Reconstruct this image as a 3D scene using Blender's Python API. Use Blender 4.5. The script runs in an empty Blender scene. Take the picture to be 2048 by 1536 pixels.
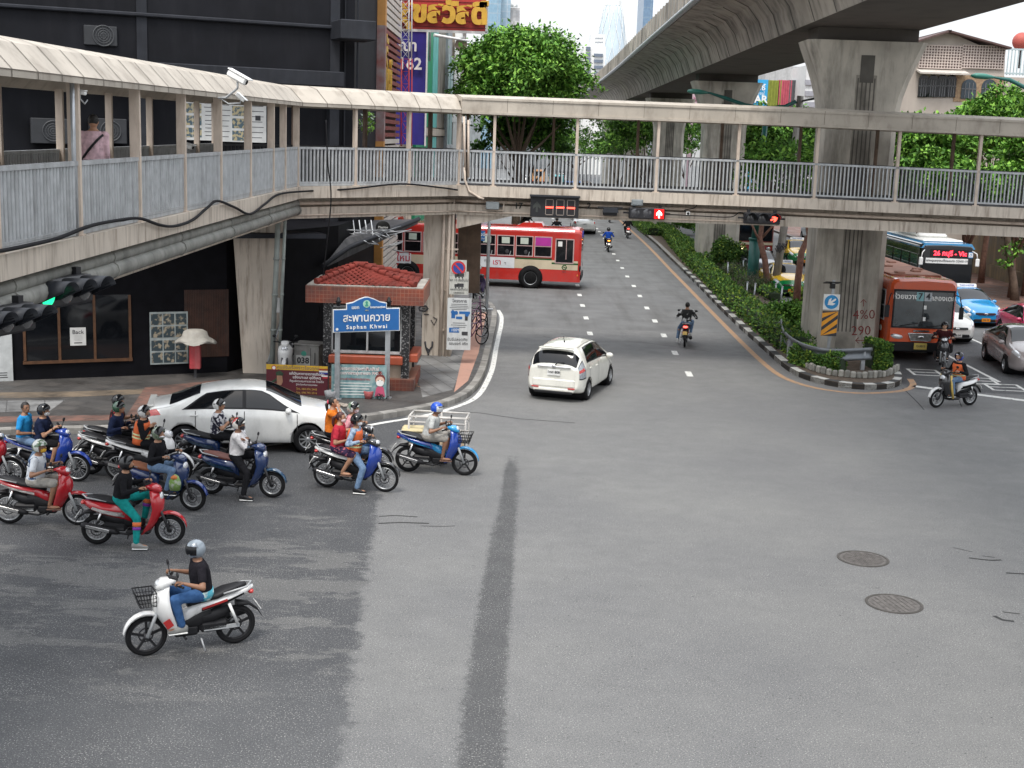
import bpy, bmesh, math, random
import numpy as np
from mathutils import Vector, Matrix
random.seed(7); RNG=np.random.default_rng(7)
sc=bpy.context.scene; COL=sc.collection; R=math.radians
V=Vector
# ---------------- camera ----------------
CF,CH,CT,CR=2620.,7.15,R(10.66),R(1.97)
_f=V((0,math.cos(CT),-math.sin(CT))); _r0=V((1,0,0)); _u0=_r0.cross(_f)
_r=math.cos(CR)*_r0+math.sin(CR)*_u0; _u=math.cos(CR)*_u0-math.sin(CR)*_r0
CAM=V((0,0,CH))
cd=bpy.data.cameras.new('camera'); co=bpy.data.objects.new('camera',cd); COL.objects.link(co)
cd.sensor_width=36; cd.lens=CF/2048*36; cd.clip_end=3000; cd.clip_start=.1
mm=Matrix((_r,_u,-_f)).transposed().to_4x4(); mm.translation=CAM; co.matrix_world=mm
sc.camera=co
# ---------------- world, sun, exposure ----------------
wd=bpy.data.worlds.new('World'); sc.world=wd; wd.use_nodes=True
nt=wd.node_tree; bg=nt.nodes['Background']
sky=nt.nodes.new('ShaderNodeTexSky'); sky.sky_type='NISHITA'; sky.sun_disc=False
SE,SR=R(62),R(200)
sky.sun_elevation=SE; sky.sun_rotation=SR; sky.air_density=1.6; sky.dust_density=4
mx=nt.nodes.new('ShaderNodeMix'); mx.data_type='RGBA'; mx.inputs[0].default_value=.8
tcw=nt.nodes.new('ShaderNodeTexCoord'); nzw=nt.nodes.new('ShaderNodeTexNoise'); nzw.inputs['Scale'].default_value=2.5; nzw.inputs['Detail'].default_value=5
crw=nt.nodes.new('ShaderNodeMix'); crw.data_type='RGBA'; crw.inputs[6].default_value=(8.3,8.7,9.3,1); crw.inputs[7].default_value=(9.9,10.1,10.4,1)
nt.links.new(tcw.outputs['Generated'],nzw.inputs['Vector']); nt.links.new(nzw.outputs['Fac'],crw.inputs[0])
nt.links.new(sky.outputs[0],mx.inputs[6]); nt.links.new(crw.outputs[2],mx.inputs[7])
sx_=nt.nodes.new('ShaderNodeSeparateXYZ'); nt.links.new(tcw.outputs['Generated'],sx_.inputs[0])
mrw=nt.nodes.new('ShaderNodeMapRange'); mrw.inputs[1].default_value=0; mrw.inputs[2].default_value=.9; mrw.inputs[3].default_value=.66; mrw.inputs[4].default_value=1.45; nt.links.new(sx_.outputs[2],mrw.inputs[0])
scw=nt.nodes.new('ShaderNodeVectorMath'); scw.operation='SCALE'; nt.links.new(mx.outputs[2],scw.inputs[0]); nt.links.new(mrw.outputs[0],scw.inputs['Scale'])
nt.links.new(scw.outputs[0],bg.inputs[0]); bg.inputs[1].default_value=.11
sl=bpy.data.lights.new('sun','SUN'); sl.energy=1.5; sl.angle=R(16); sl.color=(1,.96,.9)
so=bpy.data.objects.new('sun',sl); COL.objects.link(so)
sd=V((math.sin(SR)*math.cos(SE),math.cos(SR)*math.cos(SE),math.sin(SE)))
so.rotation_euler=sd.to_track_quat('Z','Y').to_euler()
sc.view_settings.view_transform='Standard'; sc.view_settings.look='None'; sc.view_settings.exposure=0.75; sc.view_settings.gamma=1
sc.cycles.max_bounces=5; sc.cycles.transparent_max_bounces=12
try: sc.cycles.use_denoising=True
except Exception: pass
# ---------------- pixel helpers (photo pixels 2048x1536 -> real points) ----------------
def ray(px,py): return _f*CF+_r*(px-1024)-_u*(py-768)
def G(px,py,z=0.):
    d=ray(px,py); return CAM+d*((z-CH)/d.z)
def PY(px,py,Y):
    d=ray(px,py); return CAM+d*(Y/d.y)
def PP(px,py,p0,n):                                  # onto a vertical plane through p0 with normal n
    d=ray(px,py); n=V(n); return CAM+d*((V(p0)-CAM).dot(n)/d.dot(n))
# ---------------- materials ----------------
_mc={}
def M(name,col,rough=.6,metal=0.,var=.12,scale=3.,bump=0.,streak=0.,emis=0.,coat=0.,col2=None,thr=None,st=(5,5,.35),spec=.5,bscale=60,scol=(.05,.045,.04)):
    if name in _mc: return _mc[name]
    m=bpy.data.materials.new(name); m.use_nodes=True; n=m.node_tree; b=n.nodes['Principled BSDF']; L=n.links.new
    if len(col)==3: col=(*col,1)
    b.inputs['Roughness'].default_value=rough; b.inputs['Metallic'].default_value=metal
    b.inputs['Specular IOR Level'].default_value=spec; b.inputs['Coat Weight'].default_value=coat; b.inputs['Coat Roughness'].default_value=.03
    tc=n.nodes.new('ShaderNodeTexCoord'); nz=n.nodes.new('ShaderNodeTexNoise'); nz.inputs['Scale'].default_value=scale; nz.inputs['Detail'].default_value=6
    L(tc.outputs['Object'],nz.inputs['Vector'])
    mx=n.nodes.new('ShaderNodeMix'); mx.data_type='RGBA'
    if col2 is None: a=[c*(1-var) for c in col[:3]]+[1]; c2=[min(1,c*(1+var)) for c in col[:3]]+[1]
    else: a=col; c2=(*col2,1)
    mx.inputs[6].default_value=a; mx.inputs[7].default_value=c2
    mr=n.nodes.new('ShaderNodeMapRange')
    lo,hi=(.3,.7) if thr is None else thr
    mr.inputs[1].default_value=lo; mr.inputs[2].default_value=hi
    L(nz.outputs['Fac'],mr.inputs[0]); L(mr.outputs[0],mx.inputs[0]); out=mx.outputs[2]
    if streak:
        mp=n.nodes.new('ShaderNodeMapping'); mp.inputs['Scale'].default_value=st; n2=n.nodes.new('ShaderNodeTexNoise'); n2.inputs['Scale'].default_value=1.; n2.inputs['Detail'].default_value=7; n2.inputs['Roughness'].default_value=.65
        L(tc.outputs['Object'],mp.inputs[0]); L(mp.outputs[0],n2.inputs['Vector'])
        r2=n.nodes.new('ShaderNodeMapRange'); r2.inputs[1].default_value=.48; r2.inputs[2].default_value=.72; r2.inputs[4].default_value=streak
        L(n2.outputs['Fac'],r2.inputs[0]); m2=n.nodes.new('ShaderNodeMix'); m2.data_type='RGBA'; m2.inputs[7].default_value=(*scol,1)
        L(r2.outputs[0],m2.inputs[0]); L(out,m2.inputs[6]); out=m2.outputs[2]
    L(out,b.inputs['Base Color'])
    if bump:
        n3=n.nodes.new('ShaderNodeTexNoise'); n3.inputs['Scale'].default_value=bscale; n3.inputs['Detail'].default_value=4; L(tc.outputs['Object'],n3.inputs['Vector'])
        bp=n.nodes.new('ShaderNodeBump'); bp.inputs['Strength'].default_value=bump; bp.inputs['Distance'].default_value=.02
        L(n3.outputs['Fac'],bp.inputs['Height']); L(bp.outputs[0],b.inputs['Normal'])
    if emis: b.inputs['Emission Color'].default_value=col; b.inputs['Emission Strength'].default_value=emis
    _mc[name]=m; return m
def paint(name,col,rough=.18): return M('paint_'+name,col,rough,var=.05,scale=2,coat=.9,streak=.22,st=(3,3,1.5),scol=(.12,.11,.1))
def glossy(name,col): return M('gloss_'+name,col,.25,var=.06,scale=6,coat=.25,streak=.1,st=(4,4,4),scol=(.08,.075,.07))
def cloth(name,col,col2=None,scale=14,thr=None): return M('cloth_'+name,col,.92,var=.22,scale=scale,col2=col2,thr=thr,bump=.8,bscale=14,spec=.12)
# ---------------- mesh builder ----------------
class MB:
    def __init__(s): s.v=[];s.f=[];s.m=[];s.sm=[];s.T=None
    def add(s,vs,fs,m=0,sm=False):
        b=len(s.v)
        if s.T is not None: vs=[tuple(s.T@V(p)) for p in vs]
        s.v+=[tuple(p) for p in vs]; s.f+=[tuple(b+i for i in f) for f in fs]; s.m+=[m]*len(fs); s.sm+=[sm]*len(fs); return s
    def box(s,c,d,m=0,rz=0.,ch=0.,rx=0.,ry=0.):
        hx,hy,hz=d[0]/2,d[1]/2,d[2]/2; Q=Matrix.Rotation(rz,3,'Z')@Matrix.Rotation(ry,3,'Y')@Matrix.Rotation(rx,3,'X') if (rz or rx or ry) else None
        c=V(c)
        if ch<=0:
            p=[V((x*hx,y*hy,z*hz)) for x in(-1,1) for y in(-1,1) for z in(-1,1)]
            f=[(0,1,3,2),(4,6,7,5),(0,4,5,1),(2,3,7,6),(0,2,6,4),(1,5,7,3)]
        else:
            ch=min(ch,hx*.9,hy*.9,hz*.9); p=[];ix={}
            for x in(-1,1):
                for y in(-1,1):
                    for z in(-1,1):
                        for a in range(3):
                            q=[x*(hx-ch*(a!=0)),y*(hy-ch*(a!=1)),z*(hz-ch*(a!=2))]; ix[(x,y,z,a)]=len(p); p.append(V(q))
            f=[]
            for a in range(3):
                b,e=[i for i in range(3) if i!=a]
                for sg in(-1,1):
                    def k(i,j):
                        t=[0,0,0];t[a]=sg;t[b]=i;t[e]=j;return ix[(*t,a)]
                    f.append((k(-1,-1),k(1,-1),k(1,1),k(-1,1)))
            for a in range(3):
                b,e=[i for i in range(3) if i!=a]
                for i in(-1,1):
                    for j in(-1,1):
                        def k2(w,ax):
                            t=[0,0,0];t[a]=w;t[b]=i;t[e]=j;return ix[(*t,ax)]
                        f.append((k2(-1,b),k2(1,b),k2(1,e),k2(-1,e)))
            for x in(-1,1):
                for y in(-1,1):
                    for z in(-1,1): f.append(tuple(ix[(x,y,z,a)] for a in range(3)))
        if Q is not None: p=[Q@q for q in p]
        return s.add([q+c for q in p],f,m)
    def tube(s,pts,r,m=0,n=8,caps=True,sm=True):
        pts=[V(p) for p in pts]; N=len(pts); rs=r if isinstance(r,(list,tuple)) else [r]*N
        vs=[];up=V((0,0,1)); t0=(pts[1]-pts[0]).normalized()
        if abs(t0.z)>.9: up=V((1,0,0))
        a=t0.cross(up).normalized()
        for i,p in enumerate(pts):
            t=(pts[min(i+1,N-1)]-pts[max(i-1,0)])
            if t.length<1e-9: t=t0
            t=t.normalized(); a=(a-t*a.dot(t))
            a=a.normalized() if a.length>1e-6 else t.orthogonal().normalized()
            b=t.cross(a)
            for k in range(n):
                q=2*math.pi*k/n; vs.append(p+(a*math.cos(q)+b*math.sin(q))*rs[i])
        fs=[(i*n+k,i*n+(k+1)%n,(i+1)*n+(k+1)%n,(i+1)*n+k) for i in range(N-1) for k in range(n)]
        s.add(vs,fs,m,sm)
        if caps: s.add([vs[k] for k in range(n)],[tuple(range(n))[::-1]],m); s.add([vs[(N-1)*n+k] for k in range(n)],[tuple(range(n))],m)
        return s
    def rings(s,rg,m=0,caps=True,sm=True,closed=True):
        n=len(rg[0]); vs=[p for r in rg for p in r]; kk=n if closed else n-1
        s.add(vs,[(i*n+k,i*n+(k+1)%n,(i+1)*n+(k+1)%n,(i+1)*n+k) for i in range(len(rg)-1) for k in range(kk)],m,sm)
        if caps and closed: s.add(rg[0],[tuple(range(n))[::-1]],m); s.add(rg[-1],[tuple(range(n))],m)
        return s
    def eloft(s,secs,m=0,n=14,e=2.4,ax='x'):
        # secs: (pos along axis, other-centre, half width y, half height)
        rg=[]
        for (x,zc,ry,rz) in secs:
            r=[]
            for k in range(n):
                q=2*math.pi*(k+.5)/n; c,d=math.cos(q),math.sin(q)
                y=ry*math.copysign(abs(c)**(2/e),c); z=rz*math.copysign(abs(d)**(2/e),d)
                r.append((x,y,zc+z) if ax=='x' else (zc+z,y,x))
            rg.append(r)
        return s.rings(rg,m)
    def ell(s,c,r,m=0,nu=14,nv=9,rot=None,cond=None):
        c=V(c); vs=[];r=(r,r,r) if not isinstance(r,(tuple,list)) else r
        for i in range(nv+1):
            t=math.pi*i/nv
            for k in range(nu):
                p=2*math.pi*k/nu; q=V((r[0]*math.sin(t)*math.cos(p),r[1]*math.sin(t)*math.sin(p),r[2]*math.cos(t)))
                vs.append((rot@q if rot is not None else q)+c)
        fs=[]
        for i in range(nv):
            for k in range(nu):
                if cond and not cond(math.pi*(i+.5)/nv,2*math.pi*(k+.5)/nu): continue
                fs.append((i*nu+k,(i+1)*nu+k,(i+1)*nu+(k+1)%nu,i*nu+(k+1)%nu))
        return s.add(vs,fs,m,True)
    def prism(s,poly,a,b,ax='y',m=0,sm=False):
        # 2D polygon extruded: ax y -> (x,z) pts; ax x -> (y,z); ax z -> (x,y)
        def P(p,t): return {'y':(p[0],t,p[1]),'x':(t,p[0],p[1]),'z':(p[0],p[1],t)}[ax]
        n=len(poly); vs=[P(p,a) for p in poly]+[P(p,b) for p in poly]
        s.add(vs,[tuple(range(n)),tuple(range(2*n-1,n-1,-1))],m); s.add(vs,[(i,(i+1)%n,n+(i+1)%n,n+i) for i in range(n)],m,sm); return s
    def lathe(s,prof,c=(0,0,0),ax='y',m=0,n=24,sm=True,closed=False):
        # prof: (radius, along)
        c=V(c); rg=[]
        for k in range(n):
            q=2*math.pi*k/n
            for (r,t) in prof:
                a,b=r*math.cos(q),r*math.sin(q)
                rg.append(c+V({'y':(a,t,b),'z':(a,b,t),'x':(t,a,b)}[ax]))
        P=len(prof); kk=P if closed else P-1
        return s.add(rg,[(k*P+j,k*P+(j+1)%P,((k+1)%n)*P+(j+1)%P,((k+1)%n)*P+j) for k in range(n) for j in range(kk)],m,sm)
    def quad(s,a,b,c,d,m=0): return s.add([a,b,c,d],[(0,1,2,3)],m)
    def mesh(s,name,mats,norm=True):
        me=bpy.data.meshes.new(name); me.from_pydata(s.v,[],s.f)
        for k in (mats if isinstance(mats,(list,tuple)) else [mats]): me.materials.append(k)
        me.polygons.foreach_set('material_index',s.m); me.polygons.foreach_set('use_smooth',s.sm)
        if norm:
            b=bmesh.new(); b.from_mesh(me); bmesh.ops.remove_doubles(b,verts=b.verts,dist=1e-5); bmesh.ops.recalc_face_normals(b,faces=b.faces); b.to_mesh(me); b.free()
        me.update(); return me
    def build(s,name,mats,parent=None,w=False,norm=True):
        return link(name,s.mesh(name,mats,norm),parent,w)
def link(name,me,parent=None,w=False):
    o=bpy.data.objects.new(name,me); COL.objects.link(o)
    if parent is not None:
        o.parent=parent
        if w: o.matrix_parent_inverse=parent.matrix_basis.inverted()
    return o
def tag(o,label=None,cat=None,group=None,kind=None):
    if label: o['label']=label
    if cat: o['category']=cat
    if group: o['group']=group
    if kind: o['kind']=kind
    return o
def thing(name,label,cat,loc=(0,0,0),rz=0.,group=None,rx=0.):
    o=bpy.data.objects.new(name,None); COL.objects.link(o); o.location=loc; o.rotation_euler=(rx,0,rz); o.empty_display_size=.2
    return tag(o,label,cat,group)
def mod_remesh(o,vox=.014,smooth=3):
    r=o.modifiers.new('r','REMESH'); r.mode='VOXEL'; r.voxel_size=vox; r.use_smooth_shade=True
    q=o.modifiers.new('s','SMOOTH'); q.iterations=smooth; q.factor=.5
def convert(o):
    dg=bpy.context.evaluated_depsgraph_get(); me=bpy.data.meshes.new_from_object(o.evaluated_get(dg)); o.modifiers.clear(); o.data=me; return o
_tc={}
def text(s,size,mat,loc,xd,yd,parent=None,name='lettering',al='CENTER',off=0.,w=True,ext=.004,sx=1.,sp=1.):
    key=(s,size,off,ext,al,sp)
    if key not in _tc:
        c=bpy.data.curves.new('t','FONT'); c.body=s; c.size=size; c.align_x=al; c.align_y='CENTER'; c.extrude=ext; c.offset=off; c.resolution_u=2; c.space_character=sp
        o=bpy.data.objects.new('t',c); COL.objects.link(o); dg=bpy.context.evaluated_depsgraph_get()
        _tc[key]=bpy.data.meshes.new_from_object(o.evaluated_get(dg)); bpy.data.objects.remove(o); bpy.data.curves.remove(c)
    me=_tc[key].copy(); me.materials.clear(); me.materials.append(mat); me.name=name
    xd=V(xd).normalized(); yd=V(yd); yd=(yd-xd*yd.dot(xd)).normalized(); zd=xd.cross(yd)
    m=Matrix((xd*sx,yd,zd)).transposed().to_4x4(); m.translation=V(loc); me.transform(m)
    return link(name,me,parent,w)
X=V((1,0,0));Y=V((0,1,0));Z=V((0,0,1))
# common materials
BLK=M('black_rubber',(.008,.008,.009),.8,var=.2,scale=20,spec=.2); BPL=M('black_plastic',(.013,.013,.015),.5,var=.2,spec=.3)
GLS=M('dark_glass',(.006,.007,.009),.05,var=.3,scale=1,spec=.45); CHR=M('chrome',(.62,.62,.62),.22,1,var=.1,scale=8)
STL=M('galvanised_steel',(.42,.44,.46),.45,.6,var=.15,scale=9,streak=.25); ALU=M('worn_aluminium',(.42,.435,.445),.5,.2,var=.15,scale=5,streak=.4,st=(7,7,.5))
WHT=M('white_paint',(.78,.78,.76),.5,var=.05,streak=.2); DRK=M('dark_steel',(.06,.06,.065),.5,.5,var=.3)
REDL=M('red_lens',(.5,.02,.015),.2,var=.1,coat=1); CLRL=M('clear_lens',(.62,.64,.66),.1,var=.15,scale=25,coat=1,metal=.3); AMB=M('amber_lens',(.7,.25,.02),.2,coat=1)
SKN=M('skin_tan',(.36,.19,.115),.55,var=.12,scale=10); SKN2=M('skin_brown',(.24,.12,.07),.55,var=.12,scale=10); SKNH=M('skin_light',(.5,.3,.2),.55,var=.1,scale=10)
CONC=M('aged_concrete',(.32,.30,.27),.85,var=.22,scale=1.3,streak=.75,bump=.25,st=(3.5,3.5,.22),scol=(.05,.048,.045))
CREAM=M('cream_paint',(.54,.475,.40),.65,var=.12,scale=1.2,streak=.75,bump=.1,st=(8,8,.8),scol=(.13,.085,.055))
TYR=M('tyre_rubber',(.010,.010,.011),.85,var=.25,scale=30,spec=.2)
# ---------------- ground & road ----------------
def node_road():
    m=bpy.data.materials.new('asphalt'); m.use_nodes=True; n=m.node_tree; b=n.nodes['Principled BSDF']; L=n.links.new
    tc=n.nodes.new('ShaderNodeTexCoord')
    def noise(sc_,det=5,rg=.5,mp=None):
        z=n.nodes.new('ShaderNodeTexNoise'); z.inputs['Scale'].default_value=sc_; z.inputs['Detail'].default_value=det; z.inputs['Roughness'].default_value=rg
        if mp:
            q=n.nodes.new('ShaderNodeMapping'); q.inputs['Scale'].default_value=mp; q.inputs['Rotation'].default_value=(0,0,R(8)); L(tc.outputs['Object'],q.inputs[0]); L(q.outputs[0],z.inputs['Vector'])
        else: L(tc.outputs['Object'],z.inputs['Vector'])
        return z.outputs['Fac']
    def mapr(v,a,b_,c=0.,d=1.):
        r=n.nodes.new('ShaderNodeMapRange'); r.inputs[1].default_value=a; r.inputs[2].default_value=b_; r.inputs[3].default_value=c; r.inputs[4].default_value=d; L(v,r.inputs[0]); return r.outputs[0]
    def math_(op,a,b_):
        q=n.nodes.new('ShaderNodeMath'); q.operation=op
        for i,t in enumerate((a,b_)):
            if isinstance(t,(int,float)): q.inputs[i].default_value=t
            else: L(t,q.inputs[i])
        return q.outputs[0]
    def mix(f,a,b_):
        q=n.nodes.new('ShaderNodeMix'); q.data_type='RGBA'
        for i,t in ((0,f),(6,a),(7,b_)):
            if isinstance(t,tuple): q.inputs[i].default_value=(*t,1)
            elif isinstance(t,float): q.inputs[i].default_value=t
            else: L(t,q.inputs[i])
        return q.outputs[2]
    def attr(nm):
        a=n.nodes.new('ShaderNodeAttribute'); a.attribute_name=nm; return a.outputs['Fac']
    big=noise(.22,6); mid=noise(1.6,8,.6); fine=noise(38,4,.7); grain=noise(110,2,.5)
    c=mix(mapr(big,.35,.65),(.136,.137,.138),(.170,.170,.166))
    c=mix(mapr(mid,.4,.75,0.,.35),c,(.118,.12,.122))
    # fresher dark layer with ragged rim
    d=attr('dark'); rag=mapr(noise(2.6,9,.65),.2,.8,-.2,.2); rag2=mapr(noise(9,6,.7),.2,.8,-.11,.11)
    dk=mapr(math_('ADD',math_('ADD',d,rag),rag2),-.07,.08)
    worn=mapr(math_('ADD',noise(1.,10,.75,(.42,1.15,1)),math_('MULTIPLY',attr('worn'),.13)),.60,.635)
    darkc=mix(mapr(mid,.35,.7),(.052,.054,.058),(.072,.074,.078))
    darkc=mix(math_('MULTIPLY',worn,.62),darkc,(.135,.134,.13))
    darkc=mix(math_('MULTIPLY',attr('pale'),mapr(noise(.7,7,.7),.35,.6,.35,1.)),darkc,(.086,.088,.091))
    c=mix(dk,c,darkc)
    # old stained band and smaller stains
    s_=attr('stain'); c=mix(mapr(math_('ADD',s_,mapr(noise(9,8,.75),.2,.8,-.35,.35)),.40,.66,0.,.85),c,(.056,.057,.059))
    blot=mapr(noise(1.,9,.75,(.6,1.5,1)),.655,.70,0.,.6); c=mix(blot,c,(.055,.055,.055))
    # aggregate: pale chips and dark pits
    chip=noise(46,3,.5); sp=mapr(math_('ADD',chip,math_('MULTIPLY',noise(1.1,5,.6),.12)),.665,.71,0.,.6); c=mix(sp,c,(.42,.41,.39)); pit=mapr(math_('ADD',noise(19,3,.6),math_('MULTIPLY',noise(.9,5,.6),.14)),.415,.37,0.,.8); c=mix(pit,c,(.03,.03,.03))
    g=math_('MULTIPLY',mapr(grain,.3,.7,.66,1.34),mapr(noise(48,3,.6),.34,.66,.70,1.30)); q=n.nodes.new('ShaderNodeVectorMath'); q.operation='SCALE'; L(c,q.inputs[0]); L(g,q.inputs['Scale']); L(q.outputs[0],b.inputs['Base Color'])
    b.inputs['Roughness'].default_value=.78; L(mapr(mid,.3,.7,.6,.86),b.inputs['Roughness']); b.inputs['Specular IOR Level'].default_value=.35
    bp=n.nodes.new('ShaderNodeBump'); bp.inputs['Strength'].default_value=.35; bp.inputs['Distance'].default_value=.012; L(fine,bp.inputs['Height']); L(bp.outputs[0],b.inputs['Normal'])
    return m
RD=node_road()
def sdist(px,py,poly):                      # signed distance, positive inside
    P=np.array(poly); d=np.full(px.shape,1e9); ins=np.zeros(px.shape,bool)
    for i in range(len(P)):
        a,b=P[i],P[(i+1)%len(P)]; e=b-a; t=np.clip(((px-a[0])*e[0]+(py-a[1])*e[1])/(e@e),0,1)
        d=np.minimum(d,np.hypot(px-a[0]-t*e[0],py-a[1]-t*e[1]))
        c=((a[1]>py)!=(b[1]>py))&(px<(b[0]-a[0])*(py-a[1])/(b[1]-a[1]+1e-12)+a[0]); ins^=c
    return np.where(ins,d,-d)
def grid(x0,x1,y0,y1,st):
    xs=np.arange(x0,x1+1e-6,st); ys=np.arange(y0,y1+1e-6,st); xx,yy=np.meshgrid(xs,ys); nx=len(xs); ny=len(ys)
    v=np.stack([xx.ravel(),yy.ravel(),np.zeros(xx.size)],1); i=np.arange(nx-1)[None,:]+nx*np.arange(ny-1)[:,None]
    f=np.stack([i,i+1,i+nx+1,i+nx],-1).reshape(-1,4); return v,f
def g2(px,py): p=G(px,py); return (p.x,p.y)
v,f=grid(-16,26,10,50,.25)
me=bpy.data.meshes.new('road'); me.from_pydata(v.tolist(),[],f.tolist()); me.materials.append(RD)
px,py=v[:,0],v[:,1]
dp=[g2(*p) for p in [(668,1560),(690,1480),(712,1300),(728,1180),(748,1060),(760,985),(775,940),(785,890),(840,858)]]+[(-3,34),(-3,60),(-60,60),(-60,5),(-2,5)]
dk=sdist(px,py,dp)
dark2=sdist(px,py,[(12.2,39.4),(24,38.3),(24,120),(12.6,120)]); dk=np.maximum(dk,dark2)
cl=np.array([g2(960,1560),g2(968,1400),g2(985,1250),g2(1003,1100),g2(1018,1000),g2(1030,900)])
xc=np.interp(py,cl[:,1],cl[:,0],left=cl[0,0],right=cl[-1,0]); wv=np.interp(py,[13,20,27,31],[.33,.29,.20,.10])
stn=np.clip(1.25-np.abs(px-xc)/wv*.85,0,1)*np.clip((32-py)/4,0,1)*1.0
for (a,b,c,d,e) in [(2.2,44,.9,9,.5),(4.2,46,.7,10,.4),(7,36,.8,5,.35),(8.2,47,.5,8,.45)]: stn=np.maximum(stn,e*np.exp(-((px-a)/c)**2-((py-b)/d)**2))
wr=np.clip(1-np.abs(py-20)/7,0,1)-np.clip((px+3.2)/1.2,0,1)*.6-np.clip((py-25)/3,0,1)
for nm,a in (('dark',np.clip(dk,-1.5,1.5)),('stain',stn),('worn',wr),('pale',np.clip((17.3-py+.12*px)/1.6,0,1))):
    at=me.attributes.new(nm,'FLOAT','POINT'); at.data.foreach_set('value',a.astype(np.float32))
road=link('road',me); tag(road,kind='structure')
# far road, sheets around the detailed one
FR=M('far_asphalt',(.14,.142,.142),.8,var=.18,scale=.8,bump=.2,streak=.5,st=(1.2,.12,1))
mb=MB()
for (a,b,c,d) in [(-16,50,26,420),(-70,-20,-16,420),(26,-20,70,420),(-16,-20,26,10)]: mb.quad((a,b,0),(c,b,0),(c,d,0),(a,d,0))
tag(mb.build('outer_road',FR),kind='structure')
mb=MB(); mb.quad((-900,-400,-.03),(900,-400,-.03),(900,2500,-.03),(-900,2500,-.03)); tag(mb.build('ground',M('city_ground',(.2,.2,.19),.9,scale=.05)),kind='structure')
# ---------------- markings ----------------
PW=M('road_paint_white',(.66,.66,.63),.65,col2=(.22,.22,.21),scale=9,thr=(.56,.66)); PYL=M('road_paint_orange',(.44,.26,.14),.7,col2=(.22,.19,.16),scale=7,thr=(.45,.72))
def ribbon(pts,wd,z=.004,mat=PW,name='road_marking',cat=None):
    pts=[V((p[0],p[1],z)) for p in pts]; l=[];r=[]
    for i,p in enumerate(pts):
        t=(pts[min(i+1,len(pts)-1)]-pts[max(i-1,0)]).normalized(); n=V((-t.y,t.x,0)); l.append(p+n*wd/2); r.append(p-n*wd/2)
    mb=MB(); mb.add(l+r,[(i,i+1,len(l)+i+1,len(l)+i) for i in range(len(l)-1)]); o=mb.build(name,mat); tag(o,kind='structure'); return o
def chaikin(p,k=2):
    for _ in range(k):
        q=[p[0]]
        for a,b in zip(p[:-1],p[1:]): q+=[(a[0]*.75+b[0]*.25,a[1]*.75+b[1]*.25),(a[0]*.25+b[0]*.75,a[1]*.25+b[1]*.75)]
        p=q+[p[-1]]
    return p
wl=[(-30,19)]+[g2(*p) for p in [(-60,905),(60,895),(300,905),(560,893),(717,853),(854,832),(932,808),(960,790),(978,756),(986,735),(993,690),(1006,636),(996,620)]]
ribbon(chaikin(wl),.16)
def dash(a,b,wd,name='lane_dash'):
    ribbon([a,b],wd,name=name)
A=[(1377,748),(1349,706),(1327,671),(1309,642),(1293,616),(1279,592),(1267,572),(1254,553),(1244,536),(1235,521),(1227,508)]
for p in A: q=g2(*p); dash((q[0],q[1]-.45),(q[0]+.03,q[1]+.45),.2)
for k in range(14): yy=90+k*3.6; dash((6.45+.02*k,yy),(6.45+.02*k,yy+1.),.2)
for p in [(1180,667),(1172,636),(1165,611),(1159,590),(1155,571)]: q=g2(*p); dash((q[0],q[1]-.45),(q[0],q[1]+.45),.2)
for k in range(16): yy=69+k*4.2; dash((3.05+.012*k,yy),(3.05+.012*k,yy+1.),.2)
yl=[(9.9,200),(9.35,120)]+[g2(*p) for p in [(1270,468),(1300,496),(1348,547),(1362,561),(1419,620),(1485,687),(1530,730),(1567,757),(1621,775),(1680,784),(1724,787),(1780,785),(1815,780),(1829,770),(1820,758)]]
ribbon(chaikin(yl),.2,mat=PYL)
# stop line and box markings on the far carriageway
ribbon([g2(1826,772),g2(1905,783),g2(2048,801),g2(2300,830)],.3)
def frame(c,w,h,rz=0,name='box_marking'):
    mb=MB(); t=.1
    for (x,y,a,b) in [(0,h/2,w,t),(0,-h/2,w,t),(-w/2,0,t,h+t),(w/2,0,t,h+t),(0,0,w,t)]:
        q=[V((x+i*a/2,y+j*b/2,0)) for i,j in((-1,-1),(1,-1),(1,1),(-1,1))]; Q=Matrix.Rotation(rz,3,'Z'); q=[Q@p+V((c[0],c[1],.0045+.0006*(a==t))) for p in q]; mb.quad(*q)
    tag(mb.build(name,PW),kind='structure')
for p in [(1850,745),(1960,762)]: frame(g2(*p),.9,1.1,R(-4))
frame(g2(2010,775),1.0,1.1,R(-4))
ribbon([(15.55,41.2),(15.6,60)],.13); ribbon([(17.9,41.2),(18.0,90)],.13)
ribbon([g2(1805,776),g2(1822,792),g2(1838,808),g2(1848,820)],.035,.0035,M('crack',(.03,.03,.03),.9)); ribbon([g2(1085,672),g2(1100,676),g2(1190,684),g2(1280,684),g2(1420,703)],.03,.0035,_mc['crack'])
ribbon([g2(905,822),g2(960,826),g2(1040,838),g2(1150,846)],.04,.0035,_mc['crack'])
for k,(pp,w_) in enumerate([([(1938,1116),(1962,1119),(1985,1121),(2003,1120)],.06),([(1965,1112),(1990,1115)],.03),([(2012,1146),(2048,1148),(2090,1146)],.06),([(1988,1232),(2005,1240),(2028,1243)],.07),([(2005,1224),(2040,1228)],.03),([(758,1033),(790,1031),(835,1034)],.045),([(757,1047),(800,1045),(858,1047)],.06),([(1905,1095),(1945,1104)],.02),([(842,1052),(880,1053),(910,1052)],.03)]): ribbon([g2(*p) for p in pp],w_,.003,_mc['crack'],'road_scar')
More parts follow.
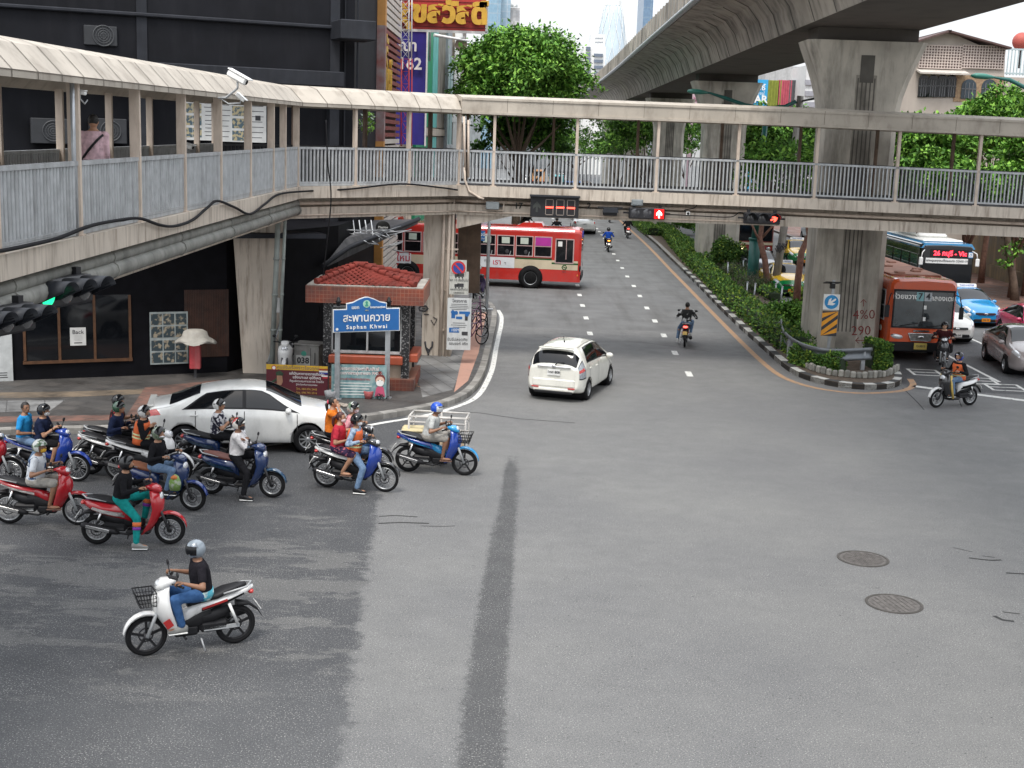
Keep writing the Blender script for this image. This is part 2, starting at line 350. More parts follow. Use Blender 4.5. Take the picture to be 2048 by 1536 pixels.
# ---------------- manholes ----------------
IRON=M('cast_iron',(.135,.125,.118),.75,.3,var=.35,scale=12,bump=.4); RIM=M('manhole_rim',(.06,.055,.05),.8,var=.3)
for i,(p,lb) in enumerate([((1726,1118),'round iron manhole cover with square studs, the farther of two in the road'),((1788,1208),'round iron manhole cover with striped ribs, the nearer of two in the road')]):
    c=G(*p); t=thing('manhole_cover',lb,'manhole cover',c,R(12),'manhole covers in the open junction'); r=.41
    mb=MB(); mb.lathe([(r+.045,.0),(r+.045,.012),(r,.012),(r,.006)],ax='z',n=40); mb.build('rim',RIM,t)
    mb=MB(); mb.lathe([(0,.008),(r-.005,.008)],ax='z',n=40)
    for a in range(-9,10):
        for b in range(-9,10):
            x,y=a*.043,b*.043
            if math.hypot(x,y)<r-.05 and (i==0 or a%2==0): mb.box((x,y,.011),(.024,.024 if i==0 else .036,.007))
    mb.build('cover',IRON,t)
# ---------------- pavements ----------------
def paver(name,c1,c2,mort,bw,bh,rz=0,ms=.012,off=.5):
    m=bpy.data.materials.new(name); m.use_nodes=True; n=m.node_tree; b=n.nodes['Principled BSDF']; L=n.links.new
    tc=n.nodes.new('ShaderNodeTexCoord'); mp=n.nodes.new('ShaderNodeMapping'); mp.inputs['Rotation'].default_value=(0,0,rz); L(tc.outputs['Object'],mp.inputs[0])
    k=n.nodes.new('ShaderNodeTexBrick'); L(mp.outputs[0],k.inputs['Vector']); k.inputs['Color1'].default_value=(*c1,1); k.inputs['Color2'].default_value=(*c2,1); k.inputs['Mortar'].default_value=(*mort,1)
    k.inputs['Scale'].default_value=1; k.inputs['Brick Width'].default_value=bw; k.inputs['Row Height'].default_value=bh; k.inputs['Mortar Size'].default_value=ms; k.offset=off
    nz=n.nodes.new('ShaderNodeTexNoise'); nz.inputs['Scale'].default_value=1.1; nz.inputs['Detail'].default_value=8; nz.inputs['Roughness'].default_value=.65; L(tc.outputs['Object'],nz.inputs['Vector'])
    r=n.nodes.new('ShaderNodeMapRange'); r.inputs[1].default_value=.42; r.inputs[2].default_value=.68; r.inputs[4].default_value=.8; L(nz.outputs['Fac'],r.inputs[0])
    q=n.nodes.new('ShaderNodeMix'); q.data_type='RGBA'; q.inputs[7].default_value=(.045,.043,.042,1); L(r.outputs[0],q.inputs[0]); L(k.outputs['Color'],q.inputs[6]); L(q.outputs[2],b.inputs['Base Color'])
    r3=n.nodes.new('ShaderNodeMapRange'); r3.inputs[1].default_value=.4; r3.inputs[2].default_value=.65; r3.inputs[3].default_value=.8; r3.inputs[4].default_value=.35; L(nz.outputs['Fac'],r3.inputs[0]); L(r3.outputs[0],b.inputs['Roughness'])
    bp=n.nodes.new('ShaderNodeBump'); bp.inputs['Strength'].default_value=.5; bp.inputs['Distance'].default_value=.01; L(k.outputs['Fac'],bp.inputs['Height']); bp.invert=True; L(bp.outputs[0],b.inputs['Normal'])
    return m
PV1=paver('paving_dark',(.085,.078,.072),(.06,.057,.054),(.05,.05,.05),.5,.5,R(25)); PV2=paver('paving_red',(.20,.10,.075),(.16,.09,.07),(.1,.08,.07),.4,.4,R(25)); PV3=paver('paving_grey',(.24,.24,.235),(.19,.19,.19),(.08,.08,.08),.9,.45,R(70))
PV4=M('paving_pink',(.44,.25,.19),.8,var=.15,scale=2,streak=.3,st=(2,2,2)); PVY=paver('paving_tan',(.19,.145,.10),(.16,.125,.09),(.12,.1,.08),.6,.6,R(25))
KB=M('kerb_concrete',(.27,.26,.24),.85,var=.25,scale=2.5,bump=.3,streak=.5,st=(2,2,6)); KBB=M('kerb_black',(.045,.045,.045),.8,var=.3); KBW=M('kerb_white',(.52,.52,.49),.75,col2=(.26,.25,.24),scale=5,thr=(.5,.7))
def slab(name,poly,z0,z1,mat):
    mb=MB(); mb.prism(poly,z0,z1,'z'); o=mb.build(name,mat); tag(o,kind='structure'); return o
def kerb(name,pts,wd,z1,mats,seg=None,kind='structure'):
    pts=[V((*p,0)) for p in pts]; mb=MB(); n=len(pts); L_=[];Rr=[]
    for i,p in enumerate(pts):
        t=(pts[min(i+1,n-1)]-pts[max(i-1,0)]).normalized(); q=V((-t.y,t.x,0)); L_.append(p+q*wd); Rr.append(p)
    for i in range(n-1):
        a,b,c,d=Rr[i],Rr[i+1],L_[i+1],L_[i]; zz=V((0,0,z1)); m=seg(i) if seg else 0; h=V((0,0,z1-.02)); e=.02
        ai=a+(d-a).normalized()*e; bi=b+(c-b).normalized()*e
        mb.quad(a,b,b+h,a+h,m); mb.quad(a+h,b+h,bi+zz,ai+zz,m); mb.quad(ai+zz,bi+zz,c+zz,d+zz,m); mb.quad(d,c,c+zz,d+zz,m)
    o=mb.build(name,mats); tag(o,kind=kind); return o
def resample(pts,st):
    out=[pts[0]];
    for a,b in zip(pts[:-1],pts[1:]):
        L_=math.dist(a,b); k=max(1,round(L_/st))
        for i in range(1,k+1): out.append((a[0]+(b[0]-a[0])*i/k,a[1]+(b[1]-a[1])*i/k))
    return out
lk=[(-30,22)]+[g2(*p) for p in [(-60,880),(0,871),(140,868),(300,866),(560,858),(725,845),(834,828),(905,812),(950,788),(972,750),(983,700),(996,640),(990,616),(972,606)]]
lk=chaikin(lk,2)
kerb('pavement_kerb',resample(lk,1.2),.22,.16,[KB,M('kerb_joint',(.2,.19,.175),.85,var=.3)],lambda i:i%2)
slab('left_pavement',[(x-.0,y+.06) for x,y in lk]+[(-4,57.5),(-30,57)],0.,.155,PV1)
def gz(px,py,z=.155): p=G(px,py,z); return (p.x,p.y)
def sheet(name,poly,z,mat): mb=MB(); mb.add([(x,y,z) for x,y in poly],[tuple(range(len(poly)))]); o=mb.build(name,mat); tag(o,kind='structure')
sheet('paving_red_strip',[gz(-40,846),gz(150,842),gz(300,838),gz(330,828),gz(160,831),gz(-40,834)],.159,PV2)
sheet('paving_tan_strip',[gz(-40,797),gz(150,794),gz(330,786),gz(330,777),gz(150,783),gz(-40,786)],.159,PVY)
sheet('paving_red_patch',[gz(250,835),gz(420,830),gz(440,760),gz(290,775)],.160,PV2)
sheet('paving_grey_patch',[gz(-40,826),gz(100,822),gz(130,800),gz(-40,802)],.159,PV3)
sheet('paving_slabs',[gz(845,795),gz(905,780),gz(935,712),gz(944,650),gz(880,650),gz(830,735)],.159,PV3)
sheet('paving_pink_strip',[gz(908,785),gz(936,762),gz(957,706),gz(968,650),gz(972,625),gz(950,625),gz(945,655),gz(925,712)],.161,PV4)
# far-left pavement beyond the side street
fk=[(.35,230),(.55,130),(.5,100),(.35,80),(.1,73.5),(-1.2,71.5),(-30,71)]
kerb('far_pavement_kerb',resample(fk,1.5)[::-1],.2,.16,[KB,_mc['kerb_joint']],lambda i:i%2)
slab('far_left_pavement',fk+[(-30,230)],0.,.155,PV3)
# right pavement
rk=[(30,49),(24.5,52.5),(22.3,57.2),(21.9,64),(21.9,95),(21.5,160)]
kerb('right_pavement_kerb',resample(rk,1.5),-.2,.16,[KB,_mc['kerb_joint']],lambda i:i%2)
slab('right_pavement',rk+[(60,160),(60,49)],0.,.155,PV2)
# ---------------- median ----------------
mk=[(9.75,230),(9.7,130)]+[g2(*p) for p in [(1300,478),(1348,526),(1400,577),(1440,620),(1485,663),(1530,703),(1567,737),(1600,757),(1656,772),(1710,779),(1760,780),(1795,775),(1806,764),(1800,752)]]+[(12.65,42.6),(12.6,50),(12.4,58),(12.3,80),(12.3,230)]
mk=chaikin(mk,2); rk2=resample(mk,.55)
kerb('median_kerb',rk2,.24,.17,[KB,KBB,KBW],lambda i:(1+(i//2)%2) if rk2[i][1]<75 else 0)
SOIL=M('median_soil',(.10,.075,.055),.95,var=.3,scale=6,bump=.6,bscale=20); slab('median_bed',mk,0.,.16,SOIL)
# ---------------- covered footbridge ----------------
BL=[(-6.70,9.),(-6.19,37.),(-1.89,41.3),(8.,41.4),(27.,41.5)]; BZ=[-.16,0,.03,.0,-.22]
def offp(pts,o):
    out=[];n=len(pts)
    for i in range(n):
        a=V((*pts[max(i-1,0)],0)); b=V((*pts[i],0)); c=V((*pts[min(i+1,n-1)],0))
        t1=(b-a).normalized() if i>0 else (c-b).normalized(); t2=(c-b).normalized() if i<n-1 else t1
        n1=V((-t1.y,t1.x,0)); n2=V((-t2.y,t2.x,0)); m=(n1+n2).normalized(); out.append(b+m*(o/max(.3,m.dot(n1))))
    return out
def sweep(mb,prof,pts=BL,dz=BZ,m=0,rng=None):
    cols=[offp(pts,o) for o,z in prof]; k=len(prof); idx=range(len(pts)) if rng is None else rng
    rg=[[cols[j][i]+V((0,0,prof[j][1]+dz[i])) for j in range(k)] for i in idx]; mb.rings(rg,m,sm=False); return mb
BC=V((-3,38,0)); br=thing('covered_footbridge','cream covered footbridge bending across the junction with barred railings','footbridge',BC)
ROOF=M('roof_panels',(.43,.385,.325),.65,var=.14,scale=.9,streak=.65,st=(2.6,2.6,1.2),scol=(.20,.165,.13)); SEAM=M('roof_seam',(.13,.11,.09),.8)
mb=MB(); sweep(mb,[(-.14,7.80),(-.14,7.90),(.22,8.27),(.5,8.37),(2.1,8.37),(2.38,8.27),(2.74,7.90),(2.74,7.8),(2.68,7.8),(2.34,8.18),(.26,8.18),(-.08,7.8)],rng=range(0,3)); sweep(mb,[(-.15,7.79),(-.15,7.86),(-.11,7.86),(-.11,8.21),(-.14,8.21),(-.14,8.28),(.25,8.37),(2.35,8.37),(2.74,8.25),(2.74,7.8),(2.68,7.8),(2.64,8.18),(-.02,8.18),(-.06,7.79)],rng=range(2,5))
N=[V((*p,z)) for p,z in zip(BL,BZ)]
def bpt(seg,t,o,z):
    a=offp(BL,o); p=a[seg].lerp(a[seg+1],t); p.z=z+BZ[seg]*(1-t)+BZ[seg+1]*t; return p
for sg in range(4):
    Ls=(N[sg+1]-N[sg]).length; k=int(Ls/.85) if sg<2 else int(Ls/1.35)
    for i in range(k+1):
        t=i/k
        for (o1,z1,o2,z2) in ([(-.146,7.80,-.146,7.905),(-.146,7.905,.216,8.277),(.216,8.277,.5,8.375)] if sg<2 else [(-.116,7.865,-.116,8.205),(-.145,8.215,-.145,8.28)]):
            d=(.012 if sg<2 else .006)/Ls; mb.quad(bpt(sg,max(t-d,0),o1,z1),bpt(sg,min(t+d,1),o1,z1),bpt(sg,min(t+d,1),o2,z2),bpt(sg,max(t-d,0),o2,z2),1)
    if sg<2: mb.quad(bpt(sg,0,-.147,7.885),bpt(sg,1,-.147,7.885),bpt(sg,1,-.147,7.9),bpt(sg,0,-.147,7.9),1)
mb.build('roof',[ROOF,SEAM],br,w=True)
mb=MB(); sweep(mb,[(-.12,5.60),(-.12,5.27),(2.72,5.27),(2.72,5.60)]); mb.build('deck',CREAM,br,w=True)
mb=MB(); sweep(mb,[(.62,5.268),(.62,5.02),(.22,5.0),(.22,4.68),(2.3,4.68),(2.3,5.268)])
mb.prism([(-1.93,4.72),(-.15,4.72),(-1.93,4.25)],41.62,43.2,'y'); mb.build('girder',CREAM,br,w=True)
POST=M('post_cream',(.56,.47,.39),.6,var=.1,streak=.4,st=(8,8,1.5),scol=(.2,.12,.08)); RUST=M('post_rusty',(.16,.11,.08),.8,var=.4,streak=.6)
RL=ALU; 
def p_on(px,py=300):                                  # photo column -> place along near edge
    for sg in (0,1,2,3):
        a,b=N[sg],N[sg+1]; d=(b-a); nn=V((-d.y,d.x,0)); q=PP(px,py,a,nn); t=(q-a).dot(d)/d.dot(d)
        if -1e-3<=t<=1.001 and ray(px,py).dot(q-CAM)>0: return sg,t
px_posts=[150,272,364,437,497,543,567,593,709,816,916,990,1155,1317,1478,1640,1803,1966]
st=[p_on(x) for x in px_posts]; st=[(0,0.0),(0,.16),(0,.268)]+st+[(3,.55),(3,.70),(3,.85),(3,1.)]
wid=.085
for k,(sg,t) in enumerate(st):
    d=(N[sg+1]-N[sg]).normalized(); rz=math.atan2(d.y,d.x); p=bpt(sg,t,.02,0); q=bpt(sg,t,2.55,0)
    mb=MB(); h=2.28; mb.box((p.x,p.y,5.56+p.z+h/2),(wid,.17 if sg==0 else .13,h),0,rz); mb.box((p.x,p.y,5.61+p.z),(.2,.2,.03),0,rz)
    if k==3: mb.tube([(p.x+.03,p.y-.13,5.5),(p.x+.03,p.y-.13,7.85)],.035,1)
    mb.build('post',[POST,STL],br,w=True)
    mb=MB(); mb.box((q.x,q.y,5.56+q.z+h/2),(wid,.14,h),0,rz); mb.build('post',POST if sg==0 else RUST,br,w=True)
for k in range(len(st)-1):
    (s0,t0),(s1,t1)=st[k],st[k+1]
    for s0,t0,t1 in ([(s0,t0,t1)] if s0==s1 else [(s0,t0,1.),(s1,0.,t1)]):
     if t1-t0<1e-3: continue
     for far in (0,1):
        o=.0 if not far else 2.6; a=bpt(s0,t0,o,0); b=bpt(s0,t1,o,0); L_=(b-a).length; d=(b-a).normalized(); rz=math.atan2(d.y,d.x); mb=MB()
        sl=math.atan2(b.z-a.z,math.hypot(b.x-a.x,b.y-a.y))
        def rail(z,w_,h_,m=0): c=(a+b)/2; mb.box((c.x,c.y,c.z+z),(L_,w_,h_),m,rz,ry=-sl)
        rail(6.66,.09,.065); rail(5.70,.05,.05); rail(5.64,.05,.06,1 if s0>1 else 0)
        sp=.118 if s0>1 else .122; n=max(2,int(L_/sp)); bw=(.040,.03) if s0>1 else (.078,.03)
        for i in range(n):
            p=a.lerp(b,(i+.5)/n)
            if s0>1: mb.box((p.x,p.y,6.165+p.z),(bw[0],bw[1],.93),0,rz)
            else: mb.tube([(p.x,p.y,5.71+p.z),(p.x,p.y,6.64+p.z)],bw[0]/2,0,6,False)
        if s0==0: # solid sheet behind the ribs on the near arm
            c=(a+b)/2+V((-math.sin(rz),math.cos(rz),0))*.03; mb.box((c.x,c.y,c.z+6.17),(L_,.008,.92),1,rz,ry=-sl)
        mb.build('railing',[RL,DRK if s0>0 else M('sheet_grey',(.085,.09,.10),.7,.1,var=.2,streak=.4,st=(4,4,.5))] if not far else [DRK if s0>0 else ALU,DRK],br,w=True)
# columns
mb=MB(); c=V((-7.42,37.9,0))
rg=[[(c.x+sx*w/2,c.y+sy*.45,z) for sx,sy in((-1,-1),(1,-1),(1,1),(-1,1))] for z,w in ((0,.80),(4.69,1.42))]
mb.rings(rg,0,sm=False); mb.build('column',CREAM,br,w=True)
mb=MB(); mb.box((-2.48,42.3,2.345),(.94,1.3,4.69)); mb.build('column',CREAM,br,w=True)
mb=MB(); mb.box((20.6,42.8,2.345),(1.,1.2,4.69)); mb.build('column',CREAM,br,w=True)
mb=MB(); mb.prism([(43.5,2.),(43.9,2.),(43.9,4.9),(43.5,4.9)],-1.95,-1.2,'x'); mb.build('stair_stringer',M('brown_panel',(.12,.08,.055),.8,var=.3,streak=.4),br,w=True)
# pipes & cables on the bridge
PIP=M('conduit_grey',(.20,.20,.18),.7,var=.25,scale=3,streak=.5,st=(6,6,2)); CAB=M('cable_black',(.012,.012,.014),.8,spec=.2)
def along(o,z,r,s0=0,s1=1,mat=PIP,nm='conduit',n=14,t0=0,t1=1):
    mb=MB()
    pts=[]
    for sg in range(s0,s1+1):
        for i in range(n+1): pts.append(bpt(sg,(i/n) if (sg!=s0 or t0==0) else t0+(1-t0)*i/n,o,z))
    mb.tube(pts,r,0,10,sm=True)
    for p in pts[::2]:
        mb.tube([p+V((0,-.03,0)),p+V((0,.03,0))],r*1.12,0,10)
    mb.build(nm,mat,br,w=True)
along(.06,5.13,.11,0,0); along(.02,4.93,.13,0,0); along(.18,4.78,.025,0,2,POST)
along(.30,5.10,.05,1,3,POST)
def cable(name,pts,r,label=None,mat=CAB,parent=None,n=7):
    mb=MB(); pp=[]
    P=[V(p) for p in pts]
    for i in range(len(P)-1):
        a=P[max(i-1,0)];b=P[i];c=P[i+1];d=P[min(i+2,len(P)-1)]
        for k in range(n):
            t=k/n; pp.append(.5*((2*b)+(c-a)*t+(2*a-5*b+4*c-d)*t*t+(3*b-a-3*c+d)*t**3))
    pp.append(P[-1]); mb.tube(pp,r,0,6); o=mb.build(name,mat,parent,w=parent is not None)
    if label: tag(o,label,'cable')
    return o
def nl(px,py,o=-.17):                                 # photo point on the outer face of the bridge edge
    for sg in range(4):
        a=offp(BL,o); d=a[sg+1]-a[sg]; nn=V((-d.y,d.x,0)); q=PP(px,py,a[sg],nn); t=(q-a[sg]).dot(d)/d.dot(d)
        if -.01<=t<=1.01: return q
cable('bridge_cable',[nl(*p) for p in [(-60,510),(0,502),(60,490),(120,475),(180,452),(240,440),(280,437),(320,450),(350,452),(385,440),(415,415),(435,402),(470,415),(500,428),(530,408),(560,388),(620,382),(700,378),(800,368),(880,375),(915,380)]],.028,'thick black cable draped along the outer edge of the near bridge arm')
cable('hanging_wire',[nl(652,240,-.4),nl(656,330,-.5),nl(662,400,-.5),nl(650,520,-.4),nl(636,640,-.1)],.02,'thin black wire hanging down in front of the footbridge bend')
mb=MB()
for (a,b) in [((928,233),(930,340)),((937,240),(937,355))]: mb.tube([nl(*a),nl(*b)],.035,0,8)
mb.tube([nl(929,335),nl(930,360),nl(938,382),nl(958,395),nl(968,398)],.035,0,8); mb.build('conduit',POST,br,w=True)
# junction boxes, numbers on the girder
mb=MB(); p=PY(985,411,41.35); mb.box(p,(.42,.15,.24),0,ch=.02); mb.build('junction_box',M('box_grey',(.18,.2,.21),.6,var=.2),br,w=True)
NB=M('stencil_black',(.03,.03,.03),.8); 
for s_,p in (('17',(1037,412)),('2',(1178,412))): text(s_,.26,NB,PY(*p,41.52),X,Z,br,off=.008)
mb=MB()
for x0 in (558,): 
    for dx,rr in ((0,.075),(14,.045)):
        a=PY(x0+dx,400,36.6); b=PY(x0+dx-16,775,37.2); mb.tube([a,b],rr,0,10)
        for k in range(5): q=a.lerp(b,.12+.19*k); mb.tube([q,q+V((0,0,.06))],rr*1.25,0,10)
mb.build('downpipe',M('pipe_green_grey',(.27,.30,.28),.6,var=.2,streak=.4),br,w=True)
mb=MB()
for x0,rr in ((889,.05),(900,.05),(908,.035)):
    mb.tube([(PY(x0,400,41.55)),(PY(x0-10,725,41.55))],rr,0,8)
for z in (1.,2.3,3.6): mb.box((-2.1,41.6,z),(.5,.04,.05),0)
mb.build('downpipe',POST,br,w=True)
# ---------------- elevated railway viaduct ----------------
vt=thing('railway_viaduct','grey concrete elevated railway viaduct on flared piers above the median','viaduct',(11.6,60,0))
ys=[-8,20,46,78,111,144,177,210,245,280,320]; xc_=[11.0,11.15,11.35,11.7,12.1,12.3,12.1,11.2,9.5,6.5,1.5]
prf=[(-2.0,11.15),(-2.28,11.9),(-2.7,12.45),(-3.3,12.72),(-4.25,12.9),(-4.25,13.25),(-4.35,13.25),(-4.35,14.15),(-4.1,14.15),(-4.1,13.2),(4.1,13.2),(4.1,14.15),(4.35,14.15),(4.35,13.25),(4.25,13.25),(4.25,12.9),(3.3,12.72),(2.7,12.45),(2.28,11.9),(2.0,11.15)]
yy=np.arange(-8,320.1,3.1); xx=np.interp(yy,ys,xc_)
def smoothx(y): return float(np.interp(y,ys,xc_))
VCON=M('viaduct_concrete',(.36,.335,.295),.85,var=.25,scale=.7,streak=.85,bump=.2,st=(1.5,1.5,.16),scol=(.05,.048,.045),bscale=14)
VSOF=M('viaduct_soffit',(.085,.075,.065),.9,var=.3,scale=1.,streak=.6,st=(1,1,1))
pl=[(float(a),float(b)) for a,b in zip(xx,yy)]
def vsweep(prof,m,name,mat,pts=pl):
    mb=MB(); cols=[offp(pts,-o) for o,z in prof]
    mb.rings([[cols[j][i]+V((0,0,prof[j][1])) for j in range(len(prof))] for i in range(len(pts))],0,sm=False); mb.build(name,mat,vt,w=True)
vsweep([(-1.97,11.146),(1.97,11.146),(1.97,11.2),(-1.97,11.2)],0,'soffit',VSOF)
mb=MB(); _c=[offp(pl,-o) for o,z in prf]; mb.rings([[_c[j][i]+V((0,0,prf[j][1])) for j in range(len(prf))] for i in range(len(pl))],0,sm=False)
for i in range(0,len(pl)-1):
    x,y=pl[i]
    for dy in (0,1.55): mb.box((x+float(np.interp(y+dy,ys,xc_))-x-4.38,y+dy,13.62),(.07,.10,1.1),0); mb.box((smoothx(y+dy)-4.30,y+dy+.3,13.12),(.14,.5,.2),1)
m_b=mb; mb=MB(); mb.tube([(smoothx(y)-4.42,y,12.98) for y in np.arange(-6,300,6)],.13,0,8); mb.build('service_pipe',STL,vt,w=True)
mb=m_b                                                # curved segment ribs on the left web
for y in np.arange(-6,200,1.0*3.1):
    x=smoothx(y); o=.015
    pts_=[(x-2.0-o,y,11.15),(x-2.28-o,y,11.9),(x-2.72-o,y,12.46-o),(x-3.3,y,12.72-o)]
    mb.tube(pts_,.013,2,4,False)
mb.build('deck_beam',[VCON,VSOF,M('joint_grey',(.15,.14,.13),.9)],vt,w=True)
PCON=M('pier_concrete',(.44,.41,.355),.85,var=.25,scale=.9,streak=.8,bump=.2,st=(1.8,1.8,.3),scol=(.09,.083,.07),bscale=14); PST=M('pier_stained_panel',(.27,.25,.215),.9,var=.4,scale=1.5,streak=.6,st=(2,2,.3))
for k,y in enumerate([14,46.2,78.5,111,144,177]):
    x=smoothx(y)+.2; rg=[]
    def oct_(w,d,z,c=.22): return [(x-w+c,y-d,z),(x+w-c,y-d,z),(x+w,y-d+c,z),(x+w,y+d-c,z),(x+w-c,y+d,z),(x-w+c,y+d,z),(x-w,y+d-c,z),(x-w,y-d+c,z)]
    for z,w in [(0,1.2),(7.9,1.2),(8.4,1.25),(8.9,1.34),(9.4,1.49),(9.9,1.68),(10.4,1.90),(10.7,2.02),(10.72,2.02)]: rg.append(oct_(w,.98,z))
    mb=MB(); mb.rings(rg,0,sm=False)
    for i in range(5): mb.box((x-.28+i*.14,y-.985,5.2),(.035,.03,8.6),2)
    mb.box((x,y-.975,4.9),(.70,.02,9.4),3); mb.box((x,y-.984,9.8),(.46,.02,.9),2)
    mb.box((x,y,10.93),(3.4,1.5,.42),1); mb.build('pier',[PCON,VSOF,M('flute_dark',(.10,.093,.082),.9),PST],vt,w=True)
# graffiti on near pier
GR=M('red_spray',(.20,.03,.03),.8); yy_=45.20
for s_,p,z_ in (('4%0',(1728,630),.52),('290',(1722,662),.52),('↔',(1722,681),.4),('↑',(1727,607),.4)): text(s_,z_*.9,GR,PY(*p,yy_),X+.06*Z,Z,vt,'graffiti',off=-.004)
# ---------------- buildings, left ----------------
def wallp(a,b): return V((*a,0)),V((*b,0))
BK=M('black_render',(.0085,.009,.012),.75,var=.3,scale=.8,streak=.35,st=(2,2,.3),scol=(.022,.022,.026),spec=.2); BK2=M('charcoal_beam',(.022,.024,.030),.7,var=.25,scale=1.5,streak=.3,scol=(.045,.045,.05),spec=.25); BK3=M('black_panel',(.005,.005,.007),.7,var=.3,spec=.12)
bb=thing('black_corner_building','black painted corner building with ledges and a dark wood shopfront','building',(-12,40,0))
gfa,gfb=V((-14,35.,0)),V((-7.9,37.7,0)); gd=(gfb-gfa).normalized(); gn=V((gd.y,-gd.x,0))
rzb=math.atan2(gd.y,gd.x)
def onw(px,py,off=.0,a=None): return PP(px,py,(a or gfa)+gn*off,gn)
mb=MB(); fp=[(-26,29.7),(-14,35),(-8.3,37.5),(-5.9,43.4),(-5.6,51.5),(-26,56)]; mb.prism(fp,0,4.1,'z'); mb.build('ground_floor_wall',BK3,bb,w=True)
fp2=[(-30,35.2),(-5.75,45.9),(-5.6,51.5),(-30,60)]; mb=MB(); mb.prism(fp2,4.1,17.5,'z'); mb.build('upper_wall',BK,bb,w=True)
ua=V((-16.5,41.1,0)); 
def onu(px,py,off=0.): return PP(px,py,ua+gn*off,gn)
def ledge(p0,p1,h,dep,mat,name='ledge',off=0.):
    a=onu(*p0); b=onu(*p1); z0=(a.z+b.z)/2; c=(a+b)/2+gn*(dep/2); L_=(b-a).length; mb=MB(); mb.box((c.x,c.y,z0-h/2),(L_,dep,h),0,rzb,ch=.03); mb.build(name,mat,bb,w=True)
ledge((-120,110),(676,140),.5,.8,BK2); ledge((-150,-5),(664,56),.12,.5,BK2); ledge((-150,-90),(664,-70),3.2,.35,BK)
mb=MB()
for px in (280,664):
    p=onu(px,60); mb.box((p.x+gn.x*.15,p.y+gn.y*.15,10.8),(.32,.5,13.4),0,rzb)
mb.build('pilaster',BK2,bb,w=True)
mb=MB(); p=onu(705,62,.9); mb.box(p,(1.2,1.4,.62),0,rzb,ch=.03); mb.build('balcony_box',BK2,bb,w=True)
mb=MB(); 
for (x_,z_,l) in [(690,100,3),(715,100,3)]: p=onu(x_,z_,.02); mb.box(p,(.05,.05,9),0,rzb)
mb.build('panel_joint',BK2,bb,w=True)
# canopy over shop and shop window joinery
mb=MB(); a=onw(150,468,.5); b=onw(470,470,.5); mb.box(((a+b)/2),((b-a).length+5,1.1,.12),0,rzb); mb.build('canopy',BK2,bb,w=True)
WD=M('shop_frame_wood',(.10,.045,.02),.5,var=.3,scale=8); 
mb=MB()
for (x0,y0,x1,y1) in [(48,590,52,722),(118,590,122,722),(189,590,193,722),(260,590,264,722)]:
    a=onw(x0,y0,.03); b=onw(x0,y1,.03); mb.box((a+b)/2,(.07,.06,abs(a.z-b.z)),0,rzb)
a=onw(46,722,.03); b=onw(265,722,.03); mb.box((a+b)/2,((b-a).length,.07,.08),0,rzb); mb.build('window_frame',WD,bb,w=True)
mb=MB(); a=onw(50,592,.012); b=onw(262,720,.012); c=(a+b)/2; mb.box(c,((b-a).xy.length,.02,abs(a.z-b.z)),0,rzb); mb.build('window',GLS,bb,w=True)
SW=M('slat_wood',(.045,.017,.010),.6,var=.35,scale=5,streak=.4,st=(20,20,1)); mb=MB()
a=onw(368,580,.02); b=onw(458,712,.02); n=26
for i in range(n): p=a.lerp(b,(i+.5)/n); mb.box((p.x,p.y,(a.z+b.z)/2),((b-a).xy.length/n*.8,.04,abs(a.z-b.z)),0,rzb)
mb.build('slatted_door',SW,bb,w=True)
WHP=M('poster_white',(.66,.66,.64),.6); PIC=M('poster_picture',(.08,.13,.16),.5,col2=(.5,.42,.25),scale=9,thr=(.45,.55)); PIC2=M('poster_picture_dark',(.03,.05,.06),.5,col2=(.35,.3,.22),scale=7,thr=(.5,.6))
def poster(name,label,cat,ctr,w,h,rz,body,items=(),group=None,d=.02):
    """items: (u,v,w,h,mat) in 0..1 board coords, or (text,u,v,size,mat)"""
    t=thing(name,label,cat,ctr,rz,group); mb=MB(); mb.box((0,0,0),(w,d,h)); mb.build('board',body,t)
    bym={}
    for it in items:
        if isinstance(it[0],str):
            if it[0]: text(it[0],it[3],it[4],((it[1]-.5)*w,-d/2-.006,(.5-it[2])*h),X,Z,t,w=False,off=it[5] if len(it)>5 else 0.,ext=.002)
        else: bym.setdefault(it[4].name,(it[4],[]))[1].append(it)
    for nm,(mt,its) in bym.items():
        mb=MB()
        for (u,v_,a,b,_) in its: mb.box(((u-.5)*w,-d/2-.003,(.5-v_)*h),(a*w,.006,b*h))
        mb.build('panel',mt,t)
    return t
INK=M('ink_black',(.04,.04,.045),.7)
def lines(u,v0,v1,n,w,mat,h=.012): return [(u+(RNG.random()-.5)*.03,v0+(v1-v0)*i/max(1,n-1),w*(.7+.3*RNG.random()),h,mat) for i in range(n)]
pg=[(u,v_,.26,.19,PIC) for u in (.17,.44) for v_ in (.13,.37,.61,.85)]
a=onu(398,230,.06); poster('menu_poster','white menu poster with two columns of food photos, left of the wall pair','poster',a,1.12,1.62,rzb,WHP,pg+lines(.8,.1,.5,6,.3,INK)+lines(.8,.6,.9,5,.3,INK))
a=onu(480,235,.06); poster('menu_poster','white menu poster with a centre strip of photos, right of the wall pair','poster',a,1.75,1.6,rzb,WHP,[(.5,v_,.3,.2,PIC) for v_ in(.13,.37,.62,.87)]+lines(.2,.15,.9,8,.25,INK)+lines(.83,.15,.9,8,.25,INK)+[(.84,.5,.1,.1,INK)])
a=onw(338,676,.05); poster('shop_notice','tall picture board of shop photos beside the slatted door','poster',a,1.06,1.5,rzb,M('board_grey',(.32,.36,.36),.5,var=.3,scale=4),[(u,v_,.29,.21,PIC2) for u in (.18,.5,.82) for v_ in (.14,.38)]+[(u,v_,.29,.2,PIC2) for u in (.18,.5,.82) for v_ in (.64,.87)])
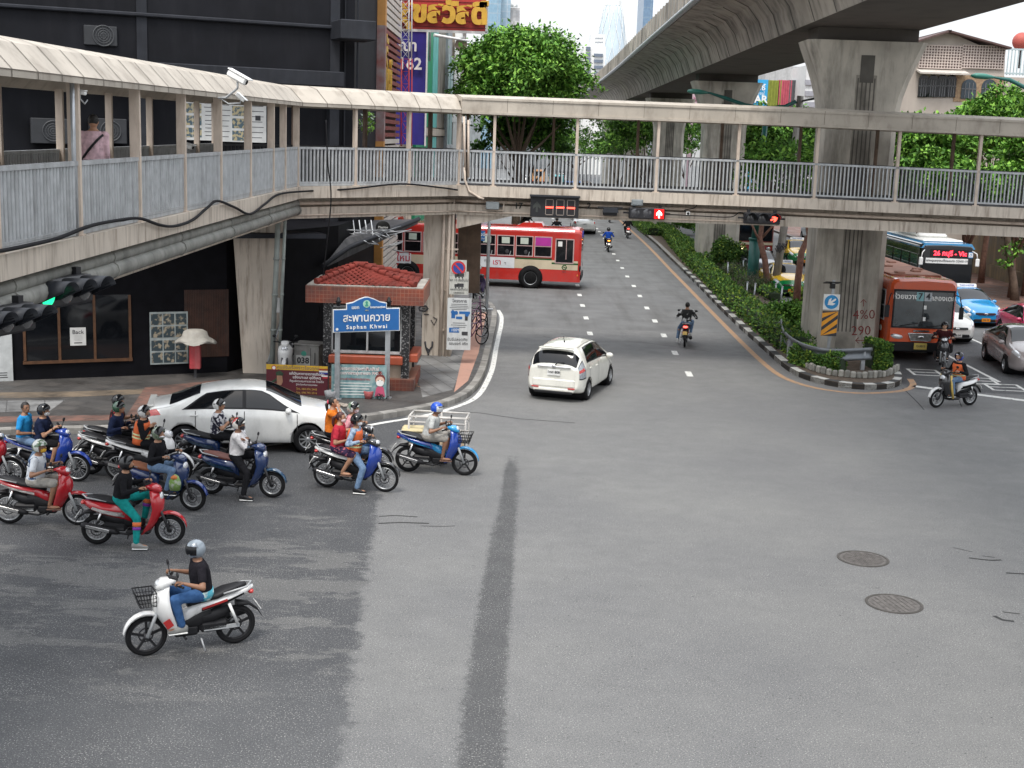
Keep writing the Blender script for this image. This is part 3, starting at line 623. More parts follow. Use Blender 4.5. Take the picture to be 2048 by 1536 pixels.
a=onw(156,673,.06); poster('shop_notice','small white notice with black writing on the dark shop window','poster',a,.42,.5,rzb,WHP,[('Back',.5,.25,.16,INK),(.5,.85,.5,.05,INK)]+lines(.5,.45,.7,5,.6,M('ink_grey',(.35,.35,.35),.7)))
a=onw(3,705,.06); poster('shop_notice','tall white panel standing at the edge of the shopfront','poster',a,.55,1.6,rzb,M('panel_pale',(.5,.52,.52),.5,var=.2),lines(.5,.85,.93,3,.6,INK))
a=onu(155-3,640,.05)
# air conditioners
ACB=M('ac_case_black',(.026,.028,.032),.6,var=.2)
for i,((px,py),lb) in enumerate([((100,262),'black air conditioner unit on the dark wall, left of the low pair'),((215,262),'black air conditioner unit on the dark wall, right of the low pair'),((200,72),'black air conditioner unit mounted high above the footbridge roof')]):
    c=onu(px,py,.25); t=thing('air_conditioner',lb,'air conditioner',c,rzb,'air conditioners on the black building'); mb=MB(); mb.box((0,0,0),(1.15 if i<2 else 1.0,.4,.78 if i<2 else .6),ch=.02); mb.build('case',ACB,t)
    mb=MB(); mb.lathe([(.29,-.21),(.31,-.24),(.33,-.21)],(.08,0,0),n=28); 
    for r in (.07,.14,.21): mb.lathe([(r,-.215),(r+.012,-.225),(r+.024,-.215)],(.08,0,0),n=24)
    for q in range(4): mb.box((.08,-.215,0),(.56,.01,.012),ry=q*math.pi/4)
    mb.build('fan_grille',M('ac_grille',(.06,.063,.068),.5,.2,var=.1),t)
# black canopy clutter over passage
mb=MB(); a=V((-4.9,45.5,3.6))
CAN=M('canopy_dark',(.07,.07,.075),.7,var=.4,scale=3,streak=.4,scol=(.16,.15,.14))
cn=thing('shop_canopy','dark sagging shop canopy with debris on top behind the kiosk roof','canopy',(-5.2,47,3.4)); p=[PY(655,522,42.2),PY(836,438,50),PY(748,440,51),PY(690,478,44)]
mb.add(p+[q-V((0,0,.18)) for q in p],[(0,1,2,3),(4,5,6,7),(0,1,5,4),(1,2,6,5),(2,3,7,6),(3,0,4,7)]); mb.build('canopy_sheet',CAN,cn,w=True)
mb=MB(); mb.tube([PY(645,532,41.8),PY(700,494,44),PY(838,438,49.6)],.09,0,4); mb.build('canopy_edge',BK2,cn,w=True)
mb=MB(); random.seed(3)
for i in range(26):
    q=PY(random.uniform(705,800),random.uniform(458,500),random.uniform(44,46)); mb.tube([q,q+V((random.uniform(-.9,.9),random.uniform(-.3,.3),random.uniform(-.15,.25)))],.018,0,5)
for x_ in (698,710,722,734): mb.tube([PY(x_+8,440,46),PY(x_+12,470,46),PY(x_-14,498,45)],.025,0,6)
mb.build('loose_rods',STL,cn,w=True)
LG=thing('hanging_sign','round black hanging shop sign with white handwriting','sign',PY(766,456,47.),R(8)); LG.scale=(.45,.45,.45); mb=MB(); mb.lathe([(0,-.04),(.55,-.04),(.58,-.02),(.58,.04),(0,.04)],n=32); mb.build('disc',M('sign_black',(.01,.01,.01),.4),LG); text('Phuntae',.24,WHT,(0,-.055,.06),X,Z,LG,w=False,off=.004); text('RICE & CO.',.11,WHT,(.1,-.055,-.12),X,Z,LG,w=False)
# ---------------- shophouse row on the left of the avenue ----------------
MAR=M('maroon_slats',(.19,.03,.025),.55,var=.25,scale=2,streak=.4,st=(1,1,3),scol=(.06,.02,.02)); CRS=M('cream_slats',(.55,.50,.45),.6,var=.1,streak=.3); ORG=M('ochre_post',(.48,.23,.06),.6,var=.15); GLD=M('gold_letters',(.62,.36,.05),.35,.3,var=.15)
mr=thing('slatted_shop_building','shop building clad in maroon and cream slats with gold Thai letters','building',(-6,56,0))
xf=-5.55; mb=MB(); mb.box((-10.6,56.2,10),(9.9,8.3,20)); mb.build('wall',M('wall_shop_dark',(.10,.06,.05),.8),mr,w=True)
mb=MB();z=.6;k=0
def fz(px,py,x=xf): p=PP(px,py,V((x,0,0)),X); return p
zt=fz(760,52).z; zb_=fz(770,282).z
while z<19.5:
    mt=1 if (zb_<z<zt) else 0; mb.box((xf+.04,56.1,z),(.08,8.2,.16 if mt else .19),mt); z+=.27
mb.build('slat_cladding',[CRS,MAR],mr,w=True)
mb=MB(); mb.box((xf+.0,51.9,zt+3.6),(.5,.5,7.2),0); mb.box((xf,51.9,zb_/2),(.5,.5,zb_),0); mb.box((xf,51.9,(zt+zb_)/2),(.5,.5,zt-zb_),1); mb.build('corner_post',[ORG,M('post_worn_red',(.22,.06,.05),.8,col2=(.25,.22,.22),scale=2.5)],mr,w=True)
for s_,p in (('รั',(772,122)),('พย์',(776,166))): text(s_,2.1,GLD,fz(*p,x=xf+.16),Y,Z,mr,off=.03,ext=.05)
# side street building faces behind the bus
# green-striped building
gb=thing('green_striped_building','shophouse with bright green and turquoise upright panels','building',(-7,85,0))
mb=MB(); mb.box((-11.,84,8.7),(9.9,26,17.4)); mb.build('wall',M('wall_grimy',(.38,.35,.30),.85,var=.2,scale=.5,streak=.6,st=(1.5,1.5,.2)),gb,w=True)
GM=[M('panel_green',(.01,.27,.13),.5,var=.2,scale=1,streak=.2),M('panel_turquoise',(.15,.50,.47),.5,var=.2,streak=.3,scale=1),M('panel_stained',(.25,.22,.19),.8,var=.4,scale=.8,streak=.5),CREAM]
for i,(a,b,mt,x_) in enumerate([(71.2,76.5,0,-5.65),(76.9,83.2,0,-5.65),(83.6,88.4,1,-5.65),(88.8,96.8,2,-5.65)]):
    for z0,z1 in ((7.6,14.4),(2.2,7.)):
        mb=MB(); mb.box((x_-.1,(a+b)/2,(z0+z1)/2),(.35,b-a,z1-z0),0); mb.build('panel',GM[mt],gb,w=True)
mb=MB(); mb.box((-5.85,84,15.6),(.9,25.6,1.9)); mb.box((-5.8,84,7.3),(.6,25.6,.45)); mb.box((-5.9,84,8),(.3,25.8,14)); mb.build('cornice',GM[3],gb,w=True)
g2b=thing('grey_shophouse','grey stained shophouse with rolled shutters beyond the green panels','building',(-7,105,0)); GYW=M('wall_grey_rend',(.30,.32,.33),.85,var=.15,scale=.5,streak=.6,st=(1.5,1.5,.2))
mb=MB(); mb.box((-11,106,7.9),(9.9,17,15.8)); mb.build('wall',GYW,g2b,w=True)
for i in range(3):
    mb=MB(); mb.box((-5.95,100.5+i*5,9.4),(.3,4,8),0); mb.build('window',M('window_teal',(.16,.28,.28),.4,var=.2),g2b,w=True)
    mb=MB(); mb.box((-5.85,100.5+i*5,4.6),(.3,4.2,3.6),0)
    for k in range(12): mb.box((-5.68,100.5+i*5,3.+k*.29),(.04,4.2,.12),0)
    mb.build('shutter',M('shutter_grey',(.36,.38,.39),.6,.3,var=.1),g2b,w=True)
mb=MB(); mb.box((-6.2,97.4,9.5),(1.6,1.4,19),0); mb.build('stair_tower',M('tower_grey',(.33,.37,.40),.8,var=.15,streak=.5,st=(1,1,.2),scale=.6),g2b,w=True)
b3=thing('brick_townhouse','tan brick townhouse with white cornices behind the grey shophouse','building',(-6,125,0))
mb=MB(); mb.box((-10.7,125,11.5),(9.9,20,23)); mb.build('wall',paver('tan_brick',(.44,.31,.22),(.38,.27,.2),(.3,.25,.2),.5,.2),b3,w=True)
mb=MB()
for z_ in (22.6,17.5,13,8.5): mb.box((-5.5,125,z_),(.9,20.4,.5),0)
mb.box((-5.55,115.2,12),(.6,.7,22)); mb.build('cornice',WHT,b3,w=True)
for i in range(4):
    for z_ in (19.8,15.2,10.6):
        mb=MB(); mb.box((-5.7,118.2+i*4.6,z_),(.16,1.5,2.3),0); f=mb.build('window',WHT,b3,w=True); mb=MB(); mb.box((-5.61,118.2+i*4.6,z_),(.05,1.15,1.9)); mb.build('pane',GLS,f,w=False) if False else mb.build('pane',GLS,b3,w=True)
mb=MB(); mb.box((-10.7,114.8,19.5),(9.,.3,6)); mb.build('side_wall',M('wall_tan',(.42,.33,.26),.8,var=.2,streak=.4),b3,w=True)
dsh=thing('satellite_dish','dark mesh satellite dish fixed beside the tan brick wall','satellite dish',PY(924,90,100),R(-20)); mb=MB(); mb.lathe([(0,0),(.2,-.03),(.38,-.10),(.5,-.18)],ax='y',n=28); mb.build('dish',M('dish_mesh',(.2,.14,.11),.7),dsh); mb=MB(); mb.tube([(0,0,0),(0,.6,-.6)],.04); mb.tube([(0,-.18,-.48),(0,-.5,0)],.02); mb.build('arm',DRK,dsh)
# ---- signs over the side street ----
RSB=M('sign_red',(.42,.035,.03),.5,var=.12,scale=2,streak=.2,st=(.6,6,6)); 
rs=thing('roof_sign','large red billboard with golden Thai script above the side street','billboard',PY(888,10,66)); 
c=PY(888,8,66); mb=MB(); w_=(970-806)/2620*66*.98+.1; mb.box((c.x,66,c.z+1.2),(w_,.35,4.9)); 
mb.build('board',RSB,rs,w=True); mb=MB(); 
for i in range(16): mb.box((c.x,65.81,c.z-1.1+i*.3),(w_,.03,.03),0)
mb.build('board_groove',M('groove_red',(.16,.015,.015),.6),rs,w=True)
mb=MB(); mb.box((c.x,65.85,c.z-1.3),(w_+.14,.1,.12)); mb.box((c.x+w_/2+.03,65.85,c.z+1.2),(.12,.1,5)); mb.build('frame',WHT,rs,w=True)
text('สุขสวัสดิ์',1.3,GLD,PY(885,27,65.6),X,Z,rs,off=.075,ext=.06)
BLS=M('sign_blue_dark',(.03,.025,.22),.45,var=.1,streak=.15)
bs=thing('vertical_sign','tall dark blue sign board with white Thai letters and 6162','sign',PY(822,170,69.5)); a=PY(798,55,69.5); b=PY(844,290,69.5); mb=MB(); mb.box(((a.x+b.x)/2,69.5,(a.z+b.z)/2),(b.x-a.x+.3,.25,a.z-b.z)); mb.build('board',BLS,bs,w=True)
mb=MB(); 
for q in (b.x+.17,): mb.box((q,69.4,(a.z+b.z)/2),(.07,.3,a.z-b.z+.1))
mb.box(((a.x+b.x)/2,69.4,a.z),(b.x-a.x+.3,.3,.07)); mb.build('frame',WHT,bs,w=True)
text('6162',.82,WHT,PY(812,128,69.2),X,Z,bs,off=.02,ext=.02); text('ษณา',.75,WHT,PY(806,92,69.2),X,Z,bs,off=.02,ext=.02)
b2=thing('vertical_sign','narrow lavender blue board behind the lattice mast','sign',PY(800,30,71)); mb=MB(); p=PY(801,35,71); mb.box((p.x,71,p.z+.5),(.8,.2,3.2)); mb.build('board',M('sign_lavender',(.13,.15,.42),.5),b2,w=True)
mt_=thing('lattice_mast','slender lattice mast painted red and white in bands','mast',PY(812,290,63)); 
for (y0,y1,m_) in [(-20,118,0),(118,292,1)]:
    mb=MB(); P3=[(803,63),(818,63),(824,63.3)]
    for x_,Yd in P3: mb.tube([PY(x_,y0,Yd),PY(x_-1,y1,Yd)],.032,0,6)
    n=7 
    for i in range(n):
        ya=y0+(y1-y0)*i/n; yb=y0+(y1-y0)*(i+1)/n
        mb.tube([PY(803,ya,63),PY(819,yb,63)],.011,0,5); mb.tube([PY(819,ya,63),PY(803,yb,63)],.011,0,5); mb.tube([PY(803,ya,63),PY(819,ya,63)],.011,0,5)
    mb.build('mast_section',[WHT,M('mast_red',(.55,.04,.03),.5)][m_],mt_,w=True)
lp=thing('street_lamp','pale straight tube lamp on an arm in front of the green panels','street lamp',PY(860,120,72)); mb=MB(); mb.tube([PY(861,-10,72),PY(859,122,72)],.06); mb.tube([PY(800,45,70),PY(862,47,72)],.03); mb.build('pole',STL,lp,w=True); mb=MB(); mb.tube([PY(868,70,72),PY(938,82,73)],[.09,.05]); mb.build('arm',WHT,lp,w=True)
# ---------------- far towers ----------------
def facade(name,c1,c2,bw,bh,ms,mort,rough=.3):
    m=paver(name,c1,c2,mort,bw,bh,0,ms,0.); n=m.node_tree
    mp=[x for x in n.nodes if x.type=='MAPPING'][0]; mp.inputs['Rotation'].default_value=(R(90),0,0)
    mp.vector_type='TEXTURE' if False else 'POINT'; n.nodes['Principled BSDF'].inputs['Roughness'].default_value=rough
    for l in list(n.nodes['Principled BSDF'].inputs['Roughness'].links): n.links.remove(l)
    for x in n.nodes:
        if x.type=='MIX': x.inputs[7].default_value=(c1[0]*.8,c1[1]*.8,c1[2]*.8,1)
    return m
def tower(label,px0,px1,py0,Y_,mat,dep=22,name='office_tower',extra=None):
    a=PY(px0,py0,Y_); b=PY(px1,py0,Y_); t=thing(name,label,'tower',((a.x+b.x)/2,Y_,0)); mb=MB(); h=a.z; mb.box(((a.x+b.x)/2,Y_+dep/2,h/2),(b.x-a.x,dep,h)); mb.build('wall',mat,t,w=True); return t,a,b
t,a,b=tower('blue glass office tower behind the leafy tree',970,1003,-40,300,facade('glass_blue',(.20,.33,.44),(.26,.40,.50),3,2.,.12,(.32,.4,.46)))
t,a,b=tower('beige and glass stepped office tower with rooftop plant',992,1040,14,310,facade('tower_beige',(.50,.46,.44),(.42,.44,.47),2.4,3.,.35,(.6,.58,.57)))
mb=MB(); p=PY(1008,30,309); q=PY(1025,92,309); mb.box((p.x,309,(p.z+q.z)/2-4),(2.9,1.6,p.z-q.z+16)); mb.build('glass_bay',facade('glass_pale',(.36,.48,.56),(.3,.42,.52),2,1.6,.1,(.5,.55,.6)),t,w=True)
mb=MB()
for i in range(7): mb.tube([PY(996+i*6,14,309),PY(996+i*6,3,309)],.4,0,8)
mb.build('rooftop_unit',WHT,t,w=True)
t,a,b=tower('white balconied apartment tower left of the glass tower',1168,1212,92,280,WHT,20,'apartment_tower')
for i in range(10):
    mb=MB(); p=PY(1172,97+i*11,279.7); q=PY(1181,97+i*11,279.7); mb.box(((p.x+q.x)/2,279.8,p.z),(q.x-p.x,.5,.75)); mb.build('window',M('window_slate',(.14,.17,.22),.3),t,w=True)
mb=MB(); p=PY(1184,68,281); q=PY(1208,95,281); mb.box(((p.x+q.x)/2,285.2,p.z-8),(q.x-p.x+.3,8,16)); mb.build('roof_block',WHT,t,w=True)
for i in range(4):
    for j in range(2): mb=MB(); p=PY(1192+i*4,77+j*8,279.9); mb.box((p.x,279.9,p.z),(.26,.3,.35)); mb.build('window',_mc['window_slate'],t,w=True)
for i in range(5): mb=MB(); p=PY(1188,110+i*12,279.7); q=PY(1206,110+i*12,279.7); mb.box(((p.x+q.x)/2,279.8,p.z),(q.x-p.x,.5,.6)); mb.build('window',_mc['window_slate'],t,w=True)
tower('low distant teal office block under the white tower',1133,1153,160,400,facade('glass_teal',(.25,.42,.50),(.3,.46,.55),3,3,.2,(.4,.5,.55)))
tower('dark blue tower corner above the viaduct edge',1291,1310,-60,420,facade('glass_navy',(.13,.21,.32),(.16,.25,.36),3,3,.2,(.2,.28,.36)))
# tapered diagrid tower
GT=M('glass_silver',(.52,.60,.66),.12,.3,var=.12,scale=.15); gt=thing('glass_tower','tapering round glass tower with a diamond lattice','tower',(PY(1222,100,520).x,520,0))
cx=gt.location.x; pr_=[(0,17),(60,17.)]; zt_=PY(1222,8,520).z
def rad(z):  # 0 base..1 top
    s=z/zt_; return 6.3*(1 if s<.5 else math.sqrt(max(.0,1-((s-.5)/.56)**2))) 
rad0=[(rad(zt_*i/24),zt_*i/24) for i in range(25)]
mb=MB(); mb.lathe([(r,z) for r,z in rad0]+[(0,zt_)],ax='z',n=40); mb.build('glass_wall',GT,gt)
mb=MB()
for k in range(12):
    for dr in(1,-1):
        pts=[]
        for i in range(33):
            z=zt_*i/32*.97+2; r=rad(z)+.15; q=2*math.pi*k/12+dr*i/32*2.2; pts.append((r*math.cos(q),r*math.sin(q),z))
        mb.tube(pts,.10,0,5,False)
mb.lathe([(rad(zt_)+.3,zt_-.6),(rad(zt_)+.3,zt_+1.3)],ax='z',n=40); mb.build('lattice',WHT,gt)
# ---------------- right side buildings ----------------
BGE=M('beige_render',(.42,.37,.325),.85,var=.08,scale=.4,streak=.3,st=(1.2,1.2,.25),scol=(.25,.2,.18)); 
hb=thing('beige_house','beige gabled house with breeze block panels and arched windows','house',(28,82,0)); YH=80.
a=PY(1780,330,YH); b=PY(2012,330,YH); zl=PY(1830,95,YH).z
p1=PY(1780,98,YH);p2=PY(1893,62,YH);p3=PY(2012,95,YH)
mb=MB(); mb.prism([(a.x,0),(b.x,0),(p3.x,p3.z-.5),(p2.x,p2.z),(p1.x,p1.z-.2)],YH,YH+14,'y'); mb.build('wall',BGE,hb,w=True)
mb=MB(); 
for q,r_ in ((p1,p2),(p2,p3)):
    d=(r_-q); c=(q+r_)/2; mb.box((c.x,YH+6.8,c.z-.05),(d.length+.2,15,.10),0,ry=-math.atan2(d.z,d.x))
mb.build('roof',M('roof_maroon',(.09,.05,.045),.7),hb,w=True)
BRZ=M('breeze_block',(.50,.42,.38),.8,var=.08); HOL=M('block_hole',(.20,.155,.14),.9)
for (x0,x1) in ((1841,1922),(1926,2006)):
    q0=PY(x0,90,YH-.05); q1=PY(x1,138,YH-.05); w_=q1.x-q0.x; h_=q0.z-q1.z; mb=MB(); mb.box(((q0.x+q1.x)/2,YH-.03,(q0.z+q1.z)/2),(w_,.04,h_),1)
    nx,nz_=15,8
    for i in range(nx+1): mb.box((q0.x+w_*i/nx,YH-.08,(q0.z+q1.z)/2),(.055,.08,h_),0)
    for j in range(nz_+1): mb.box(((q0.x+q1.x)/2,YH-.086,q1.z+h_*j/nz_),(w_,.08,.055),0)
    mb.build('breeze_block_panel',[BRZ,HOL],hb,w=True)
def archwin(c,w,h,mat=GLS):
    mb=MB(); pts=[(c.x-w/2,c.z-h/2),(c.x+w/2,c.z-h/2)]+[(c.x+w/2*math.cos(q),c.z+h/2-w/2+w/2*math.sin(q)) for q in np.linspace(0,math.pi,9)]; mb.prism(pts,YH-.08,YH+.02,'y'); f=mb.build('window',mat,hb,w=True)
    mb=MB()
    for i in (-1,0,1): mb.box((c.x+i*w/4,YH-.1,c.z-.1),(.035,.03,h*.8))
    mb.box((c.x,YH-.1,c.z),(w,.03,.035)); mb.build('window_bars',M('bars_grey',(.16,.16,.17),.5),f,w=True)
for x_ in (1846,1865,1884,1902): archwin(PY(x_,172,YH),.56,1.3)
for x_ in (1937,1977): archwin(PY(x_,178,YH),.88,1.15,M('window_dark_blue',(.03,.045,.06),.2))
mb=MB(); q=PY(1957,178,YH); mb.box((q.x,YH-.01,q.z),(2.9,.05,1.55)); mb.build('stone_cladding',M('stone_tan',(.36,.25,.15),.8,col2=(.25,.16,.1),scale=9,thr=(.4,.6)),hb,w=True)
mb=MB(); q=PY(1880,145,YH); mb.box((q.x,YH-.5,q.z),(2.9,1.,.1),rx=R(12)); mb.build('awning',M('awning_cream',(.6,.55,.5),.6),hb,w=True)
mb=MB(); mb.prism([(b.x,0),(b.x+9,0),(b.x+9,PY(2012,150,YH).z),(b.x,PY(2012,150,YH).z)],YH+2,YH+10,'y'); mb.build('annex_wall',BGE,hb,w=True)
rg_=thing('roof_railing','pale blue roof terrace railing beside the beige house','railing',(b.x+3,YH+2,0)); mb=MB(); z0=PY(2012,150,YH+2).z; z1=PY(2012,98,YH+2).z
for i in range(22): mb.box((b.x+.2+i*.2,YH+2,(z0+z1)/2),(.05,.05,z1-z0))
mb.box((b.x+2.4,YH+2,z1),(4.6,.08,.1)); mb.box((b.x+2.4,YH+2,z0+.1),(4.6,.08,.1)); mb.build('bars',M('rail_pale_blue',(.38,.47,.49),.5),rg_,w=True)
tk=thing('water_tank','small round red water tank on the right rooftop','water tank',(PY(2043,83,YH+3).x,YH+3,PY(2043,83,YH+3).z)); mb=MB(); mb.ell((0,0,0),.55,0); mb.build('ball',M('tank_red',(.4,.08,.06),.6),tk); mb=MB(); mb.tube([(0,0,-.4),(0,0,-1.6)],.06); mb.build('stem',DRK,tk)
# coloured slat building & billboards between the piers
cb=thing('colour_panel_building','long low building with lime, pink and grey upright panels','building',(23,140,0))
for i,(x0,x1,c) in enumerate([(1530,1558,(.22,.25,.03)),(1558,1578,(.50,.09,.13)),(1578,1602,(.10,.10,.11)),(1602,1632,(.20,.20,.22))]):
    p=PY(x0,160+i*0,140); q=PY(x1,262,140); mb=MB(); mb.box(((p.x+q.x)/2,141,(p.z+q.z)/2),(q.x-p.x,2,p.z-q.z))
    for k in range(6): mb.box((p.x+(q.x-p.x)*(k+.5)/6,139.95,(p.z+q.z)/2),(.12,.12,p.z-q.z))
    mb.build('panel_bay',M('bay_%d'%i,c,.6,var=.15,streak=.25,st=(1,1,.3)),cb,w=True)
mb=MB(); p=PY(1535,130,150); q=PY(1632,262,150); mb.box(((p.x+q.x)/2,155,p.z/2),(q.x-p.x,8,p.z)); mb.build('rear_wall',M('rear_wall',(.42,.42,.42),.8,streak=.3),cb,w=True)
kb=thing('blue_billboard','sky blue billboard with white lettering between the two piers','billboard',PY(1512,192,125)); p=PY(1488,158,125); q=PY(1532,222,125); mb=MB(); mb.box(((p.x+q.x)/2,125,(p.z+q.z)/2),(q.x-p.x,.3,p.z-q.z)); mb.box(((p.x+q.x)/2,125.4,q.z/2),(.5,.4,q.z)); mb.build('board',M('sign_sky',(.03,.33,.62),.5,var=.06),kb,w=True)
text('KAR',.95,WHT,PY(1515,199,124.7),X,Z,kb,off=.03); text('พันธ์',.72,WHT,PY(1517,175,124.7),X,Z,kb,off=.015); text('ตองการใ',.4,WHT,PY(1514,187,124.7),X,Z,kb)
pb=thing('pink_billboard','pink and white lettered board under the far viaduct','billboard',PY(1388,197,140)); p=PY(1374,184,140);q=PY(1396,212,140); mb=MB(); mb.box(((p.x+q.x)/2,140,(p.z+q.z)/2),(q.x-p.x+.5,.3,p.z-q.z)); mb.box(((p.x+q.x)/2,140.3,q.z/2),(.4,.3,q.z)); mb.build('board',M('sign_pinkish',(.55,.4,.45),.5),pb,w=True); text('พันธ์',.7,M('sign_magenta',(.35,.02,.12),.5),PY(1385,198,139.8),X,Z,pb,off=.01)
wc=thing('white_column_building','white rendered building end behind the near pier','building',(PY(1628,200,150).x,150,0)); p=PY(1614,130,135);q=PY(1700,262,135); mb=MB(); mb.box(((p.x+q.x)/2,139,p.z/2),(q.x-p.x,8,p.z)); mb.build('wall',M('wall_white',(.62,.62,.61),.7,var=.05,streak=.2),wc,w=True)
for i in range(4): mb=MB(); a=PY(1620,165+i*22,134.9); mb.box((a.x,134.9,a.z),(1.,.2,.5)); mb.build('window',M('window_stripe',(.3,.3,.33),.4),wc,w=True)
# boundary wall with stone panels on the right
sw_=thing('boundary_wall','tan boundary wall with stone block panels and iron grilles','wall',(28,75,0)); mb=MB(); mb.box((27.6,76,1.3),(.4,50,2.6)); mb.box((27.35,76,.45),(.2,50,.9)); mb.build('wall',paver('wall_block',(.30,.22,.14),(.20,.155,.10),(.09,.07,.05),.9,.4),sw_,w=True)
m_=[x for x in _mc] 
GRL=M('grille_grey',(.17,.16,.14),.6,.4)
for y_ in (66,72,78,84):
    mb=MB()
    for k in range(7):
        q=[(27.3,y_+k*.5+.25*math.sin(t*3+k),2.5+t*1.9-.3*t*t) for t in np.linspace(0,1.4,7)]; mb.tube(q,.045,0,5)
    mb.build('grille',GRL,sw_,w=True)
# backdrop street walls that close the view along the avenue and side street
for nm,lb,c,d,mt in [('street_wall','grey block building closing the far end of the side street',(-30,67,8),(1,22,16),GYW),('far_building','low pale building beyond the trees at the far end of the avenue',(6,330,6),(60,10,12),GYW),('far_building','long dim shop row behind the trees on the right side of the avenue',(40,130,3.5),(2,120,7),BGE)]:
    o=MB().box(c,d).build(nm,mt); tag(o,lb,'building')
# ---------------- vegetation ----------------
def leafmat(name,c,tr=.25):
    m=M(name,c,.75,var=.35,scale=.9,spec=.2); b=m.node_tree.nodes['Principled BSDF']
    b.inputs['Subsurface Weight'].default_value=0; return m
LF=[leafmat('leaf_deep',(.045,.11,.02)),leafmat('leaf_mid',(.095,.22,.035)),leafmat('leaf_bright',(.20,.38,.06))]
LG_=[leafmat('leaf_olive_dark',(.045,.105,.025)),leafmat('leaf_olive',(.10,.20,.038)),leafmat('leaf_yellowgreen',(.24,.33,.05))]
BRK=M('bark',(.13,.09,.065),.9,var=.3,scale=9,bump=.6); BRR=M('bark_red_brown',(.17,.085,.06),.85,var=.35,scale=7,bump=.6)
def leaves(name,pts,nrm,size,mats,wts,parent,w=True,asp=.24,droop=.35,seed=1):
    rg=np.random.default_rng(seed); n=len(pts); a=rg.normal(size=(n,3)); a[:,2]-=droop; 
    a+=nrm*.8; a/=np.linalg.norm(a,axis=1)[:,None]+1e-9
    up=np.array([0,0,1.])+rg.normal(size=(n,3))*.45; b=np.cross(a,up); b/=np.linalg.norm(b,axis=1)[:,None]+1e-9
    s=size*rg.uniform(.6,1.35,n)[:,None]; P=np.asarray(pts)
    v=np.stack([P,P+a*s*.5+b*s*asp,P+a*s,P+a*s*.5-b*s*asp],1).reshape(-1,3)
    f=np.arange(4*n).reshape(-1,4); me=bpy.data.meshes.new(name); me.from_pydata(v.tolist(),[],f.tolist())
    for m in mats: me.materials.append(m)
    me.polygons.foreach_set('material_index',rg.choice(len(mats),n,p=wts).astype(int)); return link(name,me,parent,w)
def crown_pts(blobs,n,seed=1,shell=.45):
    rg=np.random.default_rng(seed); vol=np.array([b[3]**2.2 for b in blobs]); ks=rg.choice(len(blobs),n,p=vol/vol.sum()); d=rg.normal(size=(n,3)); d/=np.linalg.norm(d,axis=1)[:,None]
    r=(1-rg.random(n)**2*shell*1.6)*(.86+.14*rg.random(n)); B=np.array(blobs,float)[ks]; sz=B[:,3:4]*np.array([[1,1,.8]])
    return B[:,:3]+d*r[:,None]*sz,d
def tree(label,base,h,cr,rx,rz_,nb,nl,ls,seed,mats=LF,wts=(.3,.42,.28),cat='tree',name='tree',group=None,bark=BRK,tr=.16,fl=None,loc_y=1.):
    """base point, crown centre height, crown radius x, z"""
    rg=np.random.default_rng(seed); base=V(base); t=thing(name,label,cat,base,0,group); cc=V((0,0,cr))
    bl=[]
    for i in range(nb):
        q=rg.normal(size=3); q/=np.linalg.norm(q); r=rg.random()**.45
        bl.append((q[0]*rx*r*.78,q[1]*rx*loc_y*r*.78,cr+q[2]*rz_*r*.78,rx*rg.uniform(.16,.34)))
    mb=MB(); mb.tube([(0,0,0),(.1*tr,0,h*.35),(tr*.6,tr*.4,h*.7),(0,0,h)],[tr*1.25,tr,tr*.9,tr*.75],0,9); 
    tips=[]
    for b in bl[:9]:
        c=V(b[:3]); m_=V((0,0,h)).lerp(c,.5)+V((0,0,-.1*cr*.2)); mb.tube([(0,0,h-.1),m_,c],[tr*.6,tr*.35,tr*.1],0,6)
    mb.build('trunk',bark,t)
    # leafy sprays: arching twigs from the limbs carry the leaves, leaving gaps between them
    ns=max(60,nl//130); q=rg.normal(size=(ns,3)); q/=np.linalg.norm(q,axis=1)[:,None]; q[:,2]=np.where(q[:,2]<-.35,-q[:,2],q[:,2]); k=rg.random(ns)**.35*rg.uniform(.82,1.16,ns)
    tip=q*k[:,None]*np.array([rx,rx*loc_y,rz_])+[0,0,cr]; root=tip*[.45,.45,1]-np.array([0,0,.25*rz_]); root[:,2]=np.minimum(root[:,2],tip[:,2]-.2*rz_)
    per=nl//ns; i_=np.repeat(np.arange(ns),per); u=rg.beta(2.2,1.2,ns*per); p=root[i_]+(tip[i_]-root[i_])*u[:,None]; p[:,2]+=np.sin(u*math.pi)*.22*rz_-(u**3)*.10*rz_
    sp_=.05*rx+.08*rx*(1-u); p+=rg.normal(size=p.shape)*sp_[:,None]*[1,1,.45]; d=(tip-root)[i_]; d/=np.linalg.norm(d,axis=1)[:,None]; d=d*.9; d[:,2]*=.4
    leaves('crown',p,d,ls,mats,wts,t,w=False,seed=seed,asp=.26); return t
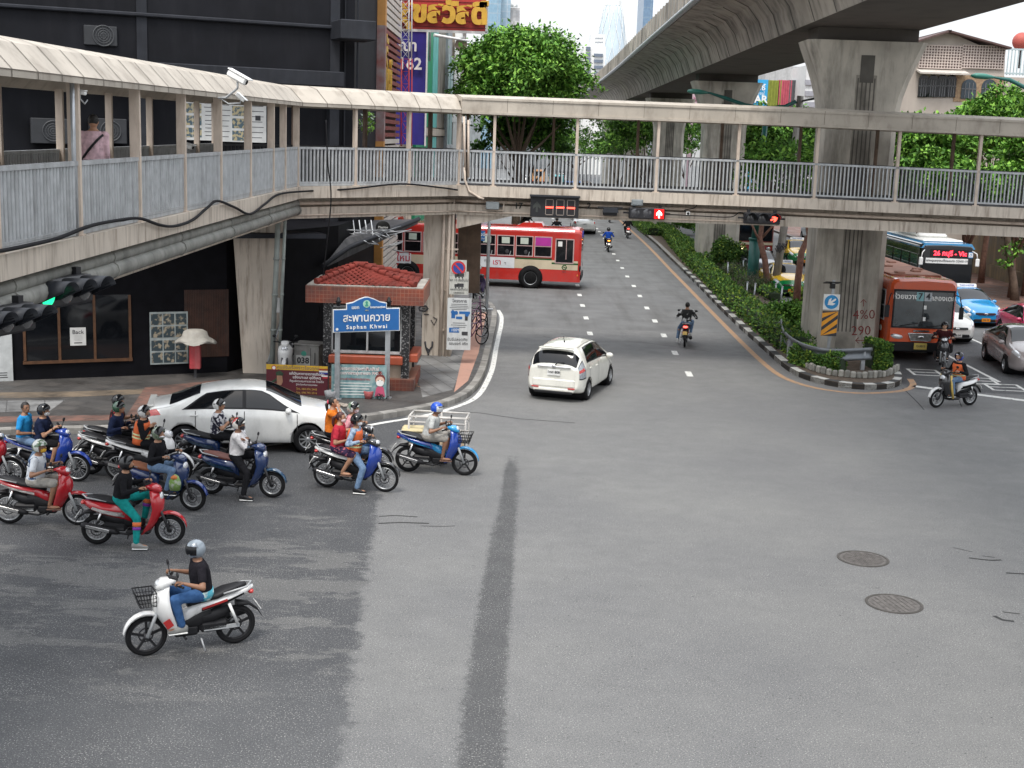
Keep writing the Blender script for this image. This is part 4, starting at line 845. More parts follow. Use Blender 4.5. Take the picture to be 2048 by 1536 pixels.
# big feathery tree left of the avenue
b=PY(1040,190,95); tree('big bright green feathery tree standing at the left side of the avenue',(b.x,96,0),5.5,b.z+.1,5.3,4.4,60,62000,.34,11,LF,(.22,.40,.38),tr=.3)
b=PY(1075,300,92); tree('darker lower tree crowding under the feathery tree',(b.x-.8,101,0),3,b.z+.7,4.4,2.5,22,9000,.40,12,LF,(.5,.4,.1),tr=.2)
for i,(px,py,Yd,rx,rz_,n,lb) in enumerate([(1300,285,128,5.6,3.0,12000,'dark tree beneath the viaduct just right of the avenue'),(1375,268,150,5.5,3.2,9000,'deep green tree behind the second pier, far down the median'),(1545,290,100,4.2,2.6,13000,'bright leafy tree between the two piers'),(1150,300,190,5,3,4000,'distant tree at the vanishing end of the avenue'),(1640,300,95,2.6,2.2,5000,'small leafy tree partly hidden by the near pier'),(1230,262,200,5,3.5,3500,'faraway dark tree against the end of the viaduct')]):
    b=PY(px,py,Yd); tree(lb,(b.x,Yd,0),3.2,b.z,rx,rz_,16,n,.34,20+i,LF,(.4,.42,.18),group='trees along the avenue',tr=.16)
for i,(px,py,Yd,rx,rz_,lb) in enumerate([(1490,330,110,3.2,1.8,'lower tree filling the gap right of the second pier'),(1240,300,150,4,2,'low tree at the far left foot of the viaduct')]):
    b=PY(px,py,Yd); tree(lb,(b.x,Yd,0),2.,b.z,rx,rz_,14,8000,.32,170+i,LF,(.4,.42,.18),group='trees along the avenue',tr=.12)
for i,(px,py,Yd,lb) in enumerate([(1830,375,64,'leafy bush tree seen through the railing right of the near pier'),(1925,385,66,'leafy bush tree seen through the railing below the beige house'),(2025,385,65,'leafy bush tree seen through the last railing bays')]):
    b=PY(px,py,Yd); tree(lb,(b.x+.4,Yd,0),2.2,b.z,2.2,1.7,14,8000,.26,180+i,LF,(.3,.42,.28),group='trees on the right pavement',bark=BRR,tr=.12)
for i,(px,py,Yd,rx,rz_,n,lb) in enumerate([(1990,282,72,3.3,2.5,14000,'broad bright tree in front of the beige house at the right edge'),(1850,300,70,3.2,1.7,11000,'low leafy tree beside the near pier on the right'),(2080,300,66,2.6,2.4,6000,'leafy tree cut off by the right border of the view')]):
    b=PY(px,py,Yd); tree(lb,(b.x,Yd,0),4.2,b.z,rx,rz_,22,int(n*1.4),.27,40+i,LF,(.2,.4,.4),group='trees on the right pavement',bark=BRR,tr=.16)
# bare-looking trunks on the right pavement with sparse sprouts
for i,(p0,p1,lb,sp) in enumerate([((1853,598),(1872,440),'dark slanting street tree trunk beside the blue taxi',0),((2030,607),(2012,455),'dark street tree trunk with small leafy shoots near the right border',260)]):
    g=G(*p0); t=thing('street_tree',lb,'tree',g,0,'trees on the right pavement'); q=PY(p1[0],p1[1],g.y)-g; mb=MB(); mb.tube([(0,0,0),q*.3+V((.05,0,0)),q*.7,q,q*1.35],[.24,.19,.17,.15,.12],0,9); mb.build('trunk',BRK,t)
    cp=[(q.x*1.2+random.uniform(-.8,.8),random.uniform(-.8,.8),q.z*1.25+random.uniform(-.4,1.2),.7) for _ in range(8)]
    if sp: cp+=[(q.x*.6,-.2,q.z*.72,.55),(q.x*.5-.3,-.2,q.z*.55,.35)]
    p_,d_=crown_pts(cp,1800+sp*2,60+i); leaves('crown',p_,d_,.2,LF,(.35,.4,.25),t,w=False,seed=61+i,asp=.3)
# median: trunks, bush, hedge, shrubs
for i,(pts,lb) in enumerate([([(1537,590),(1530,520),(1520,480),(1525,440),(1532,400)],'thin forked reddish tree trunk beside the green lamp post in the median'),([(1592,632),(1596,560),(1603,505),(1618,470),(1612,430)],'crooked reddish tree trunk in the median beside the yellow taxis')]):
    g=G(*pts[0]); t=thing('median_tree',lb,'tree',g,0,'slender trees in the median'); mb=MB(); P_=[PY(a,b,g.y+.1*k)-g for k,(a,b) in enumerate(pts)]; P_[0]=V((0,0,0)); mb.tube(P_,[.17,.15,.14,.11,.09],0,9)
    if i==0: mb.tube([P_[2],PY(1513,470,g.y)-g,PY(1500,440,g.y)-g],[.08,.06,.05],0,7); mb.tube([P_[2],PY(1545,452,g.y)-g,PY(1552,425,g.y)-g],[.07,.05,.04],0,7)
    mb.build('trunk',BRR,t); q=P_[-1]; cp=[(q.x+random.uniform(-.9,.9),random.uniform(-.9,.9),q.z+random.uniform(.8,2.6),.8) for _ in range(8)]; p_,d_=crown_pts(cp,2500,70+i); leaves('crown',p_,d_,.22,LF,(.35,.4,.25),t,w=False,seed=71+i,asp=.3)
g=G(1452,545); bu=thing('round_bush','dense rounded dark green bush in front of the second pier','bush',g); rb=[(RNG.normal()*.5,RNG.normal()*.45,1.1+RNG.normal()*.45,.55) for _ in range(14)]+[(0,0,1.1,.95)]
p_,d_=crown_pts(rb,9000,81); leaves('foliage',p_,d_,.13,LG_,(.45,.45,.10),bu,w=False,seed=82,asp=.4); mb=MB(); mb.tube([(0,0,0),(0,0,1.)],.08); mb.build('stem',BRK,bu)
def hedge(label,path,hw,h,n,ls,seed,mats=LG_,wts=(.4,.45,.15),name='hedge',z0=.14,wob=.06):
    """clipped hedge following path"""
    rg=np.random.default_rng(seed); P=np.array(path,float); seg=np.linalg.norm(np.diff(P,axis=0),axis=1); cs=np.r_[0,np.cumsum(seg)]
    c0=V((*path[0],0)); t=thing(name,label,'hedge',c0)
    mb=MB(); rgs=[]
    for s_ in np.linspace(0,cs[-1],max(4,int(cs[-1]/.8))):
        x=np.interp(s_,cs,P[:,0]);y=np.interp(s_,cs,P[:,1]); x2=np.interp(min(s_+.3,cs[-1]),cs,P[:,0]);y2=np.interp(min(s_+.3,cs[-1]),cs,P[:,1]); x1=np.interp(max(s_-.3,0),cs,P[:,0]);y1=np.interp(max(s_-.3,0),cs,P[:,1])
        tx,ty=x2-x1,y2-y1; l=math.hypot(tx,ty); nx,ny=-ty/l,tx/l; w=hw-.06
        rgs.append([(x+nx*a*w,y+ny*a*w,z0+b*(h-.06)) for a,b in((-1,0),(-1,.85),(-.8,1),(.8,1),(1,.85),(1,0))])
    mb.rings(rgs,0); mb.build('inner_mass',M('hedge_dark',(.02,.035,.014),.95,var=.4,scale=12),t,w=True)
    s_=rg.random(n)*cs[-1]; x=np.interp(s_,cs,P[:,0]);y=np.interp(s_,cs,P[:,1]); e=.2; tx=np.interp(s_+e,cs,P[:,0])-np.interp(s_-e,cs,P[:,0]); ty=np.interp(s_+e,cs,P[:,1])-np.interp(s_-e,cs,P[:,1]); l=np.hypot(tx,ty)+1e-9; nx,ny=-ty/l,tx/l
    u=rg.random(n)*(2*h+2*hw); side=np.where(u<h,-1,np.where(u<2*h,1,0)); a=np.where(side==0,rg.uniform(-hw,hw,n),side*hw); z=np.where(side==0,h,rg.random(n)*h)
    bump=wob*np.sin(s_*3.1+z*4)+wob*.7*np.sin(s_*7.7)+rg.normal(size=n)*.03
    a=a+side*bump; z=z+(side==0)*bump; nr=np.stack([nx*side,ny*side,(side==0)*1.+.2],1)
    leaves('foliage',np.stack([x+nx*a,y+ny*a,z0+z],1),nr,ls,mats,wts,t,w=True,seed=seed,asp=.35,droop=0); return t
mh=[(10.35,150),(10.3,100)]+[g2(*p) for p in [(1331,470),(1372,520),(1430,577),(1470,617),(1515,655),(1562,695),(1600,722)]]
hd=[(x+.0,y) for x,y in mh]
hedge('long clipped green hedge along the left kerb of the median',hd,.42,.62,42000,.11,91,wts=(.35,.5,.15))
hedge('low clipped hedge curving round the nose of the median below the guard rail',[g2(1601,734),g2(1643,749),g2(1684,754)],.36,.5,9000,.09,92)
c=G(1757,746); hedge('rounded clipped hedge block at the right tip of the median nose',[(c.x-.32,c.y+.2),(c.x+.3,c.y+.25)],.5,.86,7000,.085,93)
hedge('clipped hedge along the right side of the median beside the taxis',[(12.0,60),(11.9,80),(11.9,130)],.3,.4,12000,.12,94)
# looser planting inside the median
for i,(px,py,rx,h,n,c,lb) in enumerate([(1575,650,.9,.6,4000,1,'bright low shrubs growing at the foot of the near pier'),(1500,590,1.,.8,3500,0,'dusty grey green undergrowth around the green post'),(1470,560,1.,.7,3500,0,'twiggy undergrowth beneath the round bush'),(1420,530,.9,.8,3500,2,'yellowish shrub at the base of the second pier'),(1370,470,1.3,1.3,4500,1,'tall bright shrubs in the median before the second pier'),(1335,440,1.3,1.5,4500,1,'tall mixed shrubs further along the median'),(1622,610,.6,.5,2500,2,'small yellow green plants at the left foot of the near pier'),(1620,690,.7,.6,3500,1,'small leafy plants behind the guard rail bend')]):
    g=G(px,py); bl=[(RNG.normal()*rx*.5,RNG.normal()*rx*.6,h*.4+.15+RNG.random()*h*.5,.35+.2*RNG.random()) for _ in range(12)]
    t=thing('shrub',lb,'shrub',g,0,'loose shrubs inside the median'); p_,d_=crown_pts(bl,n,100+i); leaves('foliage',p_,d_,.15 if c else .1,[LG_,LF,LG_][c] if c!=0 else [LG_[0],M('leaf_dusty',(.11,.11,.09),.8,var=.3),M('twig_brown',(.12,.09,.065),.9)],[(.3,.4,.3),(.3,.45,.25),(.15,.45,.4)][c] if c else (.4,.3,.3),t,w=False,seed=110+i,asp=.3 if c else .1)
# ivy-ish planting by right wall
g=(27.0,70,2.2); bl=[(0,RNG.normal()*5,.8+RNG.normal()*.5,.8) for _ in range(10)]; t=thing('creeper','dark creeper climbing the grilles on the right boundary wall','plant',g); p_,d_=crown_pts(bl,4000,130); leaves('foliage',p_,d_,.2,LG_,(.6,.3,.1),t,w=False,seed=131)
g=PY(732,250,47); t=thing('balcony_plant','small pale leafed plant growing on the black building ledge','plant',g); p_,d_=crown_pts([(0,0,0,.3),(.1,0,.3,.2)],250,140); leaves('foliage',p_,d_,.14,[LF[2],M('leaf_pale',(.3,.36,.28),.6)],(.5,.5),t,w=False,seed=141)
# ---------------- police kiosk ----------------
RT=M('roof_tile_red',(.175,.034,.026),.8,var=.3,scale=2.5,streak=.4,st=(2,2,2),spec=.2); RTB=paver('fascia_tile',(.28,.062,.03),(.23,.05,.026),(.34,.15,.10),.105,.105,0,.006,0.)
for x in RTB.node_tree.nodes:
    if x.type=='MAPPING': x.inputs['Rotation'].default_value=(R(90),0,0)
REDS=M('sill_red',(.36,.075,.035),.45,var=.12,streak=.25); PAT=M('mosaic_black',(.02,.02,.022),.3,col2=(.25,.25,.25),scale=22,thr=(.57,.6)); CRW=M('kiosk_cream',(.45,.37,.29),.8,var=.12,streak=.4)
KX=PY(733,640,35.7).x; ks=thing('police_kiosk','small police kiosk with red tiled roof, red tile fascia and dark sliding windows','kiosk',(KX,35.7,.155))
zk=lambda y,Yd=35.7:PY(737,y,Yd).z-.155
zf0,zf1,zap=zk(611,35.2),zk(577,35.2),zk(531,36.8); bw=2.34; bd=2.1
mb=MB(); mb.box((0,bd/2,.16),(bw+.36,bd+.3,.32)); mb.build('plinth',RTB,ks)
mb=MB(); z1=zk(728); mb.box((0,bd/2+.02,(z1+.32)/2),(bw-.1,bd-.1,z1-.32)); mb.build('wall',CRW,ks)
mb=MB(); zs=(zk(727)+zk(711))/2; mb.box((0,.0,zs),(bw-.30,.30,zk(711)-zk(727)),ch=.02); mb.box((bw/2+.12,bd/2-.2,zs+.05),(.26,1.5,.22),ch=.02); mb.build('sill',REDS,ks)
for sx in(-1,1):
  for y_ in(.10,bd-.1): mb=MB(); mb.box((sx*(bw/2-.09),y_,zf0/2+.1),(.22,.22,zf0-.2)); mb.build('pillar',PAT,ks)
mb=MB(); zw0,zw1=zk(709),zf0; mb.box((0,bd/2,(zw0+zw1)/2),(bw-.3,bd-.3,zw1-zw0)); mb.build('window',GLS,ks)
mb=MB(); w_=bw-.42; 
for bx in [((0,.1,zw0+.05),(w_,.06,.07)),((0,.1,zw1-.12),(w_,.06,.07)),((-w_/2,.1,(zw0+zw1)/2),(.06,.06,zw1-zw0)),((w_/2,.1,(zw0+zw1)/2),(.06,.06,zw1-zw0)),((.02,.1,(zw0+zw1)/2),(.05,.07,zw1-zw0-.1))]: mb.box(*bx)
mb.build('window_frame',ALU,ks)
fw_=3.22; mb=MB(); mb.box((-.03,bd/2,(zf0+zf1)/2),(fw_,fw_-.6,zf1-zf0)); mb.build('fascia',RTB,ks); mb=MB(); mb.box((-.03,bd/2,zf1+.01),(fw_-.06,fw_-.66,.03)); mb.build('gutter',CONC,ks)
mb=MB(); hw_=1.36; hd_=1.12; cx,cy=-.03,bd/2; zb=zf1+.03; ap=V((cx-.32,cy,zap))
cr=[V((cx-hw_,cy-hd_,zb)),V((cx+hw_,cy-hd_,zb)),V((cx+hw_,cy+hd_,zb)),V((cx-hw_,cy+hd_,zb))]
nr=11
for s in range(4):
    a,b=cr[s],cr[(s+1)%4]; wav=int(14)
    for r_ in range(nr):
        t0,t1=r_/nr,(r_+1)/nr; L0,R0=a.lerp(ap,t0),b.lerp(ap,t0); L1,R1=a.lerp(ap,t1),b.lerp(ap,t1); n=max(4,int((R0-L0).length/.05)); v0=[];v1=[]
        for i in range(n+1):
            u=i/n; h=.026*math.sin(u*(R0-L0).length/.19*2*math.pi); v0.append(L0.lerp(R0,u)+V((0,0,.05+h))); v1.append(L1.lerp(R1,u)+V((0,0,.012+h)))
        m=n+1; mb.add(v0+v1+[p-V((0,0,.05)) for p in v0],[(i,i+1,m+i+1,m+i) for i in range(n)]+[(2*m+i,2*m+i+1,i+1,i) for i in range(n)],0,True)
for c in cr:
    for k in range(8):
        p=c.lerp(ap,k/8); q=c.lerp(ap,(k+1.15)/8); mb.tube([p+V((0,0,.06)),q+V((0,0,.035))],[.095,.07],0,10)
mb.build('tiled_roof',RT,ks,norm=False)
# intersection name sign
SB=M('sign_blue',(.015,.12,.36),.45,var=.06,scale=3)
p0,p1=PY(676,660,34.1),PY(775,655,34.5); sg=thing('intersection_sign','blue intersection name board with white Thai and English writing on two posts','sign',(p0.x,p0.y,.155)); rzs=math.atan2(p1.y-p0.y,p1.x-p0.x)
for px_,yd in ((675,34.1),(776,34.5)):
    a=PY(px_,640,yd); mb=MB(); mb.box((a.x,a.y+.05,a.z/2+.1),(.13,.09,a.z-.1)); mb.box((a.x,a.y+.05,.165),(.24,.2,.02)); mb.build('post',STL,sg,w=True)
    a=PY(px_+2,603,yd); mb=MB(); mb.lathe([(0,-.12),(.05,-.12),(.06,-.02),(.09,0),(.05,.03),(.04,.1),(0,.13)],tuple(a),ax='z',n=12); mb.build('finial',BPL,sg,w=True)
c=PY(733,639,34.3); W2=.87
def signpoly(e): return [(-W2-e,-.30-e),(W2+e,-.30-e),(W2+e,.27+e),(.52+e,.27+e),(.52+e,.42+e),(.36,.45+e),(.2,.53+e),(.05,.58+e),(-.05,.58+e),(-.2,.53+e),(-.36,.45+e),(-.52-e,.42+e),(-.52-e,.27+e),(-W2-e,.27+e)]
Tm=Matrix.Translation(c)@Matrix.Rotation(rzs,4,'Z')@Matrix.Rotation(R(-1.0),4,'Y')
mb=MB(); mb.T=Tm; mb.prism(signpoly(.022),-.02,.03,'y'); mb.build('border',WHT,sg,w=True); mb=MB(); mb.T=Tm; mb.prism(signpoly(0),-.032,.02,'y'); mb.build('panel',SB,sg,w=True)
xd=Tm.to_3x3()@X; zd=Tm.to_3x3()@Z
def onT(x,z,y=-.04): return Tm@V((x,y,z))
text('สะพานควาย',.30,WHT,onT(0,.05),xd,zd,sg,off=.004,sp=1.0,sx=.9); text('Saphan Khwai',.145,WHT,onT(0,-.19),xd,zd,sg,off=.004,sp=1.35); text('แยก',.12,WHT,onT(-.30,.33),xd,zd,sg,off=.002); text('Intersection',.085,WHT,onT(.30,.33),xd,zd,sg,off=.002); text('กทม',.05,M('gold_small',(.6,.45,.1),.5),onT(0,.25),xd,zd,sg)
mb=MB(); mb.T=Tm; mb.lathe([(0,-.038),(.10,-.038)],(0,0,.42),n=24); mb.build('emblem',M('emblem_green',(.25,.55,.42),.5,col2=(.45,.65,.5),scale=30),sg,w=True); mb=MB(); mb.T=Tm; mb.prism([(-.05,.36),(.05,.36),(.02,.42),(.035,.47),(0,.50),(-.035,.47),(-.02,.42)],-.046,-.04,'y'); mb.build('emblem_figure',M('emblem_dark',(.05,.3,.22),.5),sg,w=True)
mb=MB(); mb.T=Tm; mb.lathe([(0,-.038),(.035,-.038)],(-.79,0,-.235),n=14); mb.build('sticker',WHT,sg,w=True)
# banners
YEL=M('banner_yellow',(.62,.38,.03),.6); MRN=M('banner_maroon',(.10,.012,.02),.6,var=.15); FLG=M('flag_red',(.5,.03,.04),.6); FLB=M('flag_blue',(.03,.04,.25),.6); UNI=M('uniform_green',(.05,.09,.045),.8,col2=(.02,.04,.025),scale=20)
c=PY(594,764,34.55); bn=poster('banner','maroon and yellow banner with a saluting man in green uniform','banner',c,1.66,.92,R(-2),MRN,[(.5,.075,1.0,.15,YEL),('ศูนย์รับเรื่องราวร้องทุกข์',.52,.08,.12,M('navy_ink',(.02,.02,.12),.6)),('แก้ปัญหาการจราจรติดขัด',.66,.25,.095,WHT,.001),('แจ้งเบาะแส อุบัติเหตุ',.66,.36,.095,WHT,.001),('ที่ศูนย์ควบคุมการจราจร โดยเร็ว',.66,.47,.075,WHT),('รู้ทันป้องกันอาชญากรรม',.66,.57,.06,WHT),('โทร. 084 076 2445',.66,.70,.075,M('ink_gold',(.6,.4,.08),.6)),('โทร. 098 792 2016',.66,.81,.075,_mc['ink_gold']),(.70,.91,.4,.014,WHT),(.74,.95,.3,.012,WHT),(.93,.10,.14,.05,FLG),(.93,.155,.14,.05,WHT),(.93,.21,.14,.05,FLB),(.95,.29,.1,.04,WHT),(.96,.34,.08,.04,FLG)])
mb=MB(); mb.prism([(-.75,-.46),(-.72,-.30),(-.62,-.17),(-.50,-.12),(-.38,-.17),(-.30,-.30),(-.28,-.46)],-.018,-.012,'y'); mb.prism([(-.62,-.19),(-.76,-.12),(-.78,-.06),(-.60,.05),(-.48,.16),(-.46,.13),(-.57,.0),(-.68,-.06),(-.60,-.12)],-.019,-.013,'y'); mb.prism([(-.56,.16),(-.38,.16),(-.36,.22),(-.45,.29),(-.57,.25)],-.022,-.016,'y'); mb.build('uniform_picture',UNI,bn); mb=MB(); mb.prism([(-.54,-.10),(-.42,-.10),(-.38,.0),(-.40,.16),(-.54,.16)],-.020,-.014,'y'); mb.build('face_picture',SKN,bn)
mb=MB(); mb.lathe([(0,-.02),(.065,-.02)],(-.62,0,.37),n=20); mb.build('seal',FLG,bn); mb=MB(); mb.lathe([(0,-.025),(.045,-.025)],(-.62,0,.37),n=20); mb.build('seal_centre',WHT,bn)
for x_ in(-.82,.84): mb=MB(); mb.box((x_,.03,-.22),(.03,.03,1.45)); mb.build('stake',DRK,bn)
TEA=M('banner_teal',(.12,.24,.26),.7,col2=(.27,.38,.38),scale=5,thr=(.4,.6)); RDT=M('ink_red',(.4,.02,.03),.6)
c=PY(718,763,34.3); bn=poster('banner','wrinkled teal banner with red and white Thai text and a masked cartoon woman','banner',c,1.46,.90,R(4),TEA,[('โครงการประชาสัมพันธ์',.5,.12,.12,WHT,.005),('โครงการประชาสัมพันธ์',.5,.118,.12,RDT),('มาตรการลดฝุ่นละออง PM2.5',.5,.25,.105,WHT,.005),('มาตรการลดฝุ่นละออง PM2.5',.5,.248,.105,RDT),('ความห่วงใยของประชาชน',.42,.43,.085,RDT)]+[(.40+.04*(i%2),.55+.085*i,.58,.020,WHT) for i in range(5)]+[(.06,.62+.11*i,.03,.05,WHT) for i in range(3)])
SKC=M('picture_skin',(.62,.42,.33),.7); HRC=M('picture_hair',(.15,.03,.025),.6); PNK=M('picture_pink',(.5,.08,.16),.6)
def disc(par,x,z,r,y,mat,nm,sx=1): mb=MB(); mb.prism([(x+r*sx*math.cos(q),z+r*math.sin(q)) for q in np.linspace(0,2*math.pi,25)[:-1]],y,y+.004,'y'); mb.build(nm,mat,par)
disc(bn,.56,.08,.135,-.018,HRC,'hair_picture'); disc(bn,.56,.24,.055,-.018,HRC,'hair_picture'); disc(bn,.56,.03,.115,-.023,SKC,'face_picture'); disc(bn,.56,-.03,.085,-.028,WHT,'mask_picture',1.2)
mb=MB(); mb.prism([(.42,-.40),(.70,-.40),(.66,-.16),(.60,-.10),(.52,-.10),(.46,-.16)],-.020,-.016,'y'); mb.build('dress_picture',PNK,bn)
for s in(-1,1): disc(bn,.56+s*.045,.045,.012,-.029,INK,'eye_picture')
# rubbish by the kiosk foot
for i,(px,py,lb,cl,sz) in enumerate([(737,797,'broken pink plastic pot among rubbish at the sign foot',(.4,.10,.10),.14),(660,797,'grey helmet shaped plastic lump beside the left sign post',(.35,.35,.36),.16),(690,812,'flattened beige scrap lying on the kerb',(.42,.36,.3),.16),(762,800,'bent black scrap wire bundle by the right sign post',(.03,.03,.03),.14),(822,775,'brown leaf and twig pile beside the kiosk corner',(.22,.13,.08),.2)]):
    p=G(px,py,.16); t=thing(['plastic_pot','plastic_lump','flat_scrap','wire_bundle','twig_pile'][i],lb,'rubbish',p,i); mb=MB(); RN=np.random.default_rng(i)
    if i in(3,4):
        for k in range(9): a=RN.normal(size=3)*sz*.6; b=RN.normal(size=3)*sz*.6; a[2]=abs(a[2]);b[2]=abs(b[2]); mb.tube([a,(a+b)/2+RN.normal(size=3)*.04+[0,0,.05],b],.012,0,5)
    elif i==2: mb.box((0,0,.02),(.35,.2,.03),0,ry=.05,ch=.01); mb.box((.2,.1,.04),(.25,.1,.015),rz=.7)
    else: mb.lathe([(0,0),(sz*.7,0),(sz,.2),(sz*.85,.21),(sz*.6,.03)],ax='z',n=14)
    mb.build('scrap_piece',M('scrap%d'%i,cl,.7,var=.3,scale=8),t)
# utility cabinet 038
c=G(619,745,.155); c=PY(619,742,37.4); cab=thing('utility_cabinet','grey steel utility cabinet numbered 038 beside the kiosk','cabinet',(c.x,37.4,.155),R(-8)); CG=M('cabinet_grey',(.27,.265,.25),.65,.2,var=.15,streak=.35)
h=PY(619,688,37.4).z-.155; mb=MB(); mb.box((0,0,h/2),(.74,.6,h),ch=.015); mb.box((0,0,h+.02),(.80,.66,.05),ch=.015); mb.build('case',CG,cab); mb=MB(); mb.box((.25,-.305,h*.6),(.02,.02,.35)); mb.box((.12,-.306,h/2),(.01,.008,h*.85)); mb.build('door_seam',BPL,cab); text('038',.24,INK,(-.10,-.308,h*.52),X,Z,cab,w=False,off=.008); mb=MB(); mb.box((-.10,-.303,h*.52),(.42,.006,.3)); mb.build('number_patch',M('patch_pale',(.55,.55,.52),.7),cab); mb=MB(); mb.lathe([(0,-.306),(.08,-.306)],(-.08,0,h*.74),n=16); mb.build('emblem',_mc['emblem_dark'],cab)
p=PY(553,610,37.); o=MB().box(p,(.22,.16,.42),ch=.01).build('meter_box',M('box_pale',(.5,.5,.49),.5)); tag(o,'small white meter box strapped to the pipes of the tapered column','box')
o=MB(); o.tube([PY(562,640,38),PY(534,730,37.2)],.03,0,8); o=o.build('leaning_pole',STL); tag(o,'thin pale pole leaning in the dark passage behind the tapered column','pole')
# red post with folded white canvas hood
p=G(391,755,.155); hy=thing('hooded_post','red post box on a stand covered by a drooping white canvas hood','post',(p.x,p.y,.155),R(8)); hr=lambda y:PY(391,y,p.y).z-.155
mb=MB(); mb.box((0,0,hr(735)/2),(.07,.07,hr(735))); mb.build('stand',DRK,hy); mb=MB(); mb.box((0,0,(hr(737)+hr(683))/2),(.30,.26,hr(683)-hr(737)),ch=.02); mb.build('box',M('post_red',(.45,.05,.06),.5,var=.2,streak=.3,scale=4,scol=(.4,.3,.28)),hy)
CAN_=M('canvas_white',(.36,.345,.31),.85,var=.15,scale=5,streak=.4,st=(4,4,4),scol=(.25,.22,.19),bump=.3); rg=[]
for k,(r_,z) in enumerate([(.55,-.06),(.46,0),(.34,.10),(.30,.24),(.20,.30),(.0,.31)]):
    rg.append([(r_*math.cos(q)*(1.05+.10*math.sin(3*q)),r_*.8*math.sin(q),hr(680)+z-.05*(k<2)*math.cos(4*q)) for q in np.linspace(0,2*math.pi,25)[:-1]])
mb=MB(); mb.rings(rg,0); mb.build('hood',CAN_,hy)
# ---------------- signs by the second column ----------------
GYS=M('sign_grey',(.50,.50,.46),.6,var=.08,streak=.3); RDS=M('sign_red_round',(.55,.03,.03),.45); BLR=M('sign_blue_round',(.03,.06,.28),.45)
c=PY(917,536,40.6); t=poster('no_parking_sign','square sign with a round red and blue no parking mark on the column side','sign',c,.50,.50,0,GYS,[])
mb=MB(); mb.lathe([(0,-.014),(.22,-.014)],n=30); mb.build('ring',RDS,t); mb=MB(); mb.lathe([(0,-.018),(.165,-.018)],n=30); mb.build('disc',BLR,t); mb=MB(); mb.box((0,-.02,0),(.36,.004,.045),ry=R(45)); mb.build('slash',RDS,t)
c=PY(918,566,40.6); t=poster('truck_limit_sign','grey sign with two black truck symbols and lines of Thai text','sign',c,.60,.72,0,GYS,[('รถ 10 ล้อขึ้นไป',.5,.38,.10,INK),('และรถบรรทุกไป',.5,.78,.09,INK),('และรถพ่วง',.5,.92,.08,INK)])
mb=MB()
for z_,k in ((.24,0),(-.08,1)):
    mb.box((-.08+.0,-.014,z_),(.12,.004,.09)); mb.box((.05,-.014,z_+.015),(.20,.004,.11)); 
    for x_ in(-.1,.0,.1): mb.lathe([(0,-.014),(.025,-.014)],(x_,0,z_-.07),n=10)
mb.build('truck_symbol',INK,t)
c=PY(918,648,40.2); t=poster('notice_board','tall white standee with blue figures of riders leaning on the column','sign',c,.74,1.62,R(3),M('standee_white',(.58,.60,.60),.5,var=.06,streak=.25),[('โครงการ',.5,.06,.13,INK,.002)]+lines(.5,.12,.22,4,.8,INK,.008)+[(.25,.33,.16,.12,SB),(.72,.28,.45,.05,SB),(.5,.38,.26,.05,SB),(.8,.37,.12,.12,INK)]+lines(.5,.48,.56,3,.7,INK,.008)+[(.3,.62,.42,.09,SB),('100%',.36,.62,.13,WHT),(.75,.68,.25,.07,INK),('ขับขี่ปลอดภัย',.45,.80,.12,INK),('รณรงค์ จริง',.5,.88,.12,INK)])
for x_,z_ in((-.20,.37),(-.10,.35),(.24,.30)): disc(t,x_,z_,.06,-.022,SB,'rider_picture')
pole_y=53.; g=G(973,628); lp=thing('curved_top_pole','grey steel pole with a hooked top on the pavement corner','pole',g); z1=PY(975,445,g.y).z; mb=MB(); mb.tube([(0,0,.1),(0,0,z1),(-.06,0,z1+.35),(-.3,0,z1+.55),(-.75,0,z1+.62)],.07,0,10); mb.box((0,0,.2),(.5,.3,.06)); mb.build('tube',STL,lp)
c=PY(950,471,47); t=poster('street_name_sign','small blue street name sign with white writing hanging near the column','sign',c,.72,.36,0,SB,[('สุทธิสารวินิจฉัย',.5,.38,.15,WHT,.002),('Sutthisan Winitchai',.5,.76,.09,WHT)])
mb=MB(); mb.tube([(-.18,.05,1.2),(-.18,.05,-.9)],.04,0,8); mb.build('hanger',DRK,t); mb=MB(); mb.prism([(-.33,-.20),(.05,-.20),(0,-.28),(-.28,-.28)],-.03,.02,'y'); mb.build('green_tab',M('tab_green',(.03,.25,.13),.5),t)
c=PY(943,521,47); t=poster('no_entry_sign','round red no entry style sign on a small white plate','sign',c,.33,.42,0,WHT,[]); mb=MB(); mb.lathe([(0,-.014),(.15,-.014)],(0,0,.02),n=26); mb.build('disc',RDS,t); mb=MB(); mb.box((0,-.018,.02),(.2,.004,.05)); mb.build('bar',WHT,t)
mb=MB(); mb.tube([(0,.05,.2),(0,.05,-2.9)],.035,0,8); mb.build('post',STL,t)
c=PY(944,540,47); t=poster('small_plate_sign','small white plate with two black text lines under the red round sign','sign',c,.30,.24,0,WHT,[('เฉพาะ',.5,.3,.09,INK),('รถเข้า',.5,.72,.09,INK)])
